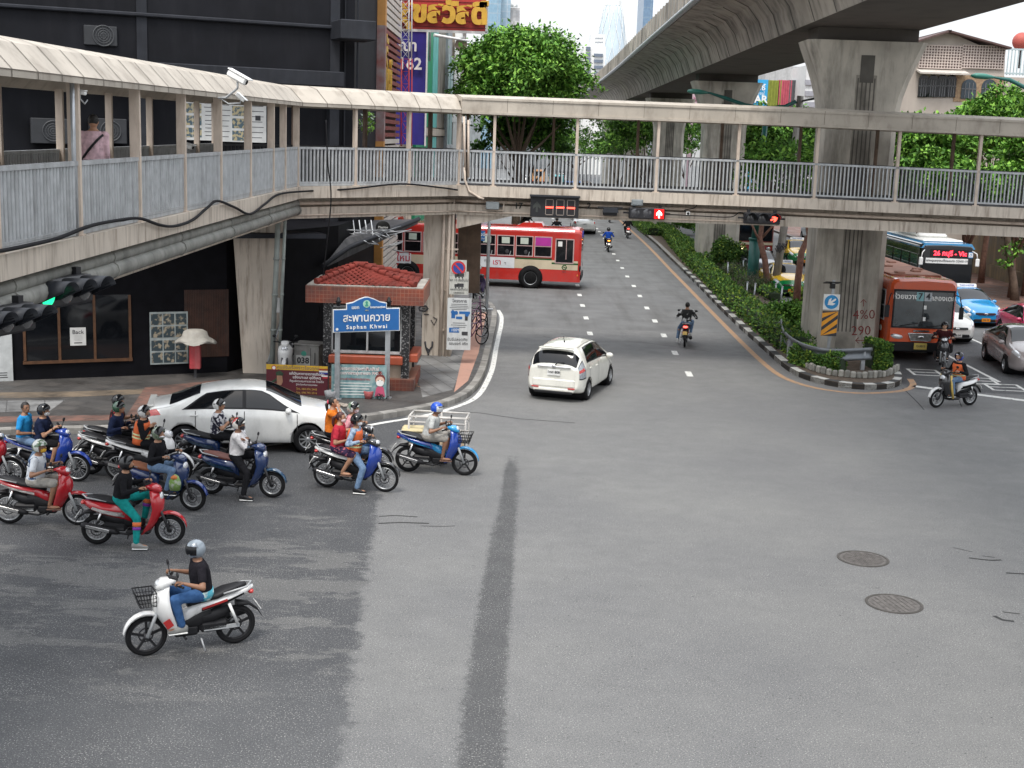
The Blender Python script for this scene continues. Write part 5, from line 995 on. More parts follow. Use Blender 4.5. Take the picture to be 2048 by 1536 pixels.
# graffiti on second column
text('~',.7,INK,PY(854,690,41.62),X,Z,None,'graffiti',off=.02); gr=bpy.data.objects.get('graffiti.001')
for o in list(COL.objects):
    if o.name.startswith('graffiti') and o.parent is None: bpy.data.objects.remove(o)
gf=thing('column_graffiti','black spray graffiti on the face of the second bridge column','graffiti',(-2.5,41.64,1.5)); mb=MB()
def scr(pts,r=.018): mb.tube([PY(a,b,41.63) for a,b in pts],r,0,5)
scr([(838,616),(842,612),(852,612),(856,617),(850,622),(840,621),(838,616)],.03); scr([(844,617),(851,617)],.02); scr([(850,683),(852,695),(858,700),(864,694),(865,683)],.03); scr([(852,695),(856,708),(862,695)],.03); scr([(856,700),(857,714)],.02); scr([(843,630),(843,655)],.012); scr([(848,628),(858,629)],.016); scr([(862,640),(868,650),(874,638),(866,634)],.014); mb.build('spray_lines',INK,gf,w=True)
# ---------------- signals, countdown board, cameras ----------------
SGB=M('signal_black',(.012,.012,.015),.5); HUD=M('signal_hood',(.018,.021,.028),.45,var=.2); LOFF=M('lens_off',(.03,.03,.035),.15,coat=1); RGL=M('lens_red_lit',(1,.05,.03),.4,emis=4.,var=0); RGD=M('red_glow_panel',(.5,.0,.0),.5,emis=.9,var=0); GGL=M('lens_green_lit',(.01,.75,.30),.4,emis=1.1,var=0); WGL=M('arrow_lit',(1,.85,.75),.4,emis=3.2,var=0)
def arrow(mb,x,z,s,y,ang=0.,m=0):
    P=[(-.18,-1),(.18,-1),(.18,0),(.7,-.45),(.7,.15),(0,.95),(-.7,.15),(-.7,-.45),(-.18,0)]; c_,s_=math.cos(ang),math.sin(ang)
    mb.prism([(x+s*(a*c_-b*s_),z+s*(a*s_+b*c_)) for a,b in P],y,y+.006,'y',m)
def signal(label,loc,rz,hood=True,lit=None,S=1.,pitch=0,par=None):
    t=thing('traffic_light',label,'traffic light',loc,rz,'horizontal traffic light heads under the footbridge'); t.scale=(S,S,S)
    mb=MB(); mb.box((0,.06,0),(1.16,.2,.36),ch=.03); mb.tube([(-.75,.1,0),(.75,.1,0)],.03,0,8); mb.box((-.42,.12,.2),(.1,.1,.14)); mb.box((.42,.12,.2),(.1,.1,.14)); mb.build('housing',SGB,t)
    for i,x in enumerate((-.38,0,.38)):
        m_=LOFF; mb=MB(); mb.lathe([(0,-.045),(.10,-.06),(.14,-.042)],(x,0,0),n=22); on=lit and lit[0]==i; mb.build('lens',{'g':GGL,'r':RGL,'ru':RGD,'rr':LOFF}[lit[1]] if on else m_,t)
        if on and lit[1]=='ru':
            mb=MB(); mb.box((x,-.05,0),(.31,.03,.31)); mb.build('lit_panel',RGD,t); mb=MB(); arrow(mb,x,0,.125,-.075); mb.build('arrow',WGL,t)
        if on and lit[1]=='rr': mb=MB(); arrow(mb,x,0,.12,-.075,R(-70)); mb.build('arrow',RGL,t)
        if hood:
            mb=MB(); rg=[]
            for y_,r_,cut in((-.03,.18,R(-30)),(-.38,.19,R(22))):
                q=np.linspace(cut,math.pi-cut,15); rg.append([(x+r_*math.cos(a),y_,r_*math.sin(a)) for a in q]+[(x+(r_-.008)*math.cos(a),y_,(r_-.008)*math.sin(a)) for a in q[::-1]])
            mb.rings(rg,0); mb.build('hood',HUD,t)
    return t
signal('traffic light head with a lit white arrow on a red square, centre of the footbridge',PY(1294,427,41.25),0,False,(2,'ru'),.98)
signal('hooded traffic light head with a lit red right arrow beside the green pole',PY(1524,437,41.2),R(0),True,(2,'rr'),.98)
signal('hooded traffic light head with one green lamp lit under the near bridge arm',PY(128,584,18.6),R(74),True,(0,'g'),1.15)
signal('hooded unlit traffic light head at the left border under the near bridge arm',PY(10,642,16.2),R(74),True,None,1.0)
t=thing('signal_box','small dark hooded signal box seen from behind between countdown board and arrow light','signal box',PY(1220,423,41.3)); mb=MB(); mb.box((0,0,0),(.44,.25,.24),ch=.02); mb.box((0,.0,.12),(.78,.05,.05)); mb.build('case',SGB,t); mb=MB(); mb.prism([(-.22,.12),(.22,.12),(.25,-.02),(-.25,-.02)],-.3,-.13,'y'); mb.build('hood',HUD,t)
t=thing('control_box','grey box fixed to the girder above the arrow light','box',PY(1274,405,41.3)); mb=MB(); mb.box((0,0,0),(.36,.2,.2),ch=.02); mb.box((0,-.11,0),(.3,.02,.14),ch=.01); mb.build('case',_mc['box_grey'],t)
c=PY(1109,414,41.1); cb_=thing('countdown_board','black countdown board showing three red dashes and a dim arrow','countdown board',c); w_,h_=1.50,.64; mb=MB(); mb.box((0,0,0),(w_,.16,h_),ch=.01); mb.build('case',SGB,cb_); mb=MB(); mb.box((0,-.06,h_/2+.02),(w_+.06,.34,.05)); mb.build('top_visor',HUD,cb_)
DGR=M('digit_outline',(.28,.24,.21),.6)
for i in range(3):
    x=-.18+.335*i+.02; mb=MB()
    for bx in [((x,-.09,.23),(.22,.02,.02)),((x,-.09,-.24),(.22,.02,.02)),((x-.115,-.09,0),(.02,.02,.45)),((x+.115,-.09,0),(.02,.02,.45))]: mb.box(*bx)
    mb.build('digit_frame',DGR,cb_); mb=MB(); mb.box((x,-.095,-.01),(.24,.02,.045)); mb.build('lit_dash',RGL,cb_)
mb=MB(); arrow(mb,-.55,0,.17,-.09); mb.build('arrow',M('arrow_dim',(.05,.055,.05),.6),cb_)
p=PY(990,411-0,41.3)
t=thing('wall_plate','cream framed inscription plate on the girder near the corner','plate',PY(990,411+1,41.45)); t.location=PY(991,409+3,41.45); mb=MB(); 
for bx in [((0,0,.13),(.52,.04,.03)),((0,0,-.13),(.52,.04,.03)),((-.26,0,0),(.03,.04,.28)),((.26,0,0),(.03,.04,.28))]: mb.box(*bx)
mb.build('frame',POST,t); mb=MB(); mb.box((.07,-.0,0),(.3,.03,.05)); mb.box((-.15,0,.03),(.05,.03,.05)); mb.build('marks',INK,t)
def cctv(label,p,q,aim,S=1.):
    """camera body at p, mount foot at q"""
    t=thing('security_camera',label,'camera',p); a=V(aim).normalized(); Q=a.to_track_quat('Y','Z').to_matrix().to_4x4(); mb=MB(); mb.T=Q@Matrix.Scale(S,4); mb.box((0,0,0),(.14,.42,.13),ch=.03); mb.box((0,.03,.08),(.17,.5,.025),ch=.01); mb.build('housing',WHT,t); mb=MB(); mb.T=Q@Matrix.Scale(S,4); mb.lathe([(0,.215),(.045,.215)],n=14); mb.build('lens',BLK,t)
    d=q-p; mb=MB(); mb.tube([(0,0,-.05*S),(0,0,-.2*S),V((0,0,-.22*S)).lerp(d,.6)+V((0,0,-.06)),d],.022*S,0,8); mb.build('bracket',ALU,t); return t
a=PY(475,155,26.6); cctv('white security camera standing up above the near bridge arm roof edge',a,PY(437,196,26.9),(.9,-.25,-.45),1.05)
a=PY(481,195,26.9); cctv('small white security camera tilted down under the larger one on the bridge arm',a,PY(440,197,26.9),(.75,-.2,-.6),.55)
a=PY(160,185,19.6); cctv('small white security camera on a bracket below the bridge roof behind the steel pipe',a,PY(175,200,19.9),(-.9,.1,.1),.45)
a=PY(375,292,30); cctv('small white security camera low behind the bridge railing under the posters',a,PY(368,296,30),(.8,-.4,-.2),.75)
a=PY(296,485,23.6); cctv('small beige security camera fixed to the girder side under the near arm',a,PY(288,478,23.8),(.9,-.3,-.15),.6)
t=thing('ceiling_speaker','small white round device with a cable on the bridge girder between the lights','device',PY(1376,427,41.42)); mb=MB(); mb.box((0,0,0),(.13,.06,.13),ch=.02); mb.lathe([(0,-.05),(.035,-.05),(.04,-.03)],n=12,m=1); mb.build('case',[WHT,BLK],t)
cable('girder_cable',[PY(*p,41.45) for p in [(1395,404),(1390,415),(1370,420),(1372,424)]],.016,'thin black cable looping down to the small white device on the girder')
cable('girder_cable',[PY(*p,41.4) for p in [(1336,429),(1400,432),(1460,434),(1478,425),(1490,427)]],.018,'black cable running along the girder between the two lights')
# ---------------- median furniture ----------------
GRN=M('pole_green',(.012,.10,.085),.45,var=.12,streak=.2)
g=G(1503,585); gp=thing('green_lamp_post','dark green lamp post with a wider base in the median','lamp post',g); mb=MB(); mb.tube([(0,0,0),(0,0,2.6)],.27,0,14); mb.tube([(0,0,2.6),(0,0,2.7)],.31,0,14); mb.tube([(0,0,2.7),(.12,0,8.8)],[.19,.12],0,12); mb.build('pole',GRN,gp)
def lamparm(label,pts,Yd,name='lamp_arm'):
    t=thing(name,label,'street lamp',PY(*pts[-1],Yd)); P_=[PY(*p,Yd) for p in pts]; mb=MB(); 
    mb.tube(P_,[.05]*2+[.09]*(len(P_)-2),0,8); mb.build('arm',GRN,t,w=True); mb=MB(); h=P_[0]; mb.eloft([(h.x-.5,h.z,.12,.05),(h.x-.3,h.z,.2,.12),(h.x+.1,h.z-.02,.2,.12),(h.x+.45,h.z-.04,.1,.06)],0,12); mb.v=[(x,y+h.y,z) for x,y,z in mb.v]; mb.build('lamp_head',M('lamp_green',(.03,.17,.13),.4),t,w=True); return t
g5=G(1547,590)
t=lamparm('green lamp arm on a concrete pole curving over the avenue before the second pier',[(1396,183),(1420,186),(1450,196),(1490,210),(1530,217),(1570,213),(1592,203)],g5.y); mb=MB(); q=PY(1601,192,g5.y); mb.tube([g5,(g5+q)/2+V((.1,0,0)),q],[.2,.18,.16],0,8); mb.build('post',CONC,t,w=True)
mb=MB()
for k in range(6): q=PY(1562+random.uniform(-12,12),random.uniform(478,500),g5.y); mb.tube([q+V((0,-.2,0)),q+V((.1,-.25,-.15)),q+V((0,-.2,-.3)),q+V((-.1,-.2,-.12))],.03,0,5)
mb.build('cable_bracket',DRK,t,w=True); mb=MB(); mb.tube([PY(1605,202,g5.y),PY(1634,196,g5.y-3)],.05); mb.build('rear_arm',BPL,t,w=True)
lamparm('green street lamp arm reaching in from the right border',[(1966,152),(1990,155),(2020,160),(2050,175),(2075,200)],58)
for i,(a,b) in enumerate([((1409,521),(1414,442)),]):
    g=G(*a); t=thing('thin_post','thin pale steel post standing before the second pier','post',g); mb=MB(); mb.tube([(0,0,0),PY(*b,g.y)-g],.055,0,8); mb.build('tube',STL,t)
for i,(a,b) in enumerate([((1492,605),(1495,565)),((1506,610),(1511,568)),((1550,600),(1552,568)),((1560,612),(1565,574)),((1455,566),(1456,526)),((1487,555),(1487,522)),((1440,540),(1440,520)),((1515,550),(1515,540))]):
    g=G(*a); t=thing('stake',['pale steel stake left of the green post base','pale steel stake right of the green post base','thin steel stake left of a pair near the taxi','thin steel stake right of a pair near the taxi','slim stake beside the undergrowth below the bush','slim stake near the hedge behind the round bush','short stake under the round bush','short stake behind the green post'][i],'stake',g,0,'steel stakes in the median'); mb=MB(); mb.tube([(0,0,0),PY(*b,g.y)-g],.04,0,6); mb.tube([PY(*b,g.y)-g,PY(*b,g.y)-g+V((0,0,.04))],.05,0,6); mb.build('rod',STL,t)
# guard rail
gpts=[G(a,b,.62) for a,b in [(1562,652),(1563,672),(1582,692),(1614,708),(1662,716),(1743,712)]]; gt_=thing('guard_rail','grey steel guard rail bent round the foot of the near pier','guard rail',(gpts[0].x,gpts[0].y,.16))
prof=[(0,.2),(.035,.17),(.035,.10),(-.035,.06),(-.035,-.06),(.035,-.10),(.035,-.17),(0,-.2)]
pp=[V((p.x,p.y,0)) for p in gpts]; pts2=chaikin([(p.x,p.y) for p in pp],2); n=len(pts2); rg=[]
for i in range(n):
    a=V((*pts2[max(i-1,0)],0)); b=V((*pts2[min(i+1,n-1)],0)); t_=(b-a).normalized(); nn=V((t_.y,-t_.x,0)); c=V((*pts2[i],.70)); rg.append([c+nn*o+V((0,0,z)) for o,z in prof]+[c+nn*(o-.012)+V((0,0,z)) for o,z in prof[::-1]])
mb=MB(); mb.rings(rg,0,sm=True); mb.build('beam',M('rail_grey',(.17,.185,.20),.5,.5,var=.2,streak=.5,st=(3,3,3)),gt_,w=True)
for i in (0,3,6,9,n-6,n-3): c=V((*pts2[i],0)); mb=MB(); mb.box((c.x,c.y+.1,.4),(.12,.12,.76)); mb.build('post',STL,gt_,w=True)
# keep-left sign and hazard board
ys_=43.6; p=PY(1656,715,ys_); ds=thing('hazard_marker','yellow and black striped hazard board below a blue arrow sign on one post','sign',(p.x,ys_,.16))
mb=MB(); zt_=PY(1656,560,ys_).z; mb.box((p.x,ys_+.05,zt_/2),(.09,.07,zt_)); mb.build('post',STL,ds,w=True)
OR_=M('hazard_amber',(.72,.30,.02),.45); a=PY(1641,622,ys_);b=PY(1676,672,ys_); cx_,cz=(a.x+b.x)/2,(a.z+b.z)/2; w_,h_=.52,.84; mb=MB(); mb.box((cx_,ys_,cz),(w_,.02,h_)); mb.build('hazard_board',OR_,ds,w=True)
mb=MB()
for k in range(-2,4):
    z0=-.55+k*.3; P4=[(-w_/2,z0),(w_/2,z0+.42),(w_/2,z0+.55),(-w_/2,z0+.13)]; P4=[(x,max(-h_/2,min(h_/2,z))) for x,z in P4]
    if P4[1][1]-P4[2][1]==0 and P4[0][1]-P4[3][1]==0: continue
    mb.prism([(cx_+x,cz+z) for x,z in P4],ys_-.016,ys_-.012,'y')
mb.build('stripe',INK,ds,w=True)
c=PY(1663,604,ys_); mb=MB(); mb.box(c,(.54,.02,.52)); mb.build('arrow_plate',WHT,ds,w=True); mb=MB(); mb.lathe([(0,-.016),(.235,-.016)],tuple(c),n=30); mb.build('blue_disc',M('disc_blue',(.02,.24,.52),.4),ds,w=True); mb=MB(); mb.T=Matrix.Translation(c); arrow(mb,0,0,.17,-.024,R(128)); mb.build('arrow',WHT,ds,w=True)
c=PY(1665,572,ys_); mb=MB(); mb.box(c+V((0,.1,.10)),(.5,.4,.03),rx=R(-12)); mb.box(c,(.16,.14,.16)); mb.build('solar_panel',BPL,ds,w=True)
# stone edging round the nose
ST=[M('edging_stone',(.19,.185,.165),.85,var=.2,scale=6,bump=.4),M('edging_stone_pale',(.29,.28,.25),.85,var=.2,scale=6,bump=.4)]
ed=[g2(*p) for p in [(1560,700),(1585,728),(1612,747),(1650,760),(1700,766),(1745,767),(1778,762),(1795,750)]]; er=resample(chaikin(ed,2),.21); est=thing('stone_edging','row of small upright pale stones edging the median nose','edging',(*er[0],.15))
mb=MB()
for i,(x,y) in enumerate(er[:-1]): h=.20+.05*RNG.random(); x2,y2=er[i+1]; mb.box((x,y,.15+h/2),(.17,.12,h),i%2,math.atan2(y2-y,x2-x)+RNG.normal()*.06,ch=.035)
mb.build('stone_course',ST,est,w=True)
# bicycles in a rack by the column
def bicycle(label,loc,rz,col,group='bicycles parked in a rack by the column'):
    t=thing('bicycle',label,'bicycle',loc,rz,group); 
    for x in(-.5,.5):
        mb=MB(); mb.lathe([(.31+.02*math.cos(q),.02*math.sin(q)) for q in np.linspace(0,2*math.pi,9)[:-1]],(0,0,0),n=26,closed=True); w_=mb.build('wheel',TYR,t); w_.location=(x,0,.33); mb=MB()
        for k in range(10): mb.tube([(0,0,0),(.3*math.cos(k*.628),0,.3*math.sin(k*.628))],.004,0,4)
        mb.build('spokes',STL,w_)
    mb=MB(); 
    for a,b in [((-.5,0,.33),(-.15,0,.8)),((-.15,0,.8),(0,0,.33)),((0,0,.33),(-.5,0,.33)),((0,0,.33),(.38,0,.78)),((-.15,0,.74),(.38,0,.78)),((.38,0,.9),(.5,0,.33)),((.38,0,.9),(.36,0,1.0))]: mb.tube([a,b],.018,0,6)
    mb.build('frame',paint(col[0],col[1]),t); mb=MB(); mb.box((-.17,0,.86),(.24,.13,.05),ch=.02); mb.build('saddle',BPL,t); mb=MB(); mb.tube([(.28,.27,1.0),(.38,.15,1.02),(.38,-.15,1.02),(.28,-.27,1.0)],.013,0,6); mb.build('handlebar',BPL,t)
for i in range(4):
    g=G(955,692-i*15,.155); bicycle(['nearest bicycle with dark tyres in the rack beside the standee','second bicycle in the rack, purple frame','third bicycle in the rack, purple frame and dark saddle','last bicycle in the rack, half hidden by the standee'][i],(g.x-.2,g.y,.155),R(48),('violet',(.14,.05,.12)))
# ---------------- cars ----------------
def bsp(u,n):
    u=np.clip(np.asarray(u,float),0,n-1-1e-9); i=np.floor(u).astype(int); t=u-i
    w=np.stack([(1-t)**3,3*t**3-6*t**2+4,-3*t**3+3*t**2+3*t+1,t**3],-1)/6; return i,w
class CarShape:
    NS=29
    def __init__(s,L,W,H,ztop,zbelt,hw,wt,zb):
        s.L=L; xs=np.linspace(-L/2,L/2,s.NS); f=lambda k:np.interp(xs,[p[0] for p in k],[p[1] for p in k])
        zt,zl,w,t,b=f(ztop),f(zbelt),f(hw),f(wt),f(zb); C=[]
        for i in range(s.NS):
            C.append([(0,b[i]),(w[i]*.86,b[i]),(w[i]*.975,b[i]+.07),(w[i],b[i]*.5+zl[i]*.5-.06),(w[i]*.995,zl[i]-.10),(w[i]*.955,zl[i]),(w[i]*.45+t[i]*.55,zl[i]*.5+zt[i]*.5+.02),(t[i]+.015,zt[i]-.075),(t[i]-.07,zt[i]-.01),(t[i]*.5,zt[i]+.018),(0,zt[i]+.025)])
        s.C=np.array(C); s.xs=xs; s.nv=11
        P=np.zeros((s.NS+2,13,3)); P[1:-1,1:-1,0]=xs[:,None]; P[1:-1,1:-1,1:]=s.C
        P[1:-1,0]=P[1:-1,2]*[1,-1,1]; P[1:-1,-1]=P[1:-1,-3]*[1,-1,1]; P[0]=2*P[1]-P[2]; P[-1]=2*P[-2]-P[-3]; s.P=P
    def S(s,x,v,side=1):
        x=np.asarray(x,float); v=np.asarray(v,float); iu,wu=bsp((x+s.L/2)/s.L*(s.NS-1),s.NS); iv,wv=bsp(v,s.nv)
        o=np.zeros(x.shape+(3,))
        for a in range(4):
            for b in range(4): o+=(wu[...,a]*wv[...,b])[...,None]*s.P[iu+a,iv+b]
        o[...,1]*=side; return o
    def body(s,nx=64,nv=36):
        xs=np.linspace(-s.L/2,s.L/2,nx); vs=np.linspace(0,10,nv)
        rg=[]
        for x in xs:
            l=s.S(np.full(nv,x),vs,1); r=s.S(np.full(nv-2,x),vs[1:-1][::-1],-1); rg.append([tuple(p) for p in np.vstack([l,r])])
        return rg
    def patch(s,mb,x0,x1,v0,v1,side=1,off=.006,m=0,nx=10,nv=6,e0=None,e1=None):
        """x0,x1: value or (at v0, at v1); bulge keeps corners soft"""
        t=np.linspace(0,1,nv); X0=np.interp(t,np.linspace(0,1,len(x0)),x0) if isinstance(x0,(tuple,list)) else np.full(nv,x0); X1=np.interp(t,np.linspace(0,1,len(x1)),x1) if isinstance(x1,(tuple,list)) else np.full(nv,x1)
        uu=np.linspace(0,1,nx); xx=X0[:,None]*(1-uu)+X1[:,None]*uu; vv=(v0+(v1-v0)*t)[:,None]*np.ones(nx)
        p=s.S(xx,vv,side); e=.01; du=s.S(xx+e,vv,side)-s.S(xx-e,vv,side); dv=s.S(xx,vv+e,side)-s.S(xx,vv-e,side); n=np.cross(du,dv)*(1 if side>0 else -1); n/=np.linalg.norm(n,axis=-1,keepdims=True)+1e-9
        c=np.array([0,0,.7]); sg=np.sign(((p-c)*n).sum(-1,keepdims=True)); n*=sg; p=p+n*off
        mb.add(p.reshape(-1,3).tolist(),[(j*nx+i,j*nx+i+1,(j+1)*nx+i+1,(j+1)*nx+i) for j in range(nv-1) for i in range(nx-1)],m,True)
    def span(s,mb,x0,x1,v0,off=.006,m=0):           # both sides up to the centre line (windscreen, roof panes)
        for sd_ in(1,-1): s.patch(mb,x0,x1,v0,10,sd_,off,m,8,8)
RIMA=M('alloy_rim',(.45,.46,.47),.3,.7,var=.1,scale=9); RIMD=M('rim_dark',(.03,.03,.03),.6)
_wm={}
def car_wheel(parent,x,y,R_=.315,wd=.2,spk=10,face=-1,steel=False,name='wheel'):
    k=(R_,wd,spk,face,steel)
    if k not in _wm:
        mb=MB(); mb.lathe([(R_*.63,-wd/2),(R_*.9,-wd/2-.005),(R_,-wd/2+.03),(R_,wd/2-.03),(R_*.9,wd/2+.005),(R_*.63,wd/2)],n=32,closed=True); t=mb.mesh('wheel',TYR)
        mb=MB(); f=face*(wd/2-.02); mb.lathe([(0,f*.3),(R_*.62,f*.3)],m=1,n=24); mb.lathe([(R_*.65,-wd/2),(R_*.58,-wd/2+.02),(R_*.58,wd/2-.02),(R_*.65,wd/2)],m=0,n=28); mb.lathe([(0,f),(R_*.13,f),(R_*.15,f*.6)],n=16)
        for i in range(spk):
            q=2*math.pi*i/spk; mb.box((math.cos(q)*R_*.34,f*.86,math.sin(q)*R_*.34),(R_*.55,.02,R_*(.09 if spk>6 else .16)),ry=-q)
        _wm[k]=(t,mb.mesh('rim',[RIMA if not steel else STL,RIMD]))
    t,r=_wm[k]; o=link(name,t,parent); o.location=(x,y,R_); q=link('rim',r,o); return o
SEDAN=dict(L=4.62,W=1.775,H=1.475,ztop=[(-2.31,.78),(-2.26,.98),(-2.1,1.05),(-1.72,1.10),(-1.0,1.375),(-.45,1.46),(.1,1.475),(.5,1.42),(1.25,1.04),(1.7,.955),(2.1,.83),(2.25,.72),(2.31,.6)],
 zbelt=[(-2.31,.72),(-2.2,.9),(-1.6,.975),(0,.93),(1.1,.89),(1.8,.79),(2.2,.66),(2.31,.55)],hw=[(-2.31,.66),(-2.2,.80),(-1.8,.875),(-1,.888),(1.2,.888),(1.8,.85),(2.12,.74),(2.31,.52)],
 wt=[(-2.31,.56),(-2.1,.68),(-1.6,.66),(-.9,.575),(0,.59),(.5,.60),(1.2,.72),(1.9,.68),(2.2,.56),(2.31,.42)],zb=[(-2.31,.42),(-2.15,.26),(-1.8,.2),(1.8,.18),(2.2,.2),(2.31,.3)])
HATCH=dict(L=3.9,W=1.695,H=1.525,ztop=[(-1.95,.95),(-1.9,1.10),(-1.72,1.40),(-1.5,1.49),(-.8,1.53),(-.1,1.53),(.35,1.46),(1.25,1.05),(1.6,.95),(1.85,.8),(1.95,.62)],
 zbelt=[(-1.95,.9),(-1.6,.99),(0,.93),(1.1,.86),(1.7,.74),(1.95,.55)],hw=[(-1.95,.70),(-1.86,.79),(-1.6,.84),(1.1,.847),(1.6,.80),(1.84,.68),(1.95,.5)],
 wt=[(-1.95,.60),(-1.85,.56),(-1.5,.56),(0,.56),(.4,.57),(1.25,.69),(1.7,.62),(1.95,.4)],zb=[(-1.95,.36),(-1.8,.24),(-1.5,.19),(1.5,.18),(1.85,.2),(1.95,.3)])
def mk_car(name,label,cat,loc,rz,spec,col,win,wheels,extra=None,group=None,roofcol=None,spk=10,Rw=.315,tint=GLS,lower=None):
    t=thing(name,label,cat,loc,rz,group); cs=CarShape(**spec); L_=spec['L']
    mb=MB(); mb.rings(cs.body(),0); bodyo=mb.build('body',[col],t)
    if lower or roofcol:                                  # two-tone taxi livery
        bodyo.data.materials.append(lower); lim=lambda x:.60+.10*x if x>0 else .60+.02*x
        for p in bodyo.data.polygons:
            if p.center.z<lim(p.center.x): p.material_index=1
    wb0,wb1,yw=wheels
    cm=MB(); 
    for x in (wb0,wb1):
        for sd_ in(1,-1): cm.tube([(x,sd_*(yw-.22),Rw),(x,sd_*(yw+.4),Rw)],Rw+.055,0,28,True,False)
    cut=cm.build('cutter',BLK,t); bo=bodyo.modifiers.new('b','BOOLEAN'); bo.object=cut; bo.operation='DIFFERENCE'; bo.solver='EXACT'; bo.use_self=True
    bpy.context.view_layer.update(); dg=bpy.context.evaluated_depsgraph_get(); nm=bpy.data.meshes.new_from_object(bodyo.evaluated_get(dg)); bodyo.modifiers.clear(); bodyo.data=nm; bpy.data.objects.remove(cut)
    mb=MB()
    for x in (wb0,wb1):
        mb=MB(); mb.lathe([(Rw+.05,-yw-.01),(Rw+.05,yw+.01)],(x,0,Rw),m=0,n=26); mb.box((x,0,Rw+.04),(Rw*1.9,yw*1.6,Rw*1.6)); mb.build('wheel_arch',BLK,t)
    for x in (wb0,wb1):
        for sd_ in(1,-1): car_wheel(t,x,sd_*(yw+.0),Rw,.2,spk,sd_)
    # windows
    for nm_,a in win['side'].items():
        for sd_ in (1,-1):
            mb=MB(); cs.patch(mb,a[0],a[1],a[2],a[3],sd_,.006); mb.build('side_window',tint,t)
    mb=MB(); cs.patch(mb,win['trim'][0],win['trim'][1],win['trim'][2],win['trim'][3],1,.003); cs.patch(mb,win['trim'][0],win['trim'][1],win['trim'][2],win['trim'][3],-1,.003); mb.build('window_trim',BPL,t)
    mb=MB(); cs.span(mb,win['ws'][0],win['ws'][1],win['ws'][2]); mb.build('windscreen',win.get('wsm',GLS),t)
    mb=MB(); cs.span(mb,win['rs'][0],win['rs'][1],win['rs'][2]); mb.build('rear_window',GLS,t)
    for sd_ in(1,-1):
        mb=MB(); cs.patch(mb,win['hl'][0],win['hl'][1],win['hl'][2],win['hl'][3],sd_,.008); mb.build('headlight',CLRL,t)
        mb=MB(); cs.patch(mb,win['tl'][0],win['tl'][1],win['tl'][2],win['tl'][3],sd_,.008); mb.build('tail_light',win.get('tlm',REDL),t)
        if 'tlm' in win: mb=MB(); cs.patch(mb,win['tl'][0],(win['tl'][1][0]+.03,win['tl'][1][1]+.03),win['tl'][2]-.12,win['tl'][3]+.12,sd_,.004); mb.build('light_surround',BPL,t); mb=MB(); cs.patch(mb,win['tl'][0],(win['tl'][1][0]-.04,win['tl'][1][1]-.04),4.3,4.9,sd_,.012); mb.build('tail_lens',REDL,t)
        p=cs.S(np.array(win['mir']),np.array(5.6),sd_); mb=MB(); mb.ell((float(p[0])-.02,float(p[1])+sd_*.12,float(p[2])-.02),(.07,.11,.075),0,12,8); mb.box((float(p[0]),float(p[1])+sd_*.03,float(p[2])-.06),(.05,.1,.03)); mb.build('wing_mirror',col,t)
    # door seams & handles
    mb=MB()
    for x in win['seams']:
        for sd_ in(1,-1): cs.patch(mb,x-.009,x+.009,1.9,5.0,sd_,.003,0,2,10)
    for sd_ in(1,-1): cs.patch(mb,wb0+Rw+.1,wb1-Rw-.1,1.5,1.62,sd_,.003,0,20,2)
    mb.build('door_seam',M('seam_dark',(.05,.05,.05),.7),t)
    for x in win['handles']:
        for sd_ in(1,-1):
            p=cs.S(np.array(x),np.array(4.35),sd_); mb=MB(); mb.box((x,float(p[1])+sd_*.012,float(p[2])),(.17,.035,.03),ch=.012); mb.build('door_handle',win.get('hm',col),t)
    # front: grille, bumper intake, rear plate
    xf=L_/2; f=lambda z,y=0.:0
    def nose(v,side=1,x=None): return cs.S(np.array(x if x else xf-.02),np.array(v),side)
    mb=MB(); mb.box((xf-.03,0,.335),(.1,1.0,.13),ch=.03); mb.box((xf-.035,0,.60),(.09,.86,.10),ch=.03); mb.build('grille',BPL,t)
    mb=MB(); mb.box((xf+.022,0,.60),(.012,.72,.014)); mb.box((xf+.022,0,.57),(.012,.66,.012)); mb.ell((xf+.02,0,.60),(.02,.09,.045),0); mb.build('grille_trim',CHR,t)
    mb=MB(); mb.box((-xf+.0,0,.27),(.06,1.1,.09),ch=.03); mb.build('rear_bumper_trim',BPL,t)
    if extra: extra(t,cs)
    return t,cs
SW_=dict(side={'f':((1.02,.30),(-.02,-.02),5.35,7.15),'r':((-.10,-.10),(-1.30,-.86),5.35,7.1)},trim=((1.16,.33),(-1.42,-.88),5.22,7.3),ws=((1.24,.86,.55,.40),(.40,.38,.36,.34),7.9),rs=((-1.66,-1.64,-1.63),(-1.02,-.98,-.96),7.9),hl=((1.78,1.86),(2.17,2.12),5.0,7.3),tl=((-2.22,-2.20),(-1.86,-1.98),4.6,6.4),mir=.92,seams=(1.10,-.06,-1.12),handles=(-.28,-1.15))
SW_['ws']=(1.20,.42,7.55); SW_['rs']=(-1.68,-1.02,7.55)
HW_=dict(side={'f':((.98,.30),(-.18,-.18),5.35,7.1),'r':((-.24,-.24),(-1.28,-1.12),5.35,7.1)},trim=((1.16,.34),(-1.36,-1.18),5.22,7.3),ws=(1.18,.38,7.5),rs=(-1.905,-1.70,6.35),hl=((1.35,1.5),(1.80,1.76),5.0,7.3),tl=((-1.915,-1.90),(-1.62,-1.66),3.5,5.7),tlm=M('lens_smoky',(.30,.32,.35),.15,var=.3,scale=25,coat=1),mir=.86,seams=(1.05,-.2,-1.2),handles=(-.42,-1.12))
def plate(t,x,z,rot,s_='',body=WHT,ink=None,w_=.36,h_=.15,sub=''):
    mb=MB(); mb.box((x,0,z),(.02,w_,h_)); o=mb.build('number_plate',body,t); dx=.014 if rot==0 else -.014; xd=Y if rot==0 else -Y
    text(s_,.1,ink or INK,(x+dx,0,z),xd,Z,o,w=False,off=.003,ext=.001); return o
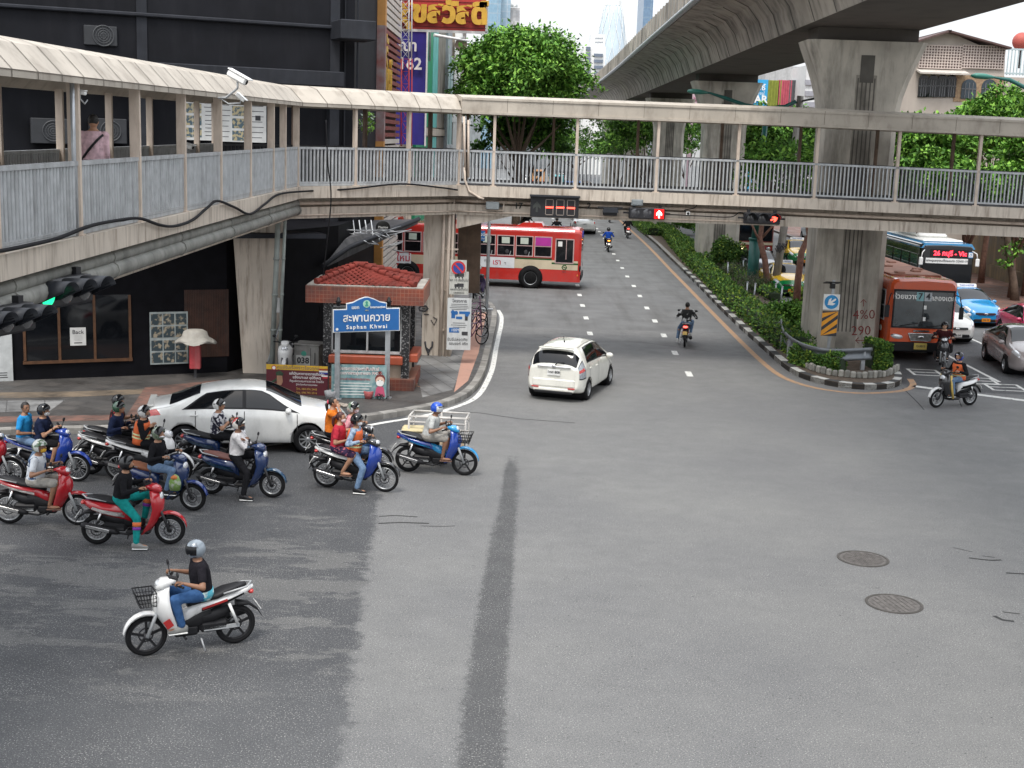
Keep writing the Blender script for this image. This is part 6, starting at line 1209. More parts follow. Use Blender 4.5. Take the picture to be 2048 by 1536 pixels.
def wheels_pose(rear,front,yoff,wb,fixed=None):
    """place a vehicle from the ground contacts of the two wheels on its visible side; yoff = lateral offset of that side (+left)"""
    a,b=G(*rear),G(*front); d=(b-a); rz=math.atan2(d.y,d.x); c=(a+b)/2; n=V((-math.sin(rz),math.cos(rz),0)); return c-n*yoff,rz
# ---------------- buses ----------------
def rbox_rings(L_,W_,z0,z1,r=.16,xs=None,n=4):
    """long box with rounded roof edges; rings along x"""
    rg=[]
    for x,sy,dz in xs:
        w=W_/2*sy; pts=[(w,z0),(w,z1-r-dz)]+[(w-r+r*math.cos(q),z1-dz-r+r*math.sin(q)) for q in np.linspace(0,math.pi/2,n+1)[1:]]+[(0,z1-dz+.04)]
        ring=[(x,y,z) for y,z in pts]+[(x,-y,z) for y,z in pts[::-1][1:]]; rg.append(ring)
    return rg
def bus(name,label,loc,rz,L_,W_,H_,col,wheelx,group=None,r=.18,R_=.5):
    t=thing(name,label,'bus',loc,rz,group); h=L_/2
    xs=[(-h,.93,.06),(-h+.08,.985,.015),(-h+.25,1,0),(h-.35,1,0),(h-.12,.985,.02),(h,.92,.10)]
    mb=MB(); mb.rings(rbox_rings(L_,W_,.38,H_,r,xs),0,sm=False); bd=mb.build('body',[col],t)
    bv=None
    for x in wheelx:
        for sd_ in(1,-1):
            mb=MB(); mb.lathe([(0,0),(R_+.09,0),(R_+.09,.012)],(x,sd_*(W_/2+.002) if sd_>0 else -(W_/2+.014),R_+.02),n=30); mb.build('wheel_arch',BLK,t); car_wheel(t,x,sd_*(W_/2-.10),R_,.26,8,sd_,True)
    return t
def side_windows(t,xs,z0,z1,ysurf,frame,glass=GLS,split=None,curt=None,fr=.045):
    for i,(a,b) in enumerate(xs):
        for sd_ in ((1,-1)):
            y=sd_*ysurf; mb=MB(); 
            c=(a+b)/2;w=b-a; d=.03
            for bx in [((c,y,z1-fr/2),(w,d,fr)),((c,y,z0+fr/2),(w,d,fr)),((a+fr/2,y,(z0+z1)/2),(fr,d,z1-z0-2*fr)),((b-fr/2,y,(z0+z1)/2),(fr,d,z1-z0-2*fr))]: mb.box(*bx)
            if split: mb.box((c,y,z0+(z1-z0)*split),(w-2*fr,d,.035))
            o=mb.build('window',frame,t); mb=MB(); mb.box((c,y-sd_*.004,(z0+z1)/2),(w-.04,.014,z1-z0-.04)); mb.build('pane',glass,o)
            if curt and i in curt and split:
                mb=MB(); mb.box((c,y+sd_*.008,z0+(z1-z0)*(split+1)/2),(w-2*fr-.01,.01,(z1-z0)*(1-split)-.06)); mb.build('blind',curt[i],o)
# ---------------- motorcycles (x forward, -y is the right-hand side) ----------------
_bm={}
def moto_wheel(parent,x,kind,R_=.29,wid=.045):
    k=(kind,R_,wid)
    if k not in _bm:
        r=wid; Rm=R_-r; mb=MB(); mb.lathe([(Rm+r*math.cos(q),r*math.sin(q)) for q in np.linspace(0,2*math.pi,11)[:-1]],n=32,closed=True); ty=mb.mesh('wheel',TYR)
        mb=MB(); Ri=Rm-r*.7; mb.lathe([(Ri,-.028),(Ri-.018,-.02),(Ri-.018,.02),(Ri,.028)],n=32,closed=True); mb.lathe([(.035,-.06),(.045,-.05),(.045,.05),(.035,.06),(0,.06)],n=14,m=1); mb.lathe([(.085,-.045),(.105,-.045),(.105,-.035),(.085,-.035)],n=20,m=1,closed=True)
        if kind=='spoke':
            for i in range(18):
                q=2*math.pi*i/18; mb.tube([(.04*math.cos(q+.9),.03*(-1)**i,.04*math.sin(q+.9)),(Ri*math.cos(q),0,Ri*math.sin(q))],.0045,0,4)
        else:
            n=5 if kind in('cast','castsilver') else 3
            for i in range(n):
                q=2*math.pi*i/n+.3; mb.box((math.cos(q)*Ri*.5,0,math.sin(q)*Ri*.5),(Ri,.03,.032),ry=-q,m=0)
        mm_=RIMA if kind in('spoke','castsilver') else BPL; _bm[k]=(ty,mb.mesh('rim',[mm_,DRK]))
    ty,ri=_bm[k]; o=link('wheel',ty,parent); o.location=(x,0,R_); q=link('rim',ri,o); return o
def moto(label,loc,rz,kind='under',c1=None,c2=None,seat=None,basket=False,wheel='spoke',group='motorcycles waiting at the junction',lean=0,plate_c=WHT,tl=REDL,bag=None,floor=None,box=False,lit=None,screen=False,rc=None):
    t=thing('scooter' if kind=='scoot' else 'motorcycle',label,'scooter' if kind=='scoot' else 'motorcycle',loc,rz,group,rx=lean)
    c2=c2 or c1; seat=seat or BPL; sc_=kind=='scoot'; R_=.285 if not sc_ else .265; wb=.615
    moto_wheel(t,wb,wheel,R_,.034 if not sc_ else .043); moto_wheel(t,-wb,wheel,R_,.038 if not sc_ else .046)
    # fork
    mb=MB()
    for s in(1,-1): mb.tube([(wb,s*.075,R_),(wb-.10,s*.075,R_+.26),(wb-.20,s*.06,R_+.5)],[.026,.026,.02],0,8)
    mb.tube([(.42,0,.75),(.34,0,1.0)],.03,0,8); mb.build('fork',ALU if not sc_ else DRK,t)
    # front fender
    mb=MB(); rg=[]
    for a in np.linspace(R(12),R(152),12):
        k=math.sin((a-R(12))/(R(140))*math.pi)*.02; r=R_+.035+k; w=.052+.018*math.sin((a-R(12))/R(140)*math.pi)
        rg.append([(wb+r*math.cos(a),y*w,R_+r*math.sin(a)+dz) for y,dz in((-1,-.03),(-.8,.005),(0,.022),(.8,.005),(1,-.03),(.8,-.008),(0,.006),(-.8,-.008))])
    mb.rings(rg,0); mb.build('front_fender',c2,t)
    # leg shield / front apron
    mb=MB(); secs=[(.99,.33,.10,.09),(.92,.36,.14,.12),(.83,.39,.19,.145),(.73,.40,.22,.145),(.63,.375,.22,.145),(.53,.33,.20,.14),(.43,.28,.17,.125),(.34,.235,.14,.11),(.27,.20,.10,.08)]
    if sc_: secs=[(.98,.32,.12,.09),(.9,.365,.19,.13),(.78,.40,.215,.14),(.66,.405,.205,.125),(.54,.37,.20,.11),(.42,.32,.20,.10),(.30,.25,.20,.09),(.22,.20,.19,.06)]
    rg=[]
    for z,x,w,d in secs:
        rg.append([(x+d*math.cos(q)*(1 if math.cos(q)>0 else .25)-(.35 if not sc_ else .28)*(w*math.sin(q))**2/.22, w*math.sin(q),z) for q in np.linspace(0,2*math.pi,17)[:-1]])
    mb.rings(rg,0); mb.build('leg_shield',c1,t)
    mb=MB(); mb.eloft([(.20,.40,.05,.06),(.10,.40,.08,.08),(-.1,.45,.09,.14),(-.25,.50,.10,.12)],0); 
    if sc_: mb.box((.10,0,.255),(.42,.34,.07),ch=.03)
    else: mb.box((.08,0,.30),(.36,.16,.16),ch=.04); mb.tube([(.12,-.19,.24),(.12,.19,.24)],.02,0,6)
    mb.box((-.30,0,.33),(.42,.2,.17),ch=.05); mb.build('engine',BPL,t)
    if not sc_:
        mb=MB(); mb.eloft([(.22,.47,.07,.09),(.05,.54,.09,.10),(-.1,.62,.10,.09)],0,10); mb.build('centre_cover',c2,t)
    # rear body
    mb=MB()
    if sc_: secs=[(-.02,.52,.10,.15),(-.12,.60,.15,.15),(-.3,.63,.175,.14),(-.5,.665,.17,.12),(-.68,.71,.13,.09),(-.80,.745,.06,.045)]
    else: secs=[(.02,.55,.07,.09),(-.12,.62,.11,.085),(-.32,.66,.125,.075),(-.52,.71,.12,.065),(-.72,.77,.09,.05),(-.86,.82,.04,.03)]
    mb.eloft(secs,0,16); mb.build('rear_body',rc or c1,t); mb=MB()
    for s in(1,-1):
        y0=secs[2][2]; mb.rings([[(x,s*(w_*k_+.004),z+h_*q_) for q_ in(-.55,-.15,.0,-.4)] for (x,z,w_,h_),k_ in zip(secs[1:-1],(.95,.985,.985,.95))],0,closed=True)
    mb.build('side_decal',BPL if rc else c2 if c2 is not c1 else (WHT if c1 in (RM,BM_) else BPL),t)
    mb=MB(); mb.eloft([(-.06,.44,.085,.09),(-.3,.48,.115,.10),(-.52,.54,.10,.08)],0,10); mb.build('lower_side_cover',BPL,t)
    mb=MB(); secs=[(.03,.70,.07,.03),(-.04,.735,.11,.045),(-.2,.765,.14,.05),(-.36,.785,.145,.05),(-.5,.82,.14,.05),(-.66,.84,.11,.045),(-.76,.85,.05,.03)]
    if not sc_: secs=[(.06,.66,.05,.03),(-.04,.705,.10,.045),(-.2,.745,.13,.05),(-.34,.765,.135,.05),(-.46,.81,.13,.05),(-.64,.85,.10,.04),(-.76,.87,.05,.025)]
    mb.eloft(secs,0,14,2.8); mb.build('seat',seat,t)
    mb=MB(); mb.tube([(-.42,.13,.80),(-.75,.12,.86),(-.84,0,.89),(-.75,-.12,.86),(-.42,-.13,.80)],.014,0,7); mb.build('grab_rail',ALU,t)
    # rear fender, plate, light
    mb=MB(); mb.eloft([(-.62,.60,.06,.05),(-.80,.58,.055,.03),(-.93,.47,.05,.018),(-.99,.37,.045,.01)],0,10); mb.build('rear_fender',BPL,t)
    mb=MB(); mb.box((-.93,0,.545),(.010,.16,.13),ry=R(32)); mb.build('number_plate',plate_c,t)
    mb=MB(); mb.ell((-.83,0,.755),(.045,.085,.04),0,12,8); mb.build('tail_light',tl,t)
    # headlight & bars
    mb=MB(); mb.eloft([(.20,1.03,.06,.03),(.29,1.035,.115,.05),(.40,1.015,.12,.07),(.47,.985,.09,.05),(.49,.975,.05,.03)],0,14,3.); mb.box((.25,0,1.075),(.12,.13,.02),1,ry=R(-20)); mb.build('handlebar_cowl',[c2 if not sc_ else c1,BPL],t)
    mb=MB(); 
    if sc_: mb.ell((.475,0,.86),(.045,.10,.085),0,14,8)
    else: mb.ell((.44,0,1.005),(.055,.10,.065),0,14,8)
    mb.build('headlight',lit or CLRL,t)
    mb=MB(); mb.tube([(.18,.34,1.03),(.24,.2,1.03),(.28,.08,1.01),(.28,-.08,1.01),(.24,-.2,1.03),(.18,-.34,1.03)],[.018,.018,.012,.012,.018,.018],0,8)
    for s in(1,-1): mb.tube([(.24,s*.2,1.05),(.25,s*.30,1.18)],.008,0,6); mb.tube([(.28,s*.2,1.04),(.26,s*.33,1.035)],.008,0,6)
    mb.build('handlebar',BPL,t)
    for s in(1,-1): mb=MB(); mb.ell((.25,s*.31,1.205),(.018,.06,.038),0,12,8); mb.build('mirror',BPL,t)
    # exhaust on the right, swingarm, shocks, stand
    mb=MB(); mb.tube([(.10,-.10,.26),(-.05,-.15,.22),(-.22,-.17,.25)],.02,0,8); mb.tube([(-.22,-.17,.25),(-.30,-.185,.28),(-.80,-.20,.40),(-.84,-.20,.41)],[.03,.052,.056,.035],0,12); mb.build('exhaust',BPL,t)
    mb=MB(); mb.box((-.56,-.252,.345),(.40,.012,.055),ry=R(13.5),ch=.004); mb.build('heat_shield',CHR,t)
    mb=MB(); mb.box((-.40,.085,.30),(.5,.03,.05)); mb.box((-.40,-.085,.30),(.5,.03,.05)); mb.tube([(-.1,.14,.2),(-.14,.2,.03)],.012,0,6); mb.build('swingarm',ALU if not sc_ else DRK,t)
    for s in(1,-1): mb=MB(); mb.tube([(-wb,s*.115,.34),(-.50,s*.12,.64)],.022,0,8); mb.build('shock_absorber',c2 if bag=='redshock' else CHR,t)
    if basket:
        mb=MB(); W=[(.56,.56+.0),(0,0)]
        for z,k in((.74,.8),(.80,.86),(.86,.93),(.93,1.)):
            a,b,y=.50,.50+.27*k,.15*k+.02; q=[(a,-y,z),(b,-y,z),(b,y,z),(a,y,z),(a,-y,z)]; mb.tube(q,.006 if z<.93 else .01,0,5)
        for i in range(7):
            u=i/6; y=.135-.27*u; mb.tube([(.70,y,.74),(.77,y*1.2,.93)],.0045,0,4)
            for s in(1,-1): mb.tube([(.50+.2*u,s*.14,.74),(.50+.27*u,s*.17,.93)],.0045,0,4)
            mb.tube([(.5,y,.74),(.71,y,.74)],.0045,0,4)
        mb.build('basket',BPL,t)
    if screen: mb=MB(); mb.ell((.45,0,.76),(.05,.13,.12),0,14,8); mb.build('front_badge_panel',c2,t)
    return t
# ---------------- people ----------------
def ik(a,c,l1,l2,pole):
    d=c-a; L_=d.length; L_=min(L_,(l1+l2)*.999); dn=d.normalized(); c=a+dn*L_; x=(l1*l1-l2*l2+L_*L_)/(2*L_); h=math.sqrt(max(0,l1*l1-x*x)); p=V(pole)-dn*V(pole).dot(dn); p=p.normalized() if p.length>1e-5 else dn.orthogonal(); return a+dn*x+p*h,c
def capsule(mb,a,b,ra,rb,n=12):
    mb.tube([a,a.lerp(b,.33),a.lerp(b,.66),b],[ra,ra*.96+rb*.04,ra*.4+rb*.6,rb],0,n); mb.ell(a,ra,0,n,8); mb.ell(b,rb,0,n,8)
def torso(mb,hip,neck,infl=0.,t0=-.12,t1=1.05,scale=1.,belly=0.):
    ax=(neck-hip); L_=ax.length; ax=ax.normalized(); side=Y; fwd=side.cross(ax).normalized()
    prof=[(-.16,.13,.10),(-.04,.172,.125),(.12,.168,.125),(.35,.148,.108+belly),(.6,.162,.118+belly*.5),(.8,.182,.115),(.93,.165,.09),(1.02,.10,.065),(1.1,.056,.056)]
    rg=[]
    for t,w,d in prof:
        if t<t0-1e-6 or t>t1+1e-6: continue
        c=hip+ax*(L_*t); n=18; rg.append([c+side*((w*scale+infl)*math.cos(q))+fwd*((d*scale+infl)*math.sin(q)) for q in np.linspace(0,2*math.pi,n+1)[:-1]])
    mb.rings(rg,0); return mb
FUL,HALF='full','half'
def person(label,loc,rz,cloth=None,legs=None,head='hair',pose=None,skin=SKN,hcol=None,sleeve='short',leglen='long',shoe=BPL,vest=None,mask=None,strap=None,hairm=None,ponytail=False,visor='up',group='motorcycle riders',lean=0,phone=False,wide=1.,collar=None,hcol2=None):
    t=thing('person',label,'person',loc,rz,group,rx=lean); P=dict(hip=(-.14,0,.81),lean=12,hl=(.20,.32,1.04),hr=(.20,-.32,1.04),fl=(.16,.15,.34),fr=(.16,-.15,.34),yaw=0,pitch=0,toe=0,kp=.25,hb=0)
    P.update(pose or {}); hip=V(P['hip']); a=R(P['lean']); tl=.475*P.get('tall',1); neck=hip+V((math.sin(a)*tl,P['hb'],math.cos(a)*tl)); ax=(neck-hip).normalized()
    sh=[neck-ax*.055+Y*s*.185*wide for s in(1,-1)]; hd=neck+V((math.sin(a)*.09+.02,0,.155)); yaw=R(P['yaw']); pit=R(P['pitch'])
    Q=Matrix.Rotation(yaw,3,'Z')@Matrix.Rotation(pit,3,'Y')
    hands=[V(P['hl']),V(P['hr'])]; feet=[V(P['fl']),V(P['fr'])]; elb=[];wri=[];kn=[];an=[]
    for i,s in enumerate((1,-1)):
        pole=P.get('ep%d'%i,(-.25,s*.5,-.7)); e,w_=ik(sh[i],hands[i]+ (sh[i]-hands[i]).normalized()*.06,.285,.255,pole); elb.append(e); wri.append(w_)
        hj=hip+Y*s*.09; k,an_=ik(hj,feet[i]+V((0,0,.07)),.44,.43,(1,s*P['kp'],.35)); kn.append(k); an.append(an_)
    # body
    mb=MB(); torso(mb,hip,neck,0,-.2,1.2,wide if wide<1.05 else 1.03)
    for i,s in enumerate((1,-1)):
        mb.ell(sh[i],.058,0); capsule(mb,sh[i],elb[i],.048,.038); capsule(mb,elb[i],wri[i],.038,.025)
        hj=hip+Y*s*.09; capsule(mb,hj,kn[i],.082,.055); capsule(mb,kn[i],an[i],.056,.035); mb.ell(kn[i].lerp(an[i],.28)-V((.015,0,0)),(.052,.05,.09),0)
        f=an[i]; mb.ell(f+V((.07,0,-.045)),(.12,.04,.032),0)
    mb.tube([neck-ax*.03,hd-V((.01,0,.05))],[.055,.05],0,12)
    mb.ell(hd,(.092,.074,.105),0,18,12,rot=Q); mb.ell(hd+Q@V((.035,0,-.055)),(.058,.050,.055),0,12,8,rot=Q)
    mb.ell(hd+Q@V((.095,0,-.015)),(.022,.014,.026),0,8,6,rot=Q)
    for s in(1,-1): mb.ell(hd+Q@V((-.005,s*.076,-.005)),(.018,.01,.028),0,8,6,rot=Q)
    o=mb.build('body',skin,t,norm=False); mod_remesh(o,.0115,2); bpy.context.view_layer.update(); convert(o)
    # hands: palm, four fingers, thumb joined to the same mesh
    hm=MB()
    for i,s in enumerate((1,-1)):
        d=(wri[i]-elb[i]).normalized(); up=V((0,0,1)); sd_=d.cross(up).normalized(); dn=sd_.cross(d).normalized(); 
        if dn.z>0: dn=-dn
        p=wri[i]; pc=p+d*.05; rot=Matrix((d,sd_,dn)).transposed(); hm.ell(pc,(.052,.038,.018),0,12,8,rot=rot)
        for j in range(4):
            o_=sd_*(-.028+.0187*j); l=[.034,.04,.037,.029][j]; b0=p+d*.085+o_; b1=b0+d*l*.8+dn*l*.45; b2=b1+d*l*.1+dn*l*.75; b3=b2-d*l*.45+dn*l*.3; hm.tube([b0,b1,b2,b3],[.0088,.0083,.0078,.006],0,6)
        th=p+d*.03-sd_*(.03*(1 if s>0 else -1)); hm.tube([th,th+d*.03-sd_*(.022*s)+dn*.012,th+d*.055-sd_*(.018*s)+dn*.03],[.0115,.010,.008],0,6)
    b=bmesh.new(); b.from_mesh(o.data); m2=hm.mesh('h',skin); b.from_mesh(m2); b.to_mesh(o.data); b.free()
    # shirt
    mb=MB(); torso(mb,hip,neck,.018,-.2,1.02,wide,.02)
    for i,s in enumerate((1,-1)):
        mb.ell(sh[i],.071,0); 
        if sleeve=='short': capsule(mb,sh[i],sh[i].lerp(elb[i],.62),.064,.060)
        elif sleeve: capsule(mb,sh[i],elb[i],.062,.050); capsule(mb,elb[i],elb[i].lerp(wri[i],.93),.050,.036)
    so_=mb.build('shirt',cloth,t,norm=False); mod_remesh(so_,.016,2)
    # trousers
    mb=MB(); torso(mb,hip,neck,.022,-.2,.14,wide)
    for i,s in enumerate((1,-1)):
        hj=hip+Y*s*.09; 
        if leglen=='long': capsule(mb,hj,kn[i],.096,.068); capsule(mb,kn[i],kn[i].lerp(an[i],.93),.068,.055)
        else: capsule(mb,hj,hj.lerp(kn[i],.93),.098,.084)
    tr=mb.build('trousers' if leglen=='long' else 'shorts',legs[0] if isinstance(legs,tuple) else legs,t,norm=False); mod_remesh(tr,.016,2)
    if isinstance(legs,tuple):
        for i in(0,1):
            mb=MB(); q=kn[i].lerp(an[i],.15); q2=kn[i].lerp(an[i],.32); mb.tube([q,q2],.074,0,14); mb.build('leg_band',legs[1],t)
            mb=MB(); q=kn[i].lerp(an[i],.34); q2=kn[i].lerp(an[i],.46); mb.tube([q,q2],.070,0,14); mb.build('leg_band',legs[2],t)
    for i in(0,1):
        f=an[i]; mb=MB()
        if shoe=='sandal' : mb.box((f.x+.075,f.y,f.z-.083),(.26,.09,.018),ch=.008); mb.tube([(f.x+.15,f.y,f.z-.055),(f.x+.08,f.y+.045,f.z-.06)],.008,0,5); mb.tube([(f.x+.15,f.y,f.z-.055),(f.x+.08,f.y-.045,f.z-.06)],.008,0,5); mb.build('sandal',M('sandal_brown',(.13,.07,.05),.7),t)
        else:
            mb.eloft([(f.x-.075,f.z-.035,.03,.04),(f.x-.04,f.z-.03,.043,.058),(f.x+.03,f.z-.035,.045,.055),(f.x+.10,f.z-.052,.047,.038),(f.x+.17,f.z-.062,.04,.026),(f.x+.2,f.z-.066,.02,.014)],0,12)
            for q_ in range(len(mb.v)): x,y,z=mb.v[q_]; mb.v[q_]=(x,y+f.y,z)
            mb.build('shoe',shoe,t); mb=MB(); mb.box((f.x+.06,f.y,f.z-.09),(.26,.088,.02),ch=.008); mb.build('shoe_sole',WHT,t)
    if vest:
        mb=MB(); torso(mb,hip,neck,.036,-.04,.93,wide,.02); v_=mb.build('safety_vest',vest,t)
        ax_=(neck-hip); L_=ax_.length; axn=ax_.normalized(); fw=Y.cross(axn).normalized()
        for tt in(.22,.36):
            mb=MB(); rg=[]
            for dt in (0,.07):
                c=hip+axn*(L_*(tt+dt)); rg.append([c+Y*(.150*wide+.047)*math.cos(q)+fw*(.128+.047)*math.sin(q) for q in np.linspace(0,2*math.pi,19)[:-1]])
            mb.rings(rg,0,caps=False); mb.build('reflective_band',M('reflective_yellow',(.62,.66,.35),.4),t)
    if strap:
        ax_=(neck-hip); fw=Y.cross(ax_.normalized()).normalized(); pts=[]
        for k in range(17):
            q=2*math.pi*k/16; c=hip.lerp(neck,.52+.40*math.cos(q)); pts.append(c+Y*(.17*math.cos(q)*-1+.0)+fw*(.165*math.sin(q)))
        mb=MB(); mb.tube(pts,.022,0,6,False); mb.build('bag_strap',strap,t)
    # face
    if head!='full':
        mb=MB()
        for s in(1,-1): mb.ell(hd+Q@V((.083,s*.030,.012)),(.008,.013,.007),0,8,6,rot=Q)
        mb.build('eye',INK,t); mb=MB()
        for s in(1,-1): mb.box(hd+Q@V((.088,s*.031,.032)),(.008,.03,.006),rz=yaw)
        mb.build('eyebrow',INK,t)
        if not mask: mb=MB(); mb.box(hd+Q@V((.093,0,-.062)),(.008,.035,.008),rz=yaw); mb.build('mouth',M('lips',(.28,.09,.07),.6),t)
    if mask: mb=MB(); mb.ell(hd+Q@V((.040,0,-.05)),(.068,.068,.052),0,14,8,rot=Q,cond=lambda a_,b_: math.cos(b_)>-.25); mb.build('face_mask',mask,t)
    if head=='hair':
        hm_=hairm or M('hair_black',(.012,.010,.009),.55,var=.3,scale=30,bump=.4); mb=MB(); mb.ell(hd+Q@V((-.014,0,.022)),(.096,.084,.100),0,18,12,rot=Q,cond=lambda a_,b_: not (a_>R(62) and abs(math.atan2(math.sin(b_),math.cos(b_)))<R(68)) and a_<R(128))
        if ponytail: mb.tube([hd+Q@V((-.09,0,.03)),hd+Q@V((-.16,0,-.02)),hd+Q@V((-.17,0,-.14)),hd+Q@V((-.14,0,-.24))],[.025,.038,.03,.01],0,8)
        mb.build('hair',hm_,t)
        if ponytail and hcol: mb=MB(); mb.ell(hd+Q@V((-.11,0,.03)),(.03,.045,.045),0); mb.build('hair_tie',hcol,t)
    else:
        c_=hd+Q@V((-.008,0,.012)); rr=(.138,.122,.135)
        if head=='full': cond=lambda a_,b_: not (R(68)<a_<R(112) and math.cos(b_)>.45) and a_<R(150)
        elif head=='open': cond=lambda a_,b_: not (a_>R(72) and math.cos(b_)>.15) and a_<R(132)
        else: cond=lambda a_,b_: not (a_>R(70) and math.cos(b_)>.05) and a_<(R(112) if math.cos(b_)>-.5 else R(120))
        mb=MB(); mb.ell(c_,rr,0,26,17,rot=Q,cond=cond); mb.ell(c_,tuple(x*.93 for x in rr),1,22,14,rot=Q,cond=cond)
        if head=='half' : mb.tube([c_+Q@V((rr[0]*1.0*math.cos(b_),rr[1]*1.02*math.sin(b_),.045)) for b_ in np.linspace(-1.1,1.1,9)],.012,1,6)
        hl_=mb.build('helmet',[hcol,BPL],t,norm=False)
        if visor:
            Qv=Q@Matrix.Rotation(R(-62 if visor=='up' else 0),3,'Y'); mb=MB(); mb.ell(c_,tuple(x*1.035 for x in rr),0,26,17,rot=Qv,cond=lambda a_,b_: R(62)<a_<R(112) and math.cos(b_)>.15); mb.build('visor',GLS if visor!='clear' else CLRL,t,norm=False)
        if visor=='peak': pass
    if phone: p=(wri[0]+wri[1])/2+V((.07,0,.05)); mb=MB(); mb.box(p,(.012,.08,.14),ry=R(-40),ch=.004); mb.build('phone',BPL,t)
    return t
# ---------------- cars in place ----------------
PW_=paint('pearl_white',(.80,.80,.77)); PC_=paint('cream_white',(.78,.77,.70))
def sedan_extra(t,cs):
    mb=MB(); mb.box((-2.10,0,1.06),(.16,1.2,.035),ch=.015); mb.build('boot_lip',t.children[0].data.materials[0],t); plate(t,-2.33,.72,1)
c,rz=wheels_pose((371,908),(616,905),-.80,2.70)
mk_car('white_sedan','white sedan with alloy wheels stopped beside the motorcycles at the kerb','car',(c.x,c.y,0),rz,SEDAN,PW_,SW_,(-1.36,1.34,.80),sedan_extra,spk=10,Rw=.325)
def hatch_extra(t,cs):
    w=t.children[0].data.materials[0]
    o=plate(t,-1.975,.83,1,'1กพ 808',WHT,INK,.36,.17); mb=MB(); mb.box((-1.965,0,.98),(.05,.95,.05),ch=.015); mb.build('chrome_strip',CHR,t); mb=MB(); mb.ell((-1.99,0,.99),(.02,.06,.045),0); mb.build('emblem',CHR,t)
    mb=MB(); mb.box((-1.90,0,.53),(.16,1.30,.30),ch=.07); mb.box((-1.93,0,.34),(.10,1.2,.12),ch=.04); mb.build('rear_bumper',w,t)
    for s in(1,-1): mb=MB(); mb.box((-1.985,s*.52,.40),(.02,.2,.035),ch=.005); mb.build('reflector',REDL,t)
    mb=MB(); mb.box((-1.76,0,1.475),(.22,.98,.03),ch=.012); mb.build('spoiler',w,t); mb=MB(); mb.tube([(-1.93,-.02,1.03),(-1.96,-.1,1.10),(-1.95,-.28,1.12)],.014,0,6); mb.build('rear_wiper',BPL,t); mb=MB(); mb.tube([(-1.0,0,1.55),(-1.12,0,1.72)],[.012,.005],0,6); mb.ell((-1.0,0,1.555),.025,0); mb.build('aerial',BPL,t); mb=MB()
    for s in(1,-1): cs.patch(mb,-1.45,.1,7.75,7.84,s,.004,0,16,2)
    mb.build('roof_groove',M('seam_dark',(.05,.05,.05),.7),t)
c,rz=wheels_pose((1171,799),(1214,769.5),-.75,2.5)
mk_car('white_hatchback','cream white hatchback seen from behind turning in the middle of the junction','car',(c.x,c.y,0),rz,HATCH,PC_,HW_,(-1.24,1.26,.74),hatch_extra,spk=7,Rw=.30)
c,rz=wheels_pose((1933,714),(1982,748),-.72,2.45)
SB_=paint('silver_bronze',(.17,.12,.11)); 
def s2(t,cs): plate(t,2.36,.36,0,'กก 14')
mk_car('silver_sedan','silver bronze sedan entering from the right border next to the orange bus','car',(c.x+.62,c.y-.15,0),rz,SEDAN,paint('silver',(.30,.265,.26)),SW_,(-1.36,1.34,.80),s2,spk=6,Rw=.30)
def taxi_extra(txt,bodyc,sc_):
    def f(t,cs):
        mb=MB(); mb.prism([(-.13,1.49),(.13,1.49),(.07,1.62),(-.07,1.62)],-.42,.42,'y'); s=mb.build('roof_sign',WHT,t); text('TAXI-METER',.12,bodyc,(.115,0,1.555),Y,Z+.2*V((-1,0,0)),s,w=False,ext=.002); plate(t,2.36,.36,0,txt,AMB)
        mb=MB(); mb.box((.55,.42,1.08),(.05,.16,.07)); mb.build('vacant_light',M('vacant_lit',(1,.06,.03),.4,emis=1.2,var=0),t)
    return f
PB_=paint('taxi_blue',(.015,.26,.58)); TBL=M('ink_taxi_blue',(.02,.1,.4),.5)
g=PY(1972,640,53.6); mk_car('blue_taxi','bright blue taxi with a white roof sign facing the camera on the right road','taxi',(g.x,56.4,0),R(-86),SEDAN,PB_,SW_,(-1.36,1.34,.80),taxi_extra('ทข 12',TBL,1))
YG=paint('taxi_yellow',(.72,.44,.02)); GG=paint('taxi_green',(.0,.17,.04))
g=PY(1592,560,63); mk_car('yellow_green_taxi','yellow and green taxi in the queue beside the near pier, nearer of two','taxi',(g.x-.2,65.2,0),R(-90),SEDAN,YG,SW_,(-1.36,1.34,.80),taxi_extra('1มก 5',TBL,1),'two tone taxis queueing',lower=GG)
g=PY(1606,500,80); mk_car('yellow_green_taxi','yellow and green taxi queueing higher up the road, farther of two','taxi',(g.x,82,0),R(-90),SEDAN,YG,SW_,(-1.36,1.34,.80),taxi_extra('1มข 8',TBL,1),'two tone taxis queueing',lower=GG)
g=PY(1530,540,70.5); mk_car('silver_black_car','silver and black sedan behind the green lamp post','car',(g.x+.1,73.,0),R(-90),SEDAN,paint('steel_grey',(.07,.075,.085)),SW_,(-1.36,1.34,.80),s2)
g=PY(1652,455,100); mk_car('pale_blue_car','pale silver blue car far back in the queue left of the near pier','car',(g.x,103,0),R(-90),SEDAN,paint('pale_blue',(.42,.50,.56)),SW_,(-1.36,1.34,.80),None)
g=PY(1929,680,48.5); mk_car('white_compact_car','white compact car half hidden behind the front of the orange bus','car',(g.x-.15,51.5,0),R(-88),SEDAN,PW_,SW_,(-1.36,1.34,.80),s2)
g=PY(2096,640,48.5); mk_car('pink_taxi','pink car nose poking in at the right border beyond the silver sedan','car',(g.x+.35,50.6,0),R(-92),SEDAN,paint('pink',(.50,.03,.11)),SW_,(-1.36,1.34,.80),None)
def rearx(t,cs): plate(t,-2.33,.78,1,'ฎล 21')
g=G(1168,469); ms,_=mk_car('far_white_sedan','white sedan driving away up the avenue beyond the red bus','car',(g.x,g.y+2.3,0),R(91),SEDAN,PW_,SW_,(-1.36,1.34,.80),rearx)
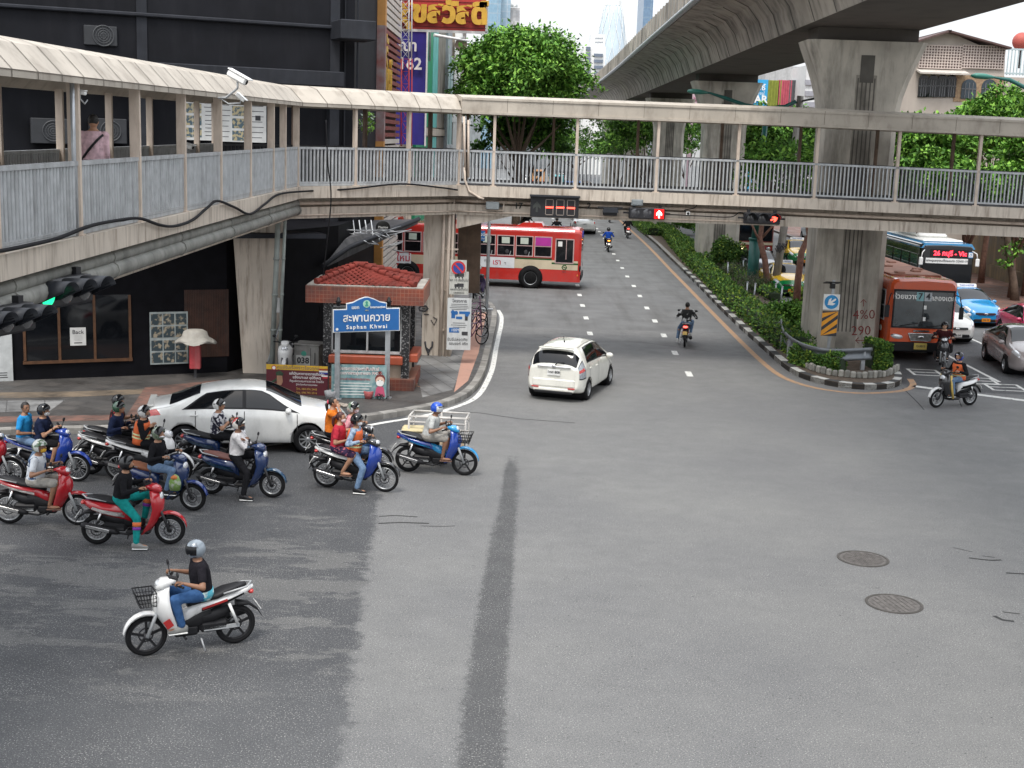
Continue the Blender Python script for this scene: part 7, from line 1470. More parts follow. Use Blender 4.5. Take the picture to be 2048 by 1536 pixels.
def copy_tree(o,parent=None):
    c=o.copy(); COL.objects.link(c); c.parent=parent
    for ch in o.children: copy_tree(ch,c)
    return c
for i,(px,Yd,hd_,lb) in enumerate([(1062,150,90,'small white car far up the avenue, left lane'),(1092,172,90,'small white car far up the avenue, second row'),(1140,185,90,'small white car far up the avenue near the viaduct piers'),(1050,205,90,'tiny white car near the vanishing point on the left'),(1120,225,90,'tiny white car near the vanishing point on the right')]):
    g=PY(px,360,Yd); c=copy_tree(ms); c.location=(g.x,Yd,0); c.rotation_euler=(0,0,R(hd_)); tag(c,lb,'car','cars far up the avenue')
ms['group']='cars far up the avenue'
for i,(px,py,Yd,cl,lb) in enumerate([(1148,350,150,(.03,.12,.38),'blue canopy pickup truck far away behind the bridge railing'),(1113,345,175,(.12,.42,.45),'teal and white minibus far away behind the bridge railing'),(1077,335,200,(.50,.25,.10),'orange box truck far away at the end of the avenue')]):
    g=PY(px,py,Yd); t=thing('distant_truck',lb,'truck',(g.x,Yd,0),0,'distant commercial vehicles'); mb=MB(); mb.box((0,1.8,1.5),(2.,4.2,2.0),ch=.1); mb.build('box_body',paint('truck%d'%i,cl),t); mb=MB(); mb.box((0,4.4,1.1),(1.8,1.4,1.6),ch=.15); mb.build('cab',PW_,t); mb=MB(); mb.box((0,-.31,1.9),(1.5,.03,.7)); mb.build('rear_window',GLS,t)
    for s in(-1,1): mb=MB(); mb.box((s*.8,-.31,.8),(.18,.03,.14)); mb.build('tail_light',REDL,t)
    for s in(-1,1):
        for y_ in(.6,4.2): mb=MB(); mb.lathe([(0,s*.12),(.36,s*.12),(.36,-s*.12)],(s*.9,y_,.36),ax='x',n=16); mb.build('wheel',TYR,t)
# ---------------- red and cream bus ----------------
RB=paint('bus_red',(.52,.028,.02)); CRB=paint('bus_cream',(.62,.53,.38)); GNB=paint('bus_green',(.01,.09,.02)); WFR=M('window_frame_pale',(.50,.35,.34),.5)
L_=11.0; rzr=R(-5); cw=G(1075,577); lx=3.1; W_=2.45
loc=V((-.36,0,0))+cw-V((math.cos(rzr)*lx-(-math.sin(rzr))*(-W_/2)*-1*0,math.sin(rzr)*lx,0))-V((-math.sin(rzr),math.cos(rzr),0))*(-W_/2+.05)
RB_=bus('red_bus','red and cream city bus crossing the avenue behind the footbridge','',0,0,0,0,None,()) if False else bus('red_bus','red and cream city bus crossing the avenue behind the footbridge',loc,rzr,L_,W_,2.92,RB,(lx,-2.9),R_=.5,r=.2)
t=RB_; ys=W_/2
def band(t,x0,x1,z0,z1,mat,nm,y=W_/2,d=.006,sides=(1,-1)):
    for s in sides: mb=MB(); mb.box(((x0+x1)/2,s*(y+d/2-.001),(z0+z1)/2),(x1-x0,d,z1-z0)); mb.build(nm,mat,t)
band(t,-5.2,5.36,.96,1.40,CRB,'cream_band')
for a,b in ((2.35,4.1),): band(t,a,b,1.40,1.47,GNB,'green_line',d=.012)
band(t,-5.2,4.1,1.475,1.50,M('maroon_line',(.2,.01,.02),.4),'maroon_line',d=.010); band(t,4.1,5.38,1.22,1.30,GNB,'green_line',d=.012)
xs=[(3.24-.905*k-.0,3.24-.905*k+.85) for k in range(10)]; PNKC=M('curtain_pink',(.42,.03,.30),.6); PAPR=M('paper_pale',(.52,.58,.50),.6)
side_windows(t,xs,1.53,2.52,W_/2+.004,WFR,GLS,.52,{0:PNKC})
for k in range(1,8):
    mb=MB(); mb.box((xs[k][0]+.42,-W_/2-.022,2.28),(.38,.006,.30)); mb.build('window_notice',PAPR,t)
for k in (1,2,3,5,6):
    mb=MB(); x_=xs[k][0]+.5; mb.ell((x_,-W_/2-.010,1.74),(.09,.012,.11),0,10,6); mb.build('passenger_head',INK,t); mb=MB(); mb.box((x_+.15,-W_/2-.012,1.66),(.03,.008,.22),ry=R(15)); mb.build('seat_edge',ALU,t)
mb=MB(); mb.box((4.70,-W_/2-.004,1.86),(.86,.02,1.14),ch=.0); w_=mb.build('driver_window',GLS,t); mb=MB()
for bx in [((4.70,-W_/2-.016,2.43),(.9,.02,.05)),((4.70,-W_/2-.016,1.29),(.9,.02,.05)),((4.27,-W_/2-.016,1.86),(.05,.02,1.14)),((5.13,-W_/2-.016,1.86),(.05,.02,1.14)),((4.78,-W_/2-.016,1.95),(.03,.02,.96))]: mb.box(*bx)
mb.build('frame',WFR,w_); mb=MB(); mb.box((4.48,-W_/2-.018,2.2),(.2,.006,.24)); mb.build('notice',WHT,w_)
for x0,x1,tx in ((-.10,2.3,0),(-5.0,-2.1+.0,1)):
    if tx==1: x0,x1=-5.15,-2.75
    mb=MB(); mb.box(((x0+x1)/2,-W_/2-.012,1.20),(x1-x0,.012,.50)); ad=mb.build('advert_panel',M('ad_white',(.68,.70,.72),.5),t)
    if tx==0:
        text('เรา',.36,M('ad_red',(.5,.05,.08),.5),(1.45,-W_/2-.022,1.20),X,Z,ad,w=False,off=.004); text('ชีวิตดี',.13,INK,(.98,-W_/2-.022,1.25),X,Z,ad,w=False); text('ๆ',.15,INK,(1.85,-W_/2-.022,1.18),X,Z,ad,w=False)
        mb=MB(); mb.box((.22,-W_/2-.020,1.2),(.44,.006,.44)); mb.build('blue_square',M('ad_blue',(.02,.30,.55),.5),ad); mb=MB(); mb.box((-.05,-W_/2-.021,1.2),(.1,.006,.4)); mb.build('green_square',M('ad_green',(.2,.45,.08),.5),ad); mb=MB(); mb.ell((.24,-W_/2-.024,1.23),(.12,.004,.13),0,12,6); mb.build('figure_picture',INK,ad)
    else: text('ชีวิตวิถีใหม่',.46,_mc['ad_red'] if 'ad_red' in _mc else M('ad_red',(.5,.05,.08),.5),((x0+x1)/2+.2,-W_/2-.022,1.20),X,Z,ad,w=False,off=.008)
text('-001',.34,WHT,(-.55,-W_/2-.012,.68),X,Z,t,w=False,off=.006); mb=MB(); mb.lathe([(.09,-.012),(.14,-.012)],(4.72,-W_/2,1.08),n=6); mb.tube([(4.62,-W_/2-.01,1.12),(4.82,-W_/2-.01,1.05)],.02,0,4); mb.build('logo',GNB,t); text('ขสมก',.09,INK,(4.72,-W_/2-.012,.87),X,Z,t,w=False)
for x_ in(3.0,-.5,-4): mb=MB(); mb.prism([(x_-.75,2.93),(x_+.6,2.93),(x_+.5,3.12),(x_-.35,3.12)],-.5,.5,'y'); mb.build('roof_vent',RB,t)
mb=MB(); mb.box((5.46,0,1.95),(.05,2.1,1.15),ch=.02); mb.build('windscreen',GLS,t); mb=MB(); mb.box((5.5,0,.62),(.1,2.3,.3),ch=.04); mb.build('bumper',BPL,t); mb=MB(); mb.ell((5.45,-1.05,1.05),(.06,.16,.22),0); mb.ell((5.45,1.05,1.05),(.06,.16,.22),0); mb.build('headlight_surround',BPL,t)
mb=MB(); mb.ell((5.36,-W_/2-.0,.72),(.03,.02,.05),0); mb.build('indicator',AMB,t)
# ---------------- orange bus 74 ----------------
OB=paint('bus_orange',(.60,.085,.02)); ROO=M('bus_roof_rusty',(.34,.17,.12),.75,var=.25,scale=1.2,streak=.5,st=(2,2,2),scol=(.16,.09,.07)); g=PY(1843,640,44.6); W_=2.3; L_=10.4
t=bus('orange_bus','orange red city bus numbered 74 facing the camera beside the near pier','',0,1,1,1,OB,()) if False else bus('orange_bus','orange red city bus numbered 74 facing the camera beside the near pier',(g.x+.05,44.7+L_/2,0),R(-90),L_,W_,2.86,OB,(3.2,-3.2),R_=.48,r=.22)
h=L_/2; mb=MB(); mb.box((-.3,0,2.895),(L_-1.6,W_-.5,.05),ch=.02); 
for x_,y_ in((3,.3),(1.2,-.2),(-.5,.4),(-2,-.3),(3.8,-.5),(2.2,.6)): mb.box((x_,y_,2.94),(.42,.3,.09),ch=.03)
mb.build('roof_skin',ROO,t)
WG=M('bus_glass',(.05,.06,.065),.05,var=.5,scale=1.5,coat=1,spec=.9); mb=MB(); mb.box((h+.0,0,1.83),(.05,W_-.22,1.25),ch=.04); w_=mb.build('windscreen',WG,t); mb=MB(); mb.box((h+.027,0,1.83),(.012,.03,1.2)); 
for s in(1,-1): mb.box((h+.02,s*(W_/2-.13),1.83),(.05,.05,1.3),ch=.01)
mb.box((h+.02,0,1.2),(.05,W_-.2,.05)); mb.box((h+.02,0,2.47),(.05,W_-.2,.06)); mb.build('rubber_seal',BPL,w_)
text('ห้วยขวาง',.235,WHT,(h+.03,-.64,2.25),Y,Z,w_,w=False,off=.005); text('คลองเตย',.235,WHT,(h+.03,.64,2.22),Y,Z,w_,w=False,off=.005)
for y_,s_,c_ in((-.14,'7',M('tile_teal',(.22,.42,.45),.5)),(.13,'4',M('tile_pale',(.42,.45,.48),.5))): mb=MB(); mb.box((h+.03,y_,2.27),(.01,.25,.30)); q=mb.build('number_tile',c_,w_); text(s_,.3,INK,(h+.042,y_,2.27),Y,Z,q,w=False,off=.006)
for z_ in(1.9,1.5): mb=MB(); mb.box((h+.03,.06,z_),(.008,.09,.13)); mb.build('paper',WHT,w_)
mb=MB(); mb.box((h-.25,-.30,1.75),(.02,.5,.7)); mb.build('cab_partition',STL,t)
mb=MB(); mb.tube([(h+.05,-.75,1.24),(h+.06,-.15,1.36)],.014,0,6); mb.tube([(h+.05,.15,1.24),(h+.06,.75,1.30)],.014,0,6); mb.build('wiper',BPL,t)
mb=MB(); mb.box((h+.02,0,.52),(.10,W_-.02,.34),ch=.04); mb.build('bumper',BPL,t); plate(t,h+.075,.56,0,'12-5013',M('plate_yellow',(.55,.42,.10),.5),INK,.44,.22)
mb=MB(); mb.prism([(-.44,1.0),(.44,1.0),(.34,.74),(-.34,.74)],h+.0,h+.04,'x'); mb.build('grille',M('grille_dark_chrome',(.25,.24,.23),.35,.7,var=.3,scale=12),t); mb=MB(); mb.tube([(h+.045,-.44,1.0),(h+.045,.44,1.0),(h+.045,.34,.74),(h+.045,-.34,.74),(h+.045,-.44,1.0)],.015,0,6); mb.box((h+.03,0,1.08),(.02,.56,.07),ch=.01); mb.ell((h+.05,0,.87),(.02,.12,.05),0); mb.build('grille_trim',CHR,t)
for s in(1,-1):
    mb=MB(); mb.ell((h-.005,s*.82,.87),(.05,.22,.085),0,14,8,rot=Matrix.Rotation(R(s*8),3,'X')); mb.build('headlight',CLRL,t); mb=MB(); mb.ell((h-.01,s*.96,.90),(.04,.07,.05),0); mb.build('indicator',BPL,t)
    mb=MB(); y_=s*(W_/2+.12); mb.tube([(h-.05,s*(W_/2-.05),2.35),(h+.12,s*(W_/2+.04),2.3),(h+.15,y_,1.95)],.02,0,6); mb.box((h+.15,y_,1.75),(.05,.16,.42),ch=.02); mb.build('mirror',BPL,t)
xs=[(3.6-1.15*k,3.6-1.15*k+1.05) for k in range(7)]; side_windows(t,xs,1.35,2.42,W_/2+.004,ALU,WG,.48)
for s in(1,-1): mb=MB(); mb.ell((4.3,s*(W_/2+.0),1.05),(.14,.02,.11),0); mb.build('round_marker',PAPR,t)
# ---------------- blue and white bus 26 ----------------
BB=paint('bus_blue',(.05,.28,.55)); BKB=M('bus_black',(.01,.011,.013),.1,coat=1,var=.2); W_=2.45; L_=11.5; g=PY(1893,560,60.5)
t=bus('blue_bus','blue and black city bus with a red lit 26 route display behind the orange bus',(g.x,60.6+L_/2,0),R(-90),L_,W_,2.98,BKB,(3.4,-3.0),R_=.48,r=.15)
h=L_/2; mb=MB(); mb.prism([(-W_/2-.01,2.78),(W_/2+.01,2.78),(W_/2-.15,3.02),(-W_/2+.15,3.02)],-h+.05,h-.05,'x'); mb.build('roof_edge',BB,t)
mb=MB(); mb.box((-.2,0,3.06),(L_-1.4,W_-.55,.10),ch=.05); mb.build('roof_white',WHT,t)
mb=MB(); mb.box((1.5,0,3.2),(3.4,1.5,.26),ch=.12); mb.build('roof_pod',WHT,t); mb=MB(); mb.box((-2.6,0,3.3),(3.2,1.75,.42),ch=.14); mb.build('roof_pod',WHT,t); mb=MB()
for k in range(10): mb.box((-.99,-.7+.155*k,3.28),(.01,.06,.16))
mb.build('pod_slots',BPL,t); mb=MB(); mb.box((2.4,.25,3.335),(.6,.45,.01)); mb.build('hatch',BPL,t)
DSP=M('display_black',(.01,.005,.005),.4); LRD=M('led_red',(1,.03,.05),.4,emis=3.2,var=0); mb=MB(); mb.box((h+.01,.05,2.56),(.04,1.75,.38)); q=mb.build('route_display',DSP,t); text('26 กบุรี - Vic',.30,LRD,(h+.04,.08,2.56),Y,Z,q,w=False,off=.006)
mb=MB(); mb.box((h+.02,-.05,2.22),(.03,1.95,.24)); q=mb.build('slogan_strip',WHT,t); text('เราจะดูแลทุกคนให้ปลอดภัย COVID-19',.125,INK,(h+.04,-.05,2.22),Y,Z,q,w=False,off=.002)
mb=MB(); mb.box((h+.02,1.03,2.52),(.02,.22,.26)); q=mb.build('access_symbol',M('access_blue',(.03,.3,.7),.5),t); text('♿',.2,WHT,(h+.04,1.03,2.52),Y,Z,q,w=False)
mb=MB(); mb.box((h+.015,0,1.55),(.03,W_-.2,1.1)); mb.build('windscreen',GLS,t); mb=MB(); mb.box((h+.035,.55,1.05),(.02,.6,.26)); q=mb.build('dash_sign',M('sign_blue_pale',(.08,.30,.50),.5),t); text('สีลม',.2,WHT,(h+.05,.55,1.05),Y,Z,q,w=False)
mb=MB(); mb.box((h,0,.6),(.08,W_,.45),ch=.04); mb.build('bumper',BB,t); 
for s in(1,-1): mb=MB(); mb.tube([(h,s*1.1,2.7),(h+.2,s*1.25,2.6),(h+.22,s*1.3,2.3)],.025,0,6); mb.box((h+.22,s*1.3,2.2),(.08,.18,.36),ch=.03); mb.build('mirror',WHT,t)
TG=M('tint_green_glass',(.02,.07,.065),.08,col2=(.10,.2,.18),scale=1.2,thr=(.55,.62),coat=1)
xs=[(4.0-1.4*k,4.0-1.4*k+1.3) for k in range(7)]; side_windows(t,xs,1.2,2.45,W_/2+.003,BKB,TG,.6)
# dark red bus at the back of the queue
W_=2.3; g=PY(1514,480,83); t=bus('dark_red_bus','dark red bus with a white strip above the windscreen, far back behind the round bush',(g.x,83.5+5,0),R(-90),10,W_,2.9,paint('bus_crimson',(.25,.015,.02)),(3,-3),R_=.48,r=.2); h=5
mb=MB(); mb.box((h+.01,0,1.75),(.05,W_-.2,1.1),ch=.03); mb.build('windscreen',GLS,t); mb=MB(); mb.box((h+.03,0,2.42),(.03,2.0,.26)); q=mb.build('slogan_strip',WHT,t); text('รถเมล์ปลอดภัย ขสมก',.16,INK,(h+.05,0,2.42),Y,Z,q,w=False); mb=MB(); mb.box((h+.03,.1,2.72),(.03,.6,.16)); mb.build('route_plate',WHT,t)
mb=MB(); mb.box((h+.01,0,1.05),(.04,W_-.1,.16)); mb.build('cream_band',CRB,t)
for s in(1,-1): mb=MB(); mb.ell((h,s*.85,.75),(.05,.13,.11),0); mb.build('headlight',M('headlight_lit',(1,.75,.4),.4,emis=3.,var=0) if s<0 else CLRL,t)
mb=MB(); mb.box((h,0,.5),(.1,W_,.25),ch=.03); mb.build('bumper',BPL,t)
# ---------------- motorcycles and riders ----------------
def pose2(rear,front):
    a,b=G(*rear),G(*front); d=b-a; rz=math.atan2(d.y,d.x); c=(a+b)/2; return (c.x,c.y,0),rz
ONR=(.10,-.33,.045); ONL=(.10,.33,.045)
JE=cloth('denim',(.10,.16,.26),(.16,.24,.36),20); JD=cloth('denim_dark',(.03,.08,.20),(.05,.12,.27),16); BKC=cloth('black_fabric',(.011,.011,.013)); NVC=cloth('navy_fabric',(.012,.018,.045)); GYC=cloth('grey_shirt',(.42,.43,.42)); KHK=cloth('grey_shorts',(.30,.285,.26)); WHC=cloth('white_jacket',(.62,.60,.60)); ORC=cloth('orange_shirt',(.62,.16,.02)); RDC=cloth('red_shirt',(.42,.03,.05)); TLC=cloth('teal_trousers',(.01,.22,.21)); BLC=cloth('blue_tee',(.02,.20,.48),(.03,.28,.58),5); VST=M('vest_orange',(.62,.12,.03),.8,var=.15,scale=8,bump=.4,bscale=20)
HWB=cloth('palm_shirt',(.50,.53,.57),(.03,.06,.13),8,(.56,.60)); FSH=cloth('monochrome_floral',(.56,.56,.58),(.025,.025,.04),10,(.50,.53)); RFL=cloth('red_floral',(.025,.015,.015),(.45,.05,.06),14,(.54,.58)); SKT=cloth('floral_skirt',(.04,.025,.06),(.40,.12,.16),18,(.56,.60)); DSL=cloth('denim_sleeve',(.28,.36,.46),(.12,.16,.25),16,(.45,.6)); BHM=cloth('black_tee',(.014,.013,.017)); BWC=cloth('black_white_jacket',(.03,.03,.03),(.62,.62,.62),7,(.56,.58))
HB=glossy('helmet_black',(.008,.008,.010)); HG=M('gloss_helmet_green',(.10,.14,.09),.2,col2=(.25,.30,.22),scale=10,thr=(.45,.6),coat=1); HGD=M('gloss_helmet_dark_green',(.01,.05,.02),.2,col2=(.03,.10,.05),scale=12,coat=1); HW=M('gloss_helmet_white',(.62,.62,.60),.2,col2=(.10,.10,.11),scale=9,thr=(.58,.62),coat=1); HWR=M('gloss_helmet_white_red',(.62,.60,.55),.2,col2=(.45,.03,.03),scale=5,thr=(.55,.58),coat=1); HBL=glossy('helmet_blue',(.015,.08,.5)); HSL=M('gloss_helmet_slate',(.22,.26,.30),.25,col2=(.06,.07,.09),scale=6,thr=(.52,.6),coat=.6); HPT=M('gloss_helmet_pattern',(.50,.52,.50),.2,col2=(.08,.14,.08),scale=12,thr=(.5,.56),coat=1); HBW=M('gloss_helmet_blue_white',(.02,.05,.32),.2,col2=(.6,.6,.62),scale=7,thr=(.55,.58),coat=1)
RM=paint('moto_red',(.42,.012,.02)); BM_=paint('moto_blue',(.010,.045,.30)); BL2=paint('moto_light_blue',(.02,.28,.60)); NV=paint('moto_navy',(.012,.03,.10)); WM=paint('moto_white',(.75,.75,.74)); BKM=paint('moto_black',(.018,.018,.02)); TAN=M('seat_tan',(.22,.075,.03),.55,var=.15); BRS=M('seat_brown',(.13,.045,.035),.5,var=.15); RIB=M('underseat_red',(.35,.02,.02),.4)
SHG=M('shoe_grey',(.22,.22,.21),.8); MSW=M('mask_white',(.66,.66,.66),.8); MSY=M('mask_yellow',(.6,.35,.03),.8); MSB=M('mask_black',(.02,.02,.025),.8); MSP=M('mask_pink',(.55,.35,.38),.8,col2=(.7,.6,.6),scale=30)
def ride(bk,pp,rear,front,lean=0): loc,rz=pose2(rear,front); b=moto(loc=loc,rz=rz,lean=lean,**bk); return [person(loc=loc,rz=rz,lean=lean,**p) for p in pp],b
# 1 white bike, foreground, heading left
(p1,),b1=ride(dict(label='white and red step-through motorcycle with a front basket riding left in the foreground',c1=WM,c2=WM,basket=True,wheel='cast',bag='redshock'),
 [dict(label='rider in grey helmet, black tee with blue hem and jeans on the foreground white motorcycle',cloth=BHM,legs=JD,head='full',hcol=HSL,visor='down',skin=SKN2,shoe=SHG,pose=dict(lean=8,hip=(-.16,0,.81),pitch=-2))],(477,1285),(287,1312))
mb=MB(); torso(mb,V((-.16,0,.81)),V((-.16+.5*math.sin(R(8)),0,.81+.5*math.cos(R(8)))),.026,-.16,.2); mb.build('shirt_hem',cloth('blue_print',(.10,.40,.50),(.5,.62,.62),12,(.5,.56)),p1)
mb=MB(); mb.box((-.3,-.13,.66),(.36,.008,.03),ry=R(14)); mb.box((-.36,-.128,.70),(.3,.008,.015),ry=R(14)); mb.box((-.3,.13,.66),(.36,.008,.03),ry=R(14)); mb.box((.36,.23,.5),(.10,.01,.12),ry=R(30)); mb.build('red_stripe',RIB,b1)
# 2 red scooter, teal trousers
ride(dict(label='red scooter with black seat, nearest of the waiting row',kind='scoot',c1=RM,c2=RM,wheel='spoke'),
 [dict(label='rider in black helmet, black jacket and teal trousers with bright bands, one foot down',cloth=BKC,sleeve='long',legs=(TLC,M('band_orange',(.6,.14,.04),.8),M('band_purple',(.18,.03,.3),.8)),head='full',hcol=HB,visor='up',shoe=SHG,pose=dict(fr=(.10,-.34,.045),lean=10,hip=(-.20,0,.81)))],(192,1088),(343,1088))
# 3 red-white bike, palm shirt
ride(dict(label='red and white step-through motorcycle ridden by the man in the palm print shirt',c1=RM,c2=RM),
 [dict(label='man in patterned green helmet, white palm print shirt, yellow mask and beige shorts',cloth=HWB,legs=KHK,leglen='short',head='open',hcol=HPT,visor=None,mask=MSY,shoe='sandal',skin=SKN2,pose=dict(lean=10),wide=1.08)],(22,1047),(154,1050))
# 4 navy-white scooter, green helmet
ride(dict(label='navy and white scooter with tan seat and a bag of vegetables hanging in front',kind='scoot',c1=NV,c2=paint('moto_mid_navy',(.012,.035,.17)),seat=TAN,wheel='castsilver'),
 [dict(label='rider in olive green full helmet, dark jacket and jeans on the navy white scooter',cloth=BKC,sleeve='long',legs=JE,head='full',hcol=HG,visor='up',mask=MSW,pose=dict(lean=6,hip=(-.12,0,.81)))],(254,1010),(396,1022))
loc,rz=pose2((254,1010),(396,1022)); t=thing('shopping_bag','clear plastic bag of green vegetables hanging from the navy white scooter','bag',(loc[0]+.30,loc[1]-.2,.42)); mb=MB(); mb.eloft([(0,0,.07,.10),(.14,0,.10,.12),(.28,0,.09,.10),(.40,0,.03,.03),(.5,0,.012,.02)],0,12,ax='z'); mb.build('bag_body',M('bag_vegetable',(.45,.50,.40),.3,col2=(.20,.34,.08),scale=10,thr=(.4,.5),coat=.6),t); mb=MB(); mb.ell((.0,-.06,.26),(.07,.05,.05),0); mb.build('orange_packet',M('carrot',(.6,.2,.05),.5),t)
# 5 navy scooter brown seat white jacket
ride(dict(label='dark blue retro scooter with brown seat and cream side panels',kind='scoot',c1=NV,c2=paint('moto_teal_navy',(.015,.06,.12)),seat=BRS,wheel='spoke',screen=True),
 [dict(label='rider in white jacket and black trousers with red white helmet, arms folded',cloth=WHC,sleeve='long',legs=BKC,head='open',hcol=HWR,visor='up',mask=MSB,skin=SKN2,collar=1,pose=dict(fr=(.14,-.36,.045),hl=(.10,-.10,1.13),hr=(.10,.12,1.10),ep0=(.35,.6,-.6),ep1=(.35,-.6,-.6),hip=(-.10,0,.81),lean=4))],(424,988),(543,995))
# 6 navy scooter behind, monochrome shirt
ride(dict(label='dark navy sporty scooter standing behind the brown seated one',kind='scoot',c1=NV,c2=paint('moto_slate',(.08,.13,.20)),wheel='cast'),
 [dict(label='man in black and white print shirt and white racing helmet holding a phone',cloth=FSH,legs=BKC,head='open',hcol=HW,visor='up',pose=dict(lean=4,hip=(-.10,0,.81),hl=(.25,.05,1.12),hr=(.25,-.05,1.12)),phone=True)],(384,942),(504,947))
# 7 woman pillion + vest rider
ride(dict(label='white and blue scooter carrying the vest rider and the woman in red',c1=BM_,c2=BKM,rc=WM,wheel='spoke'),
 [dict(label='rider in orange safety vest, black helmet and light jeans, one foot on the road',cloth=DSL,sleeve='long',legs=JE,head='open',hcol=HB,visor='up',mask=MSW,vest=VST,pose=dict(fr=(.12,-.33,.045),hip=(-.06,0,.81),lean=6)),
  dict(label='woman in red shirt and floral skirt riding pillion behind the vest rider',cloth=RDC,legs=SKT,leglen='short',head='hair',ponytail=True,hairm=M('hair_dark_red',(.06,.015,.012),.5),mask=MSP,shoe='sandal',pose=dict(hip=(-.40,0,.85),lean=6,hl=(-.12,.12,1.0),hr=(-.12,-.12,1.0),fr=(-.22,-.20,.34),fl=(-.22,.20,.34)))],(651,974),(772,984))
# 8 blue bike with rack
ride(dict(label='blue motorcycle with light blue fender and basket at the head of the row',c1=BM_,c2=BL2,basket=True,wheel='cast'),
 [dict(label='man in blue helmet, grey shirt and grey shorts on the blue motorcycle',cloth=GYC,legs=KHK,leglen='short',head='half',hcol=HBL,visor='clear',shoe='sandal',skin=SKN2,pose=dict(lean=16,hip=(-.18,0,.81)),wide=1.05)],(813,943),(931,951))
loc,rz=pose2((813,943),(931,951)); t=thing('sidecar_frame','white tubular sidecar rack beyond the blue motorcycle','sidecar',(loc[0],loc[1]+.75,0),rz+R(2)); CWT=M('tube_white',(.55,.53,.50),.5,streak=.3)
mb=MB()
for z_,a in((1.12,.02),(1.0,.0),(.72,-.02),(.5,-.02)):
    mb.tube([(-.62,-.28,z_),(.62,-.28,z_)],.022,0,7); mb.tube([(-.62,.35,z_+.0),(.62,.35,z_)],.022,0,7); mb.tube([(-.62,-.28,z_),(-.62,.35,z_)],.022,0,7); mb.tube([(.62,-.28,z_),(.62,.35,z_)],.022,0,7)
for x_ in(-.62,0,.62):
    for y_ in(-.28,.35): mb.tube([(x_,y_,.42),(x_,y_,1.12)],.022,0,7)
mb.build('frame',CWT,t); mb=MB(); mb.box((-.05,.03,.44),(1.25,.62,.04)); mb.build('platform',M('plywood',(.35,.27,.18),.8,var=.2),t); mb=MB(); mb.box((-.55,-.1,.8),(.5,.45,.10),rz=.1,ch=.04); mb.build('cushion',M('cushion_cream',(.55,.47,.28),.8),t); w_=moto_wheel(t,-.1,'spoke',.27,.05); w_.location=(-.1,.42,.27)
# 9 blue bike left, two men
ride(dict(label='bright blue motorcycle on the left carrying two men',c1=BM_,c2=BM_,wheel='spoke'),
 [dict(label='rider in black helmet, navy shirt and white mask looking at a phone',cloth=NVC,legs=BKC,leglen='short',head='open',hcol=HB,visor='up',mask=MSW,pose=dict(hip=(-.12,0,.81),lean=8,hl=(.26,.06,1.08),hr=(.26,-.06,1.08)),phone=True),
  dict(label='bareheaded man in bright blue tee sitting pillion on the blue motorcycle',cloth=BLC,legs=JE,head='hair',skin=SKN2,pose=dict(hip=(-.46,0,.85),lean=4,yaw=-35,hl=(-.20,.14,.95),hr=(-.20,-.16,.95),fr=(-.26,-.2,.34),fl=(-.26,.2,.34)))],(34,957),(156,963))
# 10 black-white bike
ride(dict(label='black and silver white motorcycle carrying the rider in the navy jacket',c1=WM,c2=BKM,wheel='cast'),
 [dict(label='rider in dark green helmet and shiny navy jacket with back to the camera',cloth=NVC,sleeve='long',legs=BKC,head='open',hcol=HGD,visor='up',collar=1,pose=dict(hip=(-.12,0,.81),lean=12,yaw=15)),
  ],(180,948),(300,954))
loc,rz=pose2((188,936),(306,940)); b=moto('dark motorcycle behind the navy jacket rider, mostly hidden',(loc[0],loc[1]+.1,0),rz,c1=BKM,c2=BKM); person('rider in black helmet and red floral shirt behind the navy jacket rider',(loc[0],loc[1]+.1,0),rz,cloth=RFL,legs=BKC,head='open',hcol=HB,visor='up',mask=MSB,pose=dict(lean=6,hip=(-.18,0,.81)))
# 11 vest rider white helmet
ride(dict(label='white sporty motorcycle in front of the sedan rear wheel',c1=WM,c2=WM,wheel='spoke'),
 [dict(label='rider in white helmet with red peak and orange black vest holding a paper',cloth=BKC,sleeve='long',legs=BKC,head='full',hcol=HW,visor='up',vest=VST,pose=dict(lean=8,hip=(-.16,0,.81),hl=(.12,.10,1.12),hr=(.12,-.10,1.12)))],(240,960),(356,964))
# 12 dark bike at left border
loc,rz=pose2((-96,966),(20,971)); moto('dark red and black motorcycle cut off by the left border',loc,rz,c1=RM,c2=BKM)
# 13 orange shirt woman and helmeted companion on a hidden bike
ride(dict(label='dark motorcycle hidden behind the white and blue scooter',c1=BKM,c2=BKM),
 [dict(label='woman in white patterned helmet and pink top in front of the orange shirt woman',cloth=cloth('pink_top',(.5,.12,.18),(.6,.4,.4),10),legs=JD,head='open',hcol=HPT,visor='up',mask=MSP,pose=dict(hip=(-.02,0,.81),lean=6)),
  dict(label='woman in orange shirt with pink hair tie and ponytail raising a hand to her face',cloth=ORC,legs=BKC,head='hair',ponytail=True,hcol=M('scrunchie_pink',(.6,.08,.13),.8),pose=dict(hip=(-.42,0,.88),lean=2,pitch=-14,tall=1.06,hr=(-.20,-.06,1.48),hl=(-.1,.12,1.0)))],(642,945),(760,952))
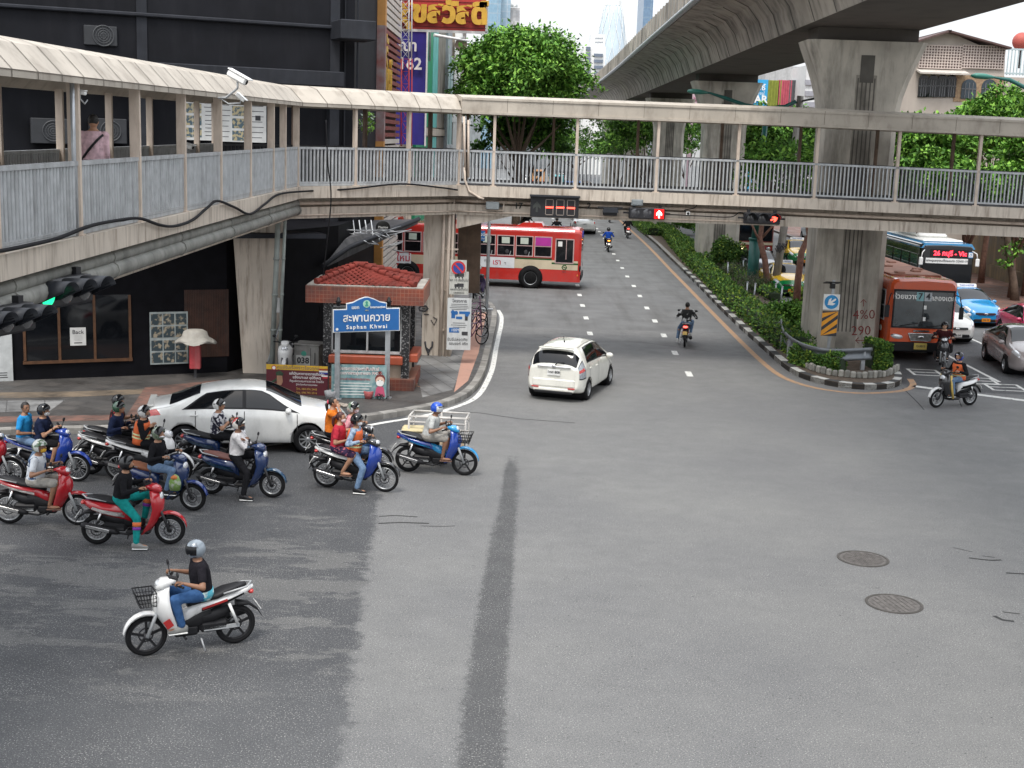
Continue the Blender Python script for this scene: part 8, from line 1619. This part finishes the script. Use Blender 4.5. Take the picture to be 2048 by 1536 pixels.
# nose scooter
ride(dict(label='white, black and yellow retro scooter riding left past the median nose',kind='scoot',c1=BKM,c2=WM,rc=WM,wheel='castsilver',plate_c=WHT,screen=True,group='motorcycles moving through the junction'),
 [dict(label='rider in blue white helmet, orange vest and faded jeans on the retro scooter',cloth=BKC,sleeve='long',legs=JE,head='full',hcol=HBW,visor='up',vest=VST,pose=dict(lean=6,hip=(-.14,0,.81),yaw=10))],(1934,811),(1876,815))
loc,rz=pose2((1934,811),(1876,815)); b=[o for o in COL.objects if o.name.startswith('scooter') and 'retro scooter riding' in str(o.get('label',''))][0]; mb=MB(); mb.tube([(.34,.2,.95),(.30,.22,.6),(.2,.2,.28)],.03,0,8); mb.tube([(.34,-.2,.95),(.30,-.22,.6),(.2,-.2,.28)],.03,0,8); mb.build('yellow_edge',M('trim_yellow',(.60,.42,.10),.4,coat=.5),b)
# bike beside orange bus, facing camera
g=G(1893,742); moto('black motorcycle facing the camera beside the orange bus',(g.x,g.y+.6,0),R(-105),c1=BKM,c2=BKM,group='motorcycles moving through the junction'); person('rider in black helmet and maroon jacket beside the orange bus',(g.x,g.y+.6,0),R(-105),cloth=cloth('maroon_jacket',(.045,.012,.014)),sleeve='long',legs=BKC,head='open',hcol=HB,visor='up',skin=SKNH)
def away(px,py,bl,pl,hd=90,bk={},pp={},grp='motorcycles on the avenue'):
    g=G(px,py); loc=(g.x,g.y+.9,0); moto(bl,loc,R(hd),group=grp,**bk); return person(pl,loc,R(hd),**pp)
away(1377,697,'red motorcycle with lit tail light riding away near the median kerb','bareheaded rider in black and white jacket and jeans riding away near the kerb',80,dict(c1=RM,c2=BKM,plate_c=M('plate_yellowish',(.6,.42,.12),.5),tl=M('tail_lit',(1,.08,.06),.4,emis=3.,var=0)),dict(cloth=BWC,sleeve='long',legs=JE,head='hair',shoe=WHT,pose=dict(fl=(.02,.3,.12),lean=4)))
away(1217,505,'orange lit black motorcycle riding away between the lanes','rider in bright blue jacket and dark helmet riding away between the lanes',90,dict(c1=BKM,c2=BKM,tl=M('tail_orange_lit',(1,.25,.03),.4,emis=3.,var=0)),dict(cloth=cloth('blue_jacket',(.01,.05,.28)),sleeve='long',legs=BKC,head='full',hcol=HB))
away(1256,478,'red motorcycle riding away beside the hedge kerb','rider all in black on the red motorcycle beside the hedge kerb',90,dict(c1=RM,c2=RM,tl=_mc['tail_lit']),dict(cloth=BKC,sleeve='long',legs=BKC,head='full',hcol=HB))
away(1220,446,'black motorcycle far ahead under the signal box','dark dressed rider far ahead under the signal box',90,dict(c1=BKM,c2=BKM),dict(cloth=BKC,sleeve='long',legs=BKC,head='full',hcol=HB))
away(1054,468,'red and black motorcycle just beyond the roof of the red bus','rider in dark clothes just beyond the roof of the red bus on the left lane',90,dict(c1=RM,c2=BKM),dict(cloth=BKC,sleeve='long',legs=BKC,head='full',hcol=HB))
away(1113,480,'grey motorcycle mostly hidden behind the red bus','black clad rider showing only above the red bus roof',90,dict(c1=BKM,c2=BKM),dict(cloth=BKC,sleeve='long',legs=BKC,head='full',hcol=HB))
g=G(957,600); moto('dark purple motorcycle parked with a helmet on its mirror at the side street corner',(g.x,g.y+.3,.0),R(75),c1=paint('moto_plum',(.03,.02,.06)),c2=BKM,plate_c=_mc['plate_yellowish'],group='parked motorcycles'); o=thing('helmet','white and dark helmet hung on the parked purple motorcycle','helmet',(g.x-.05,g.y+.45,1.42)); mb=MB(); mb.ell((0,0,0),(.14,.125,.135),0,22,14,cond=lambda a,b:a<R(135)); mb.build('shell',HW,o)
g=G(566,762,.155); moto('white scooter parked in the dark passage behind the maroon banner',(g.x-.05,37.2,.155),R(-85),kind='scoot',c1=WM,c2=WM,group='parked motorcycles')
# man walking on the footbridge
q=PY(186,250,21.5); pz=bpt(0,.42,1,0).z+5.6
person('man in pink shirt with a black cross-body strap walking along the footbridge','',0) if False else person('man in pink shirt with a black cross-body strap walking along the footbridge',(q.x,q.y,pz+.05-.0),R(95),cloth=cloth('pink_shirt',(.60,.41,.45)),sleeve='long',legs=cloth('trousers_grey',(.08,.08,.09)),head='hair',strap=BPL,collar=1,pose=dict(hip=(0,0,.95),lean=2,tall=1.06,hl=(.12,.22,.82),hr=(.14,-.20,.84),fl=(.18,.09,.0),fr=(-.18,-.09,.02),ep0=(-1,.2,0),ep1=(-1,-.2,0),pitch=18),group=None)
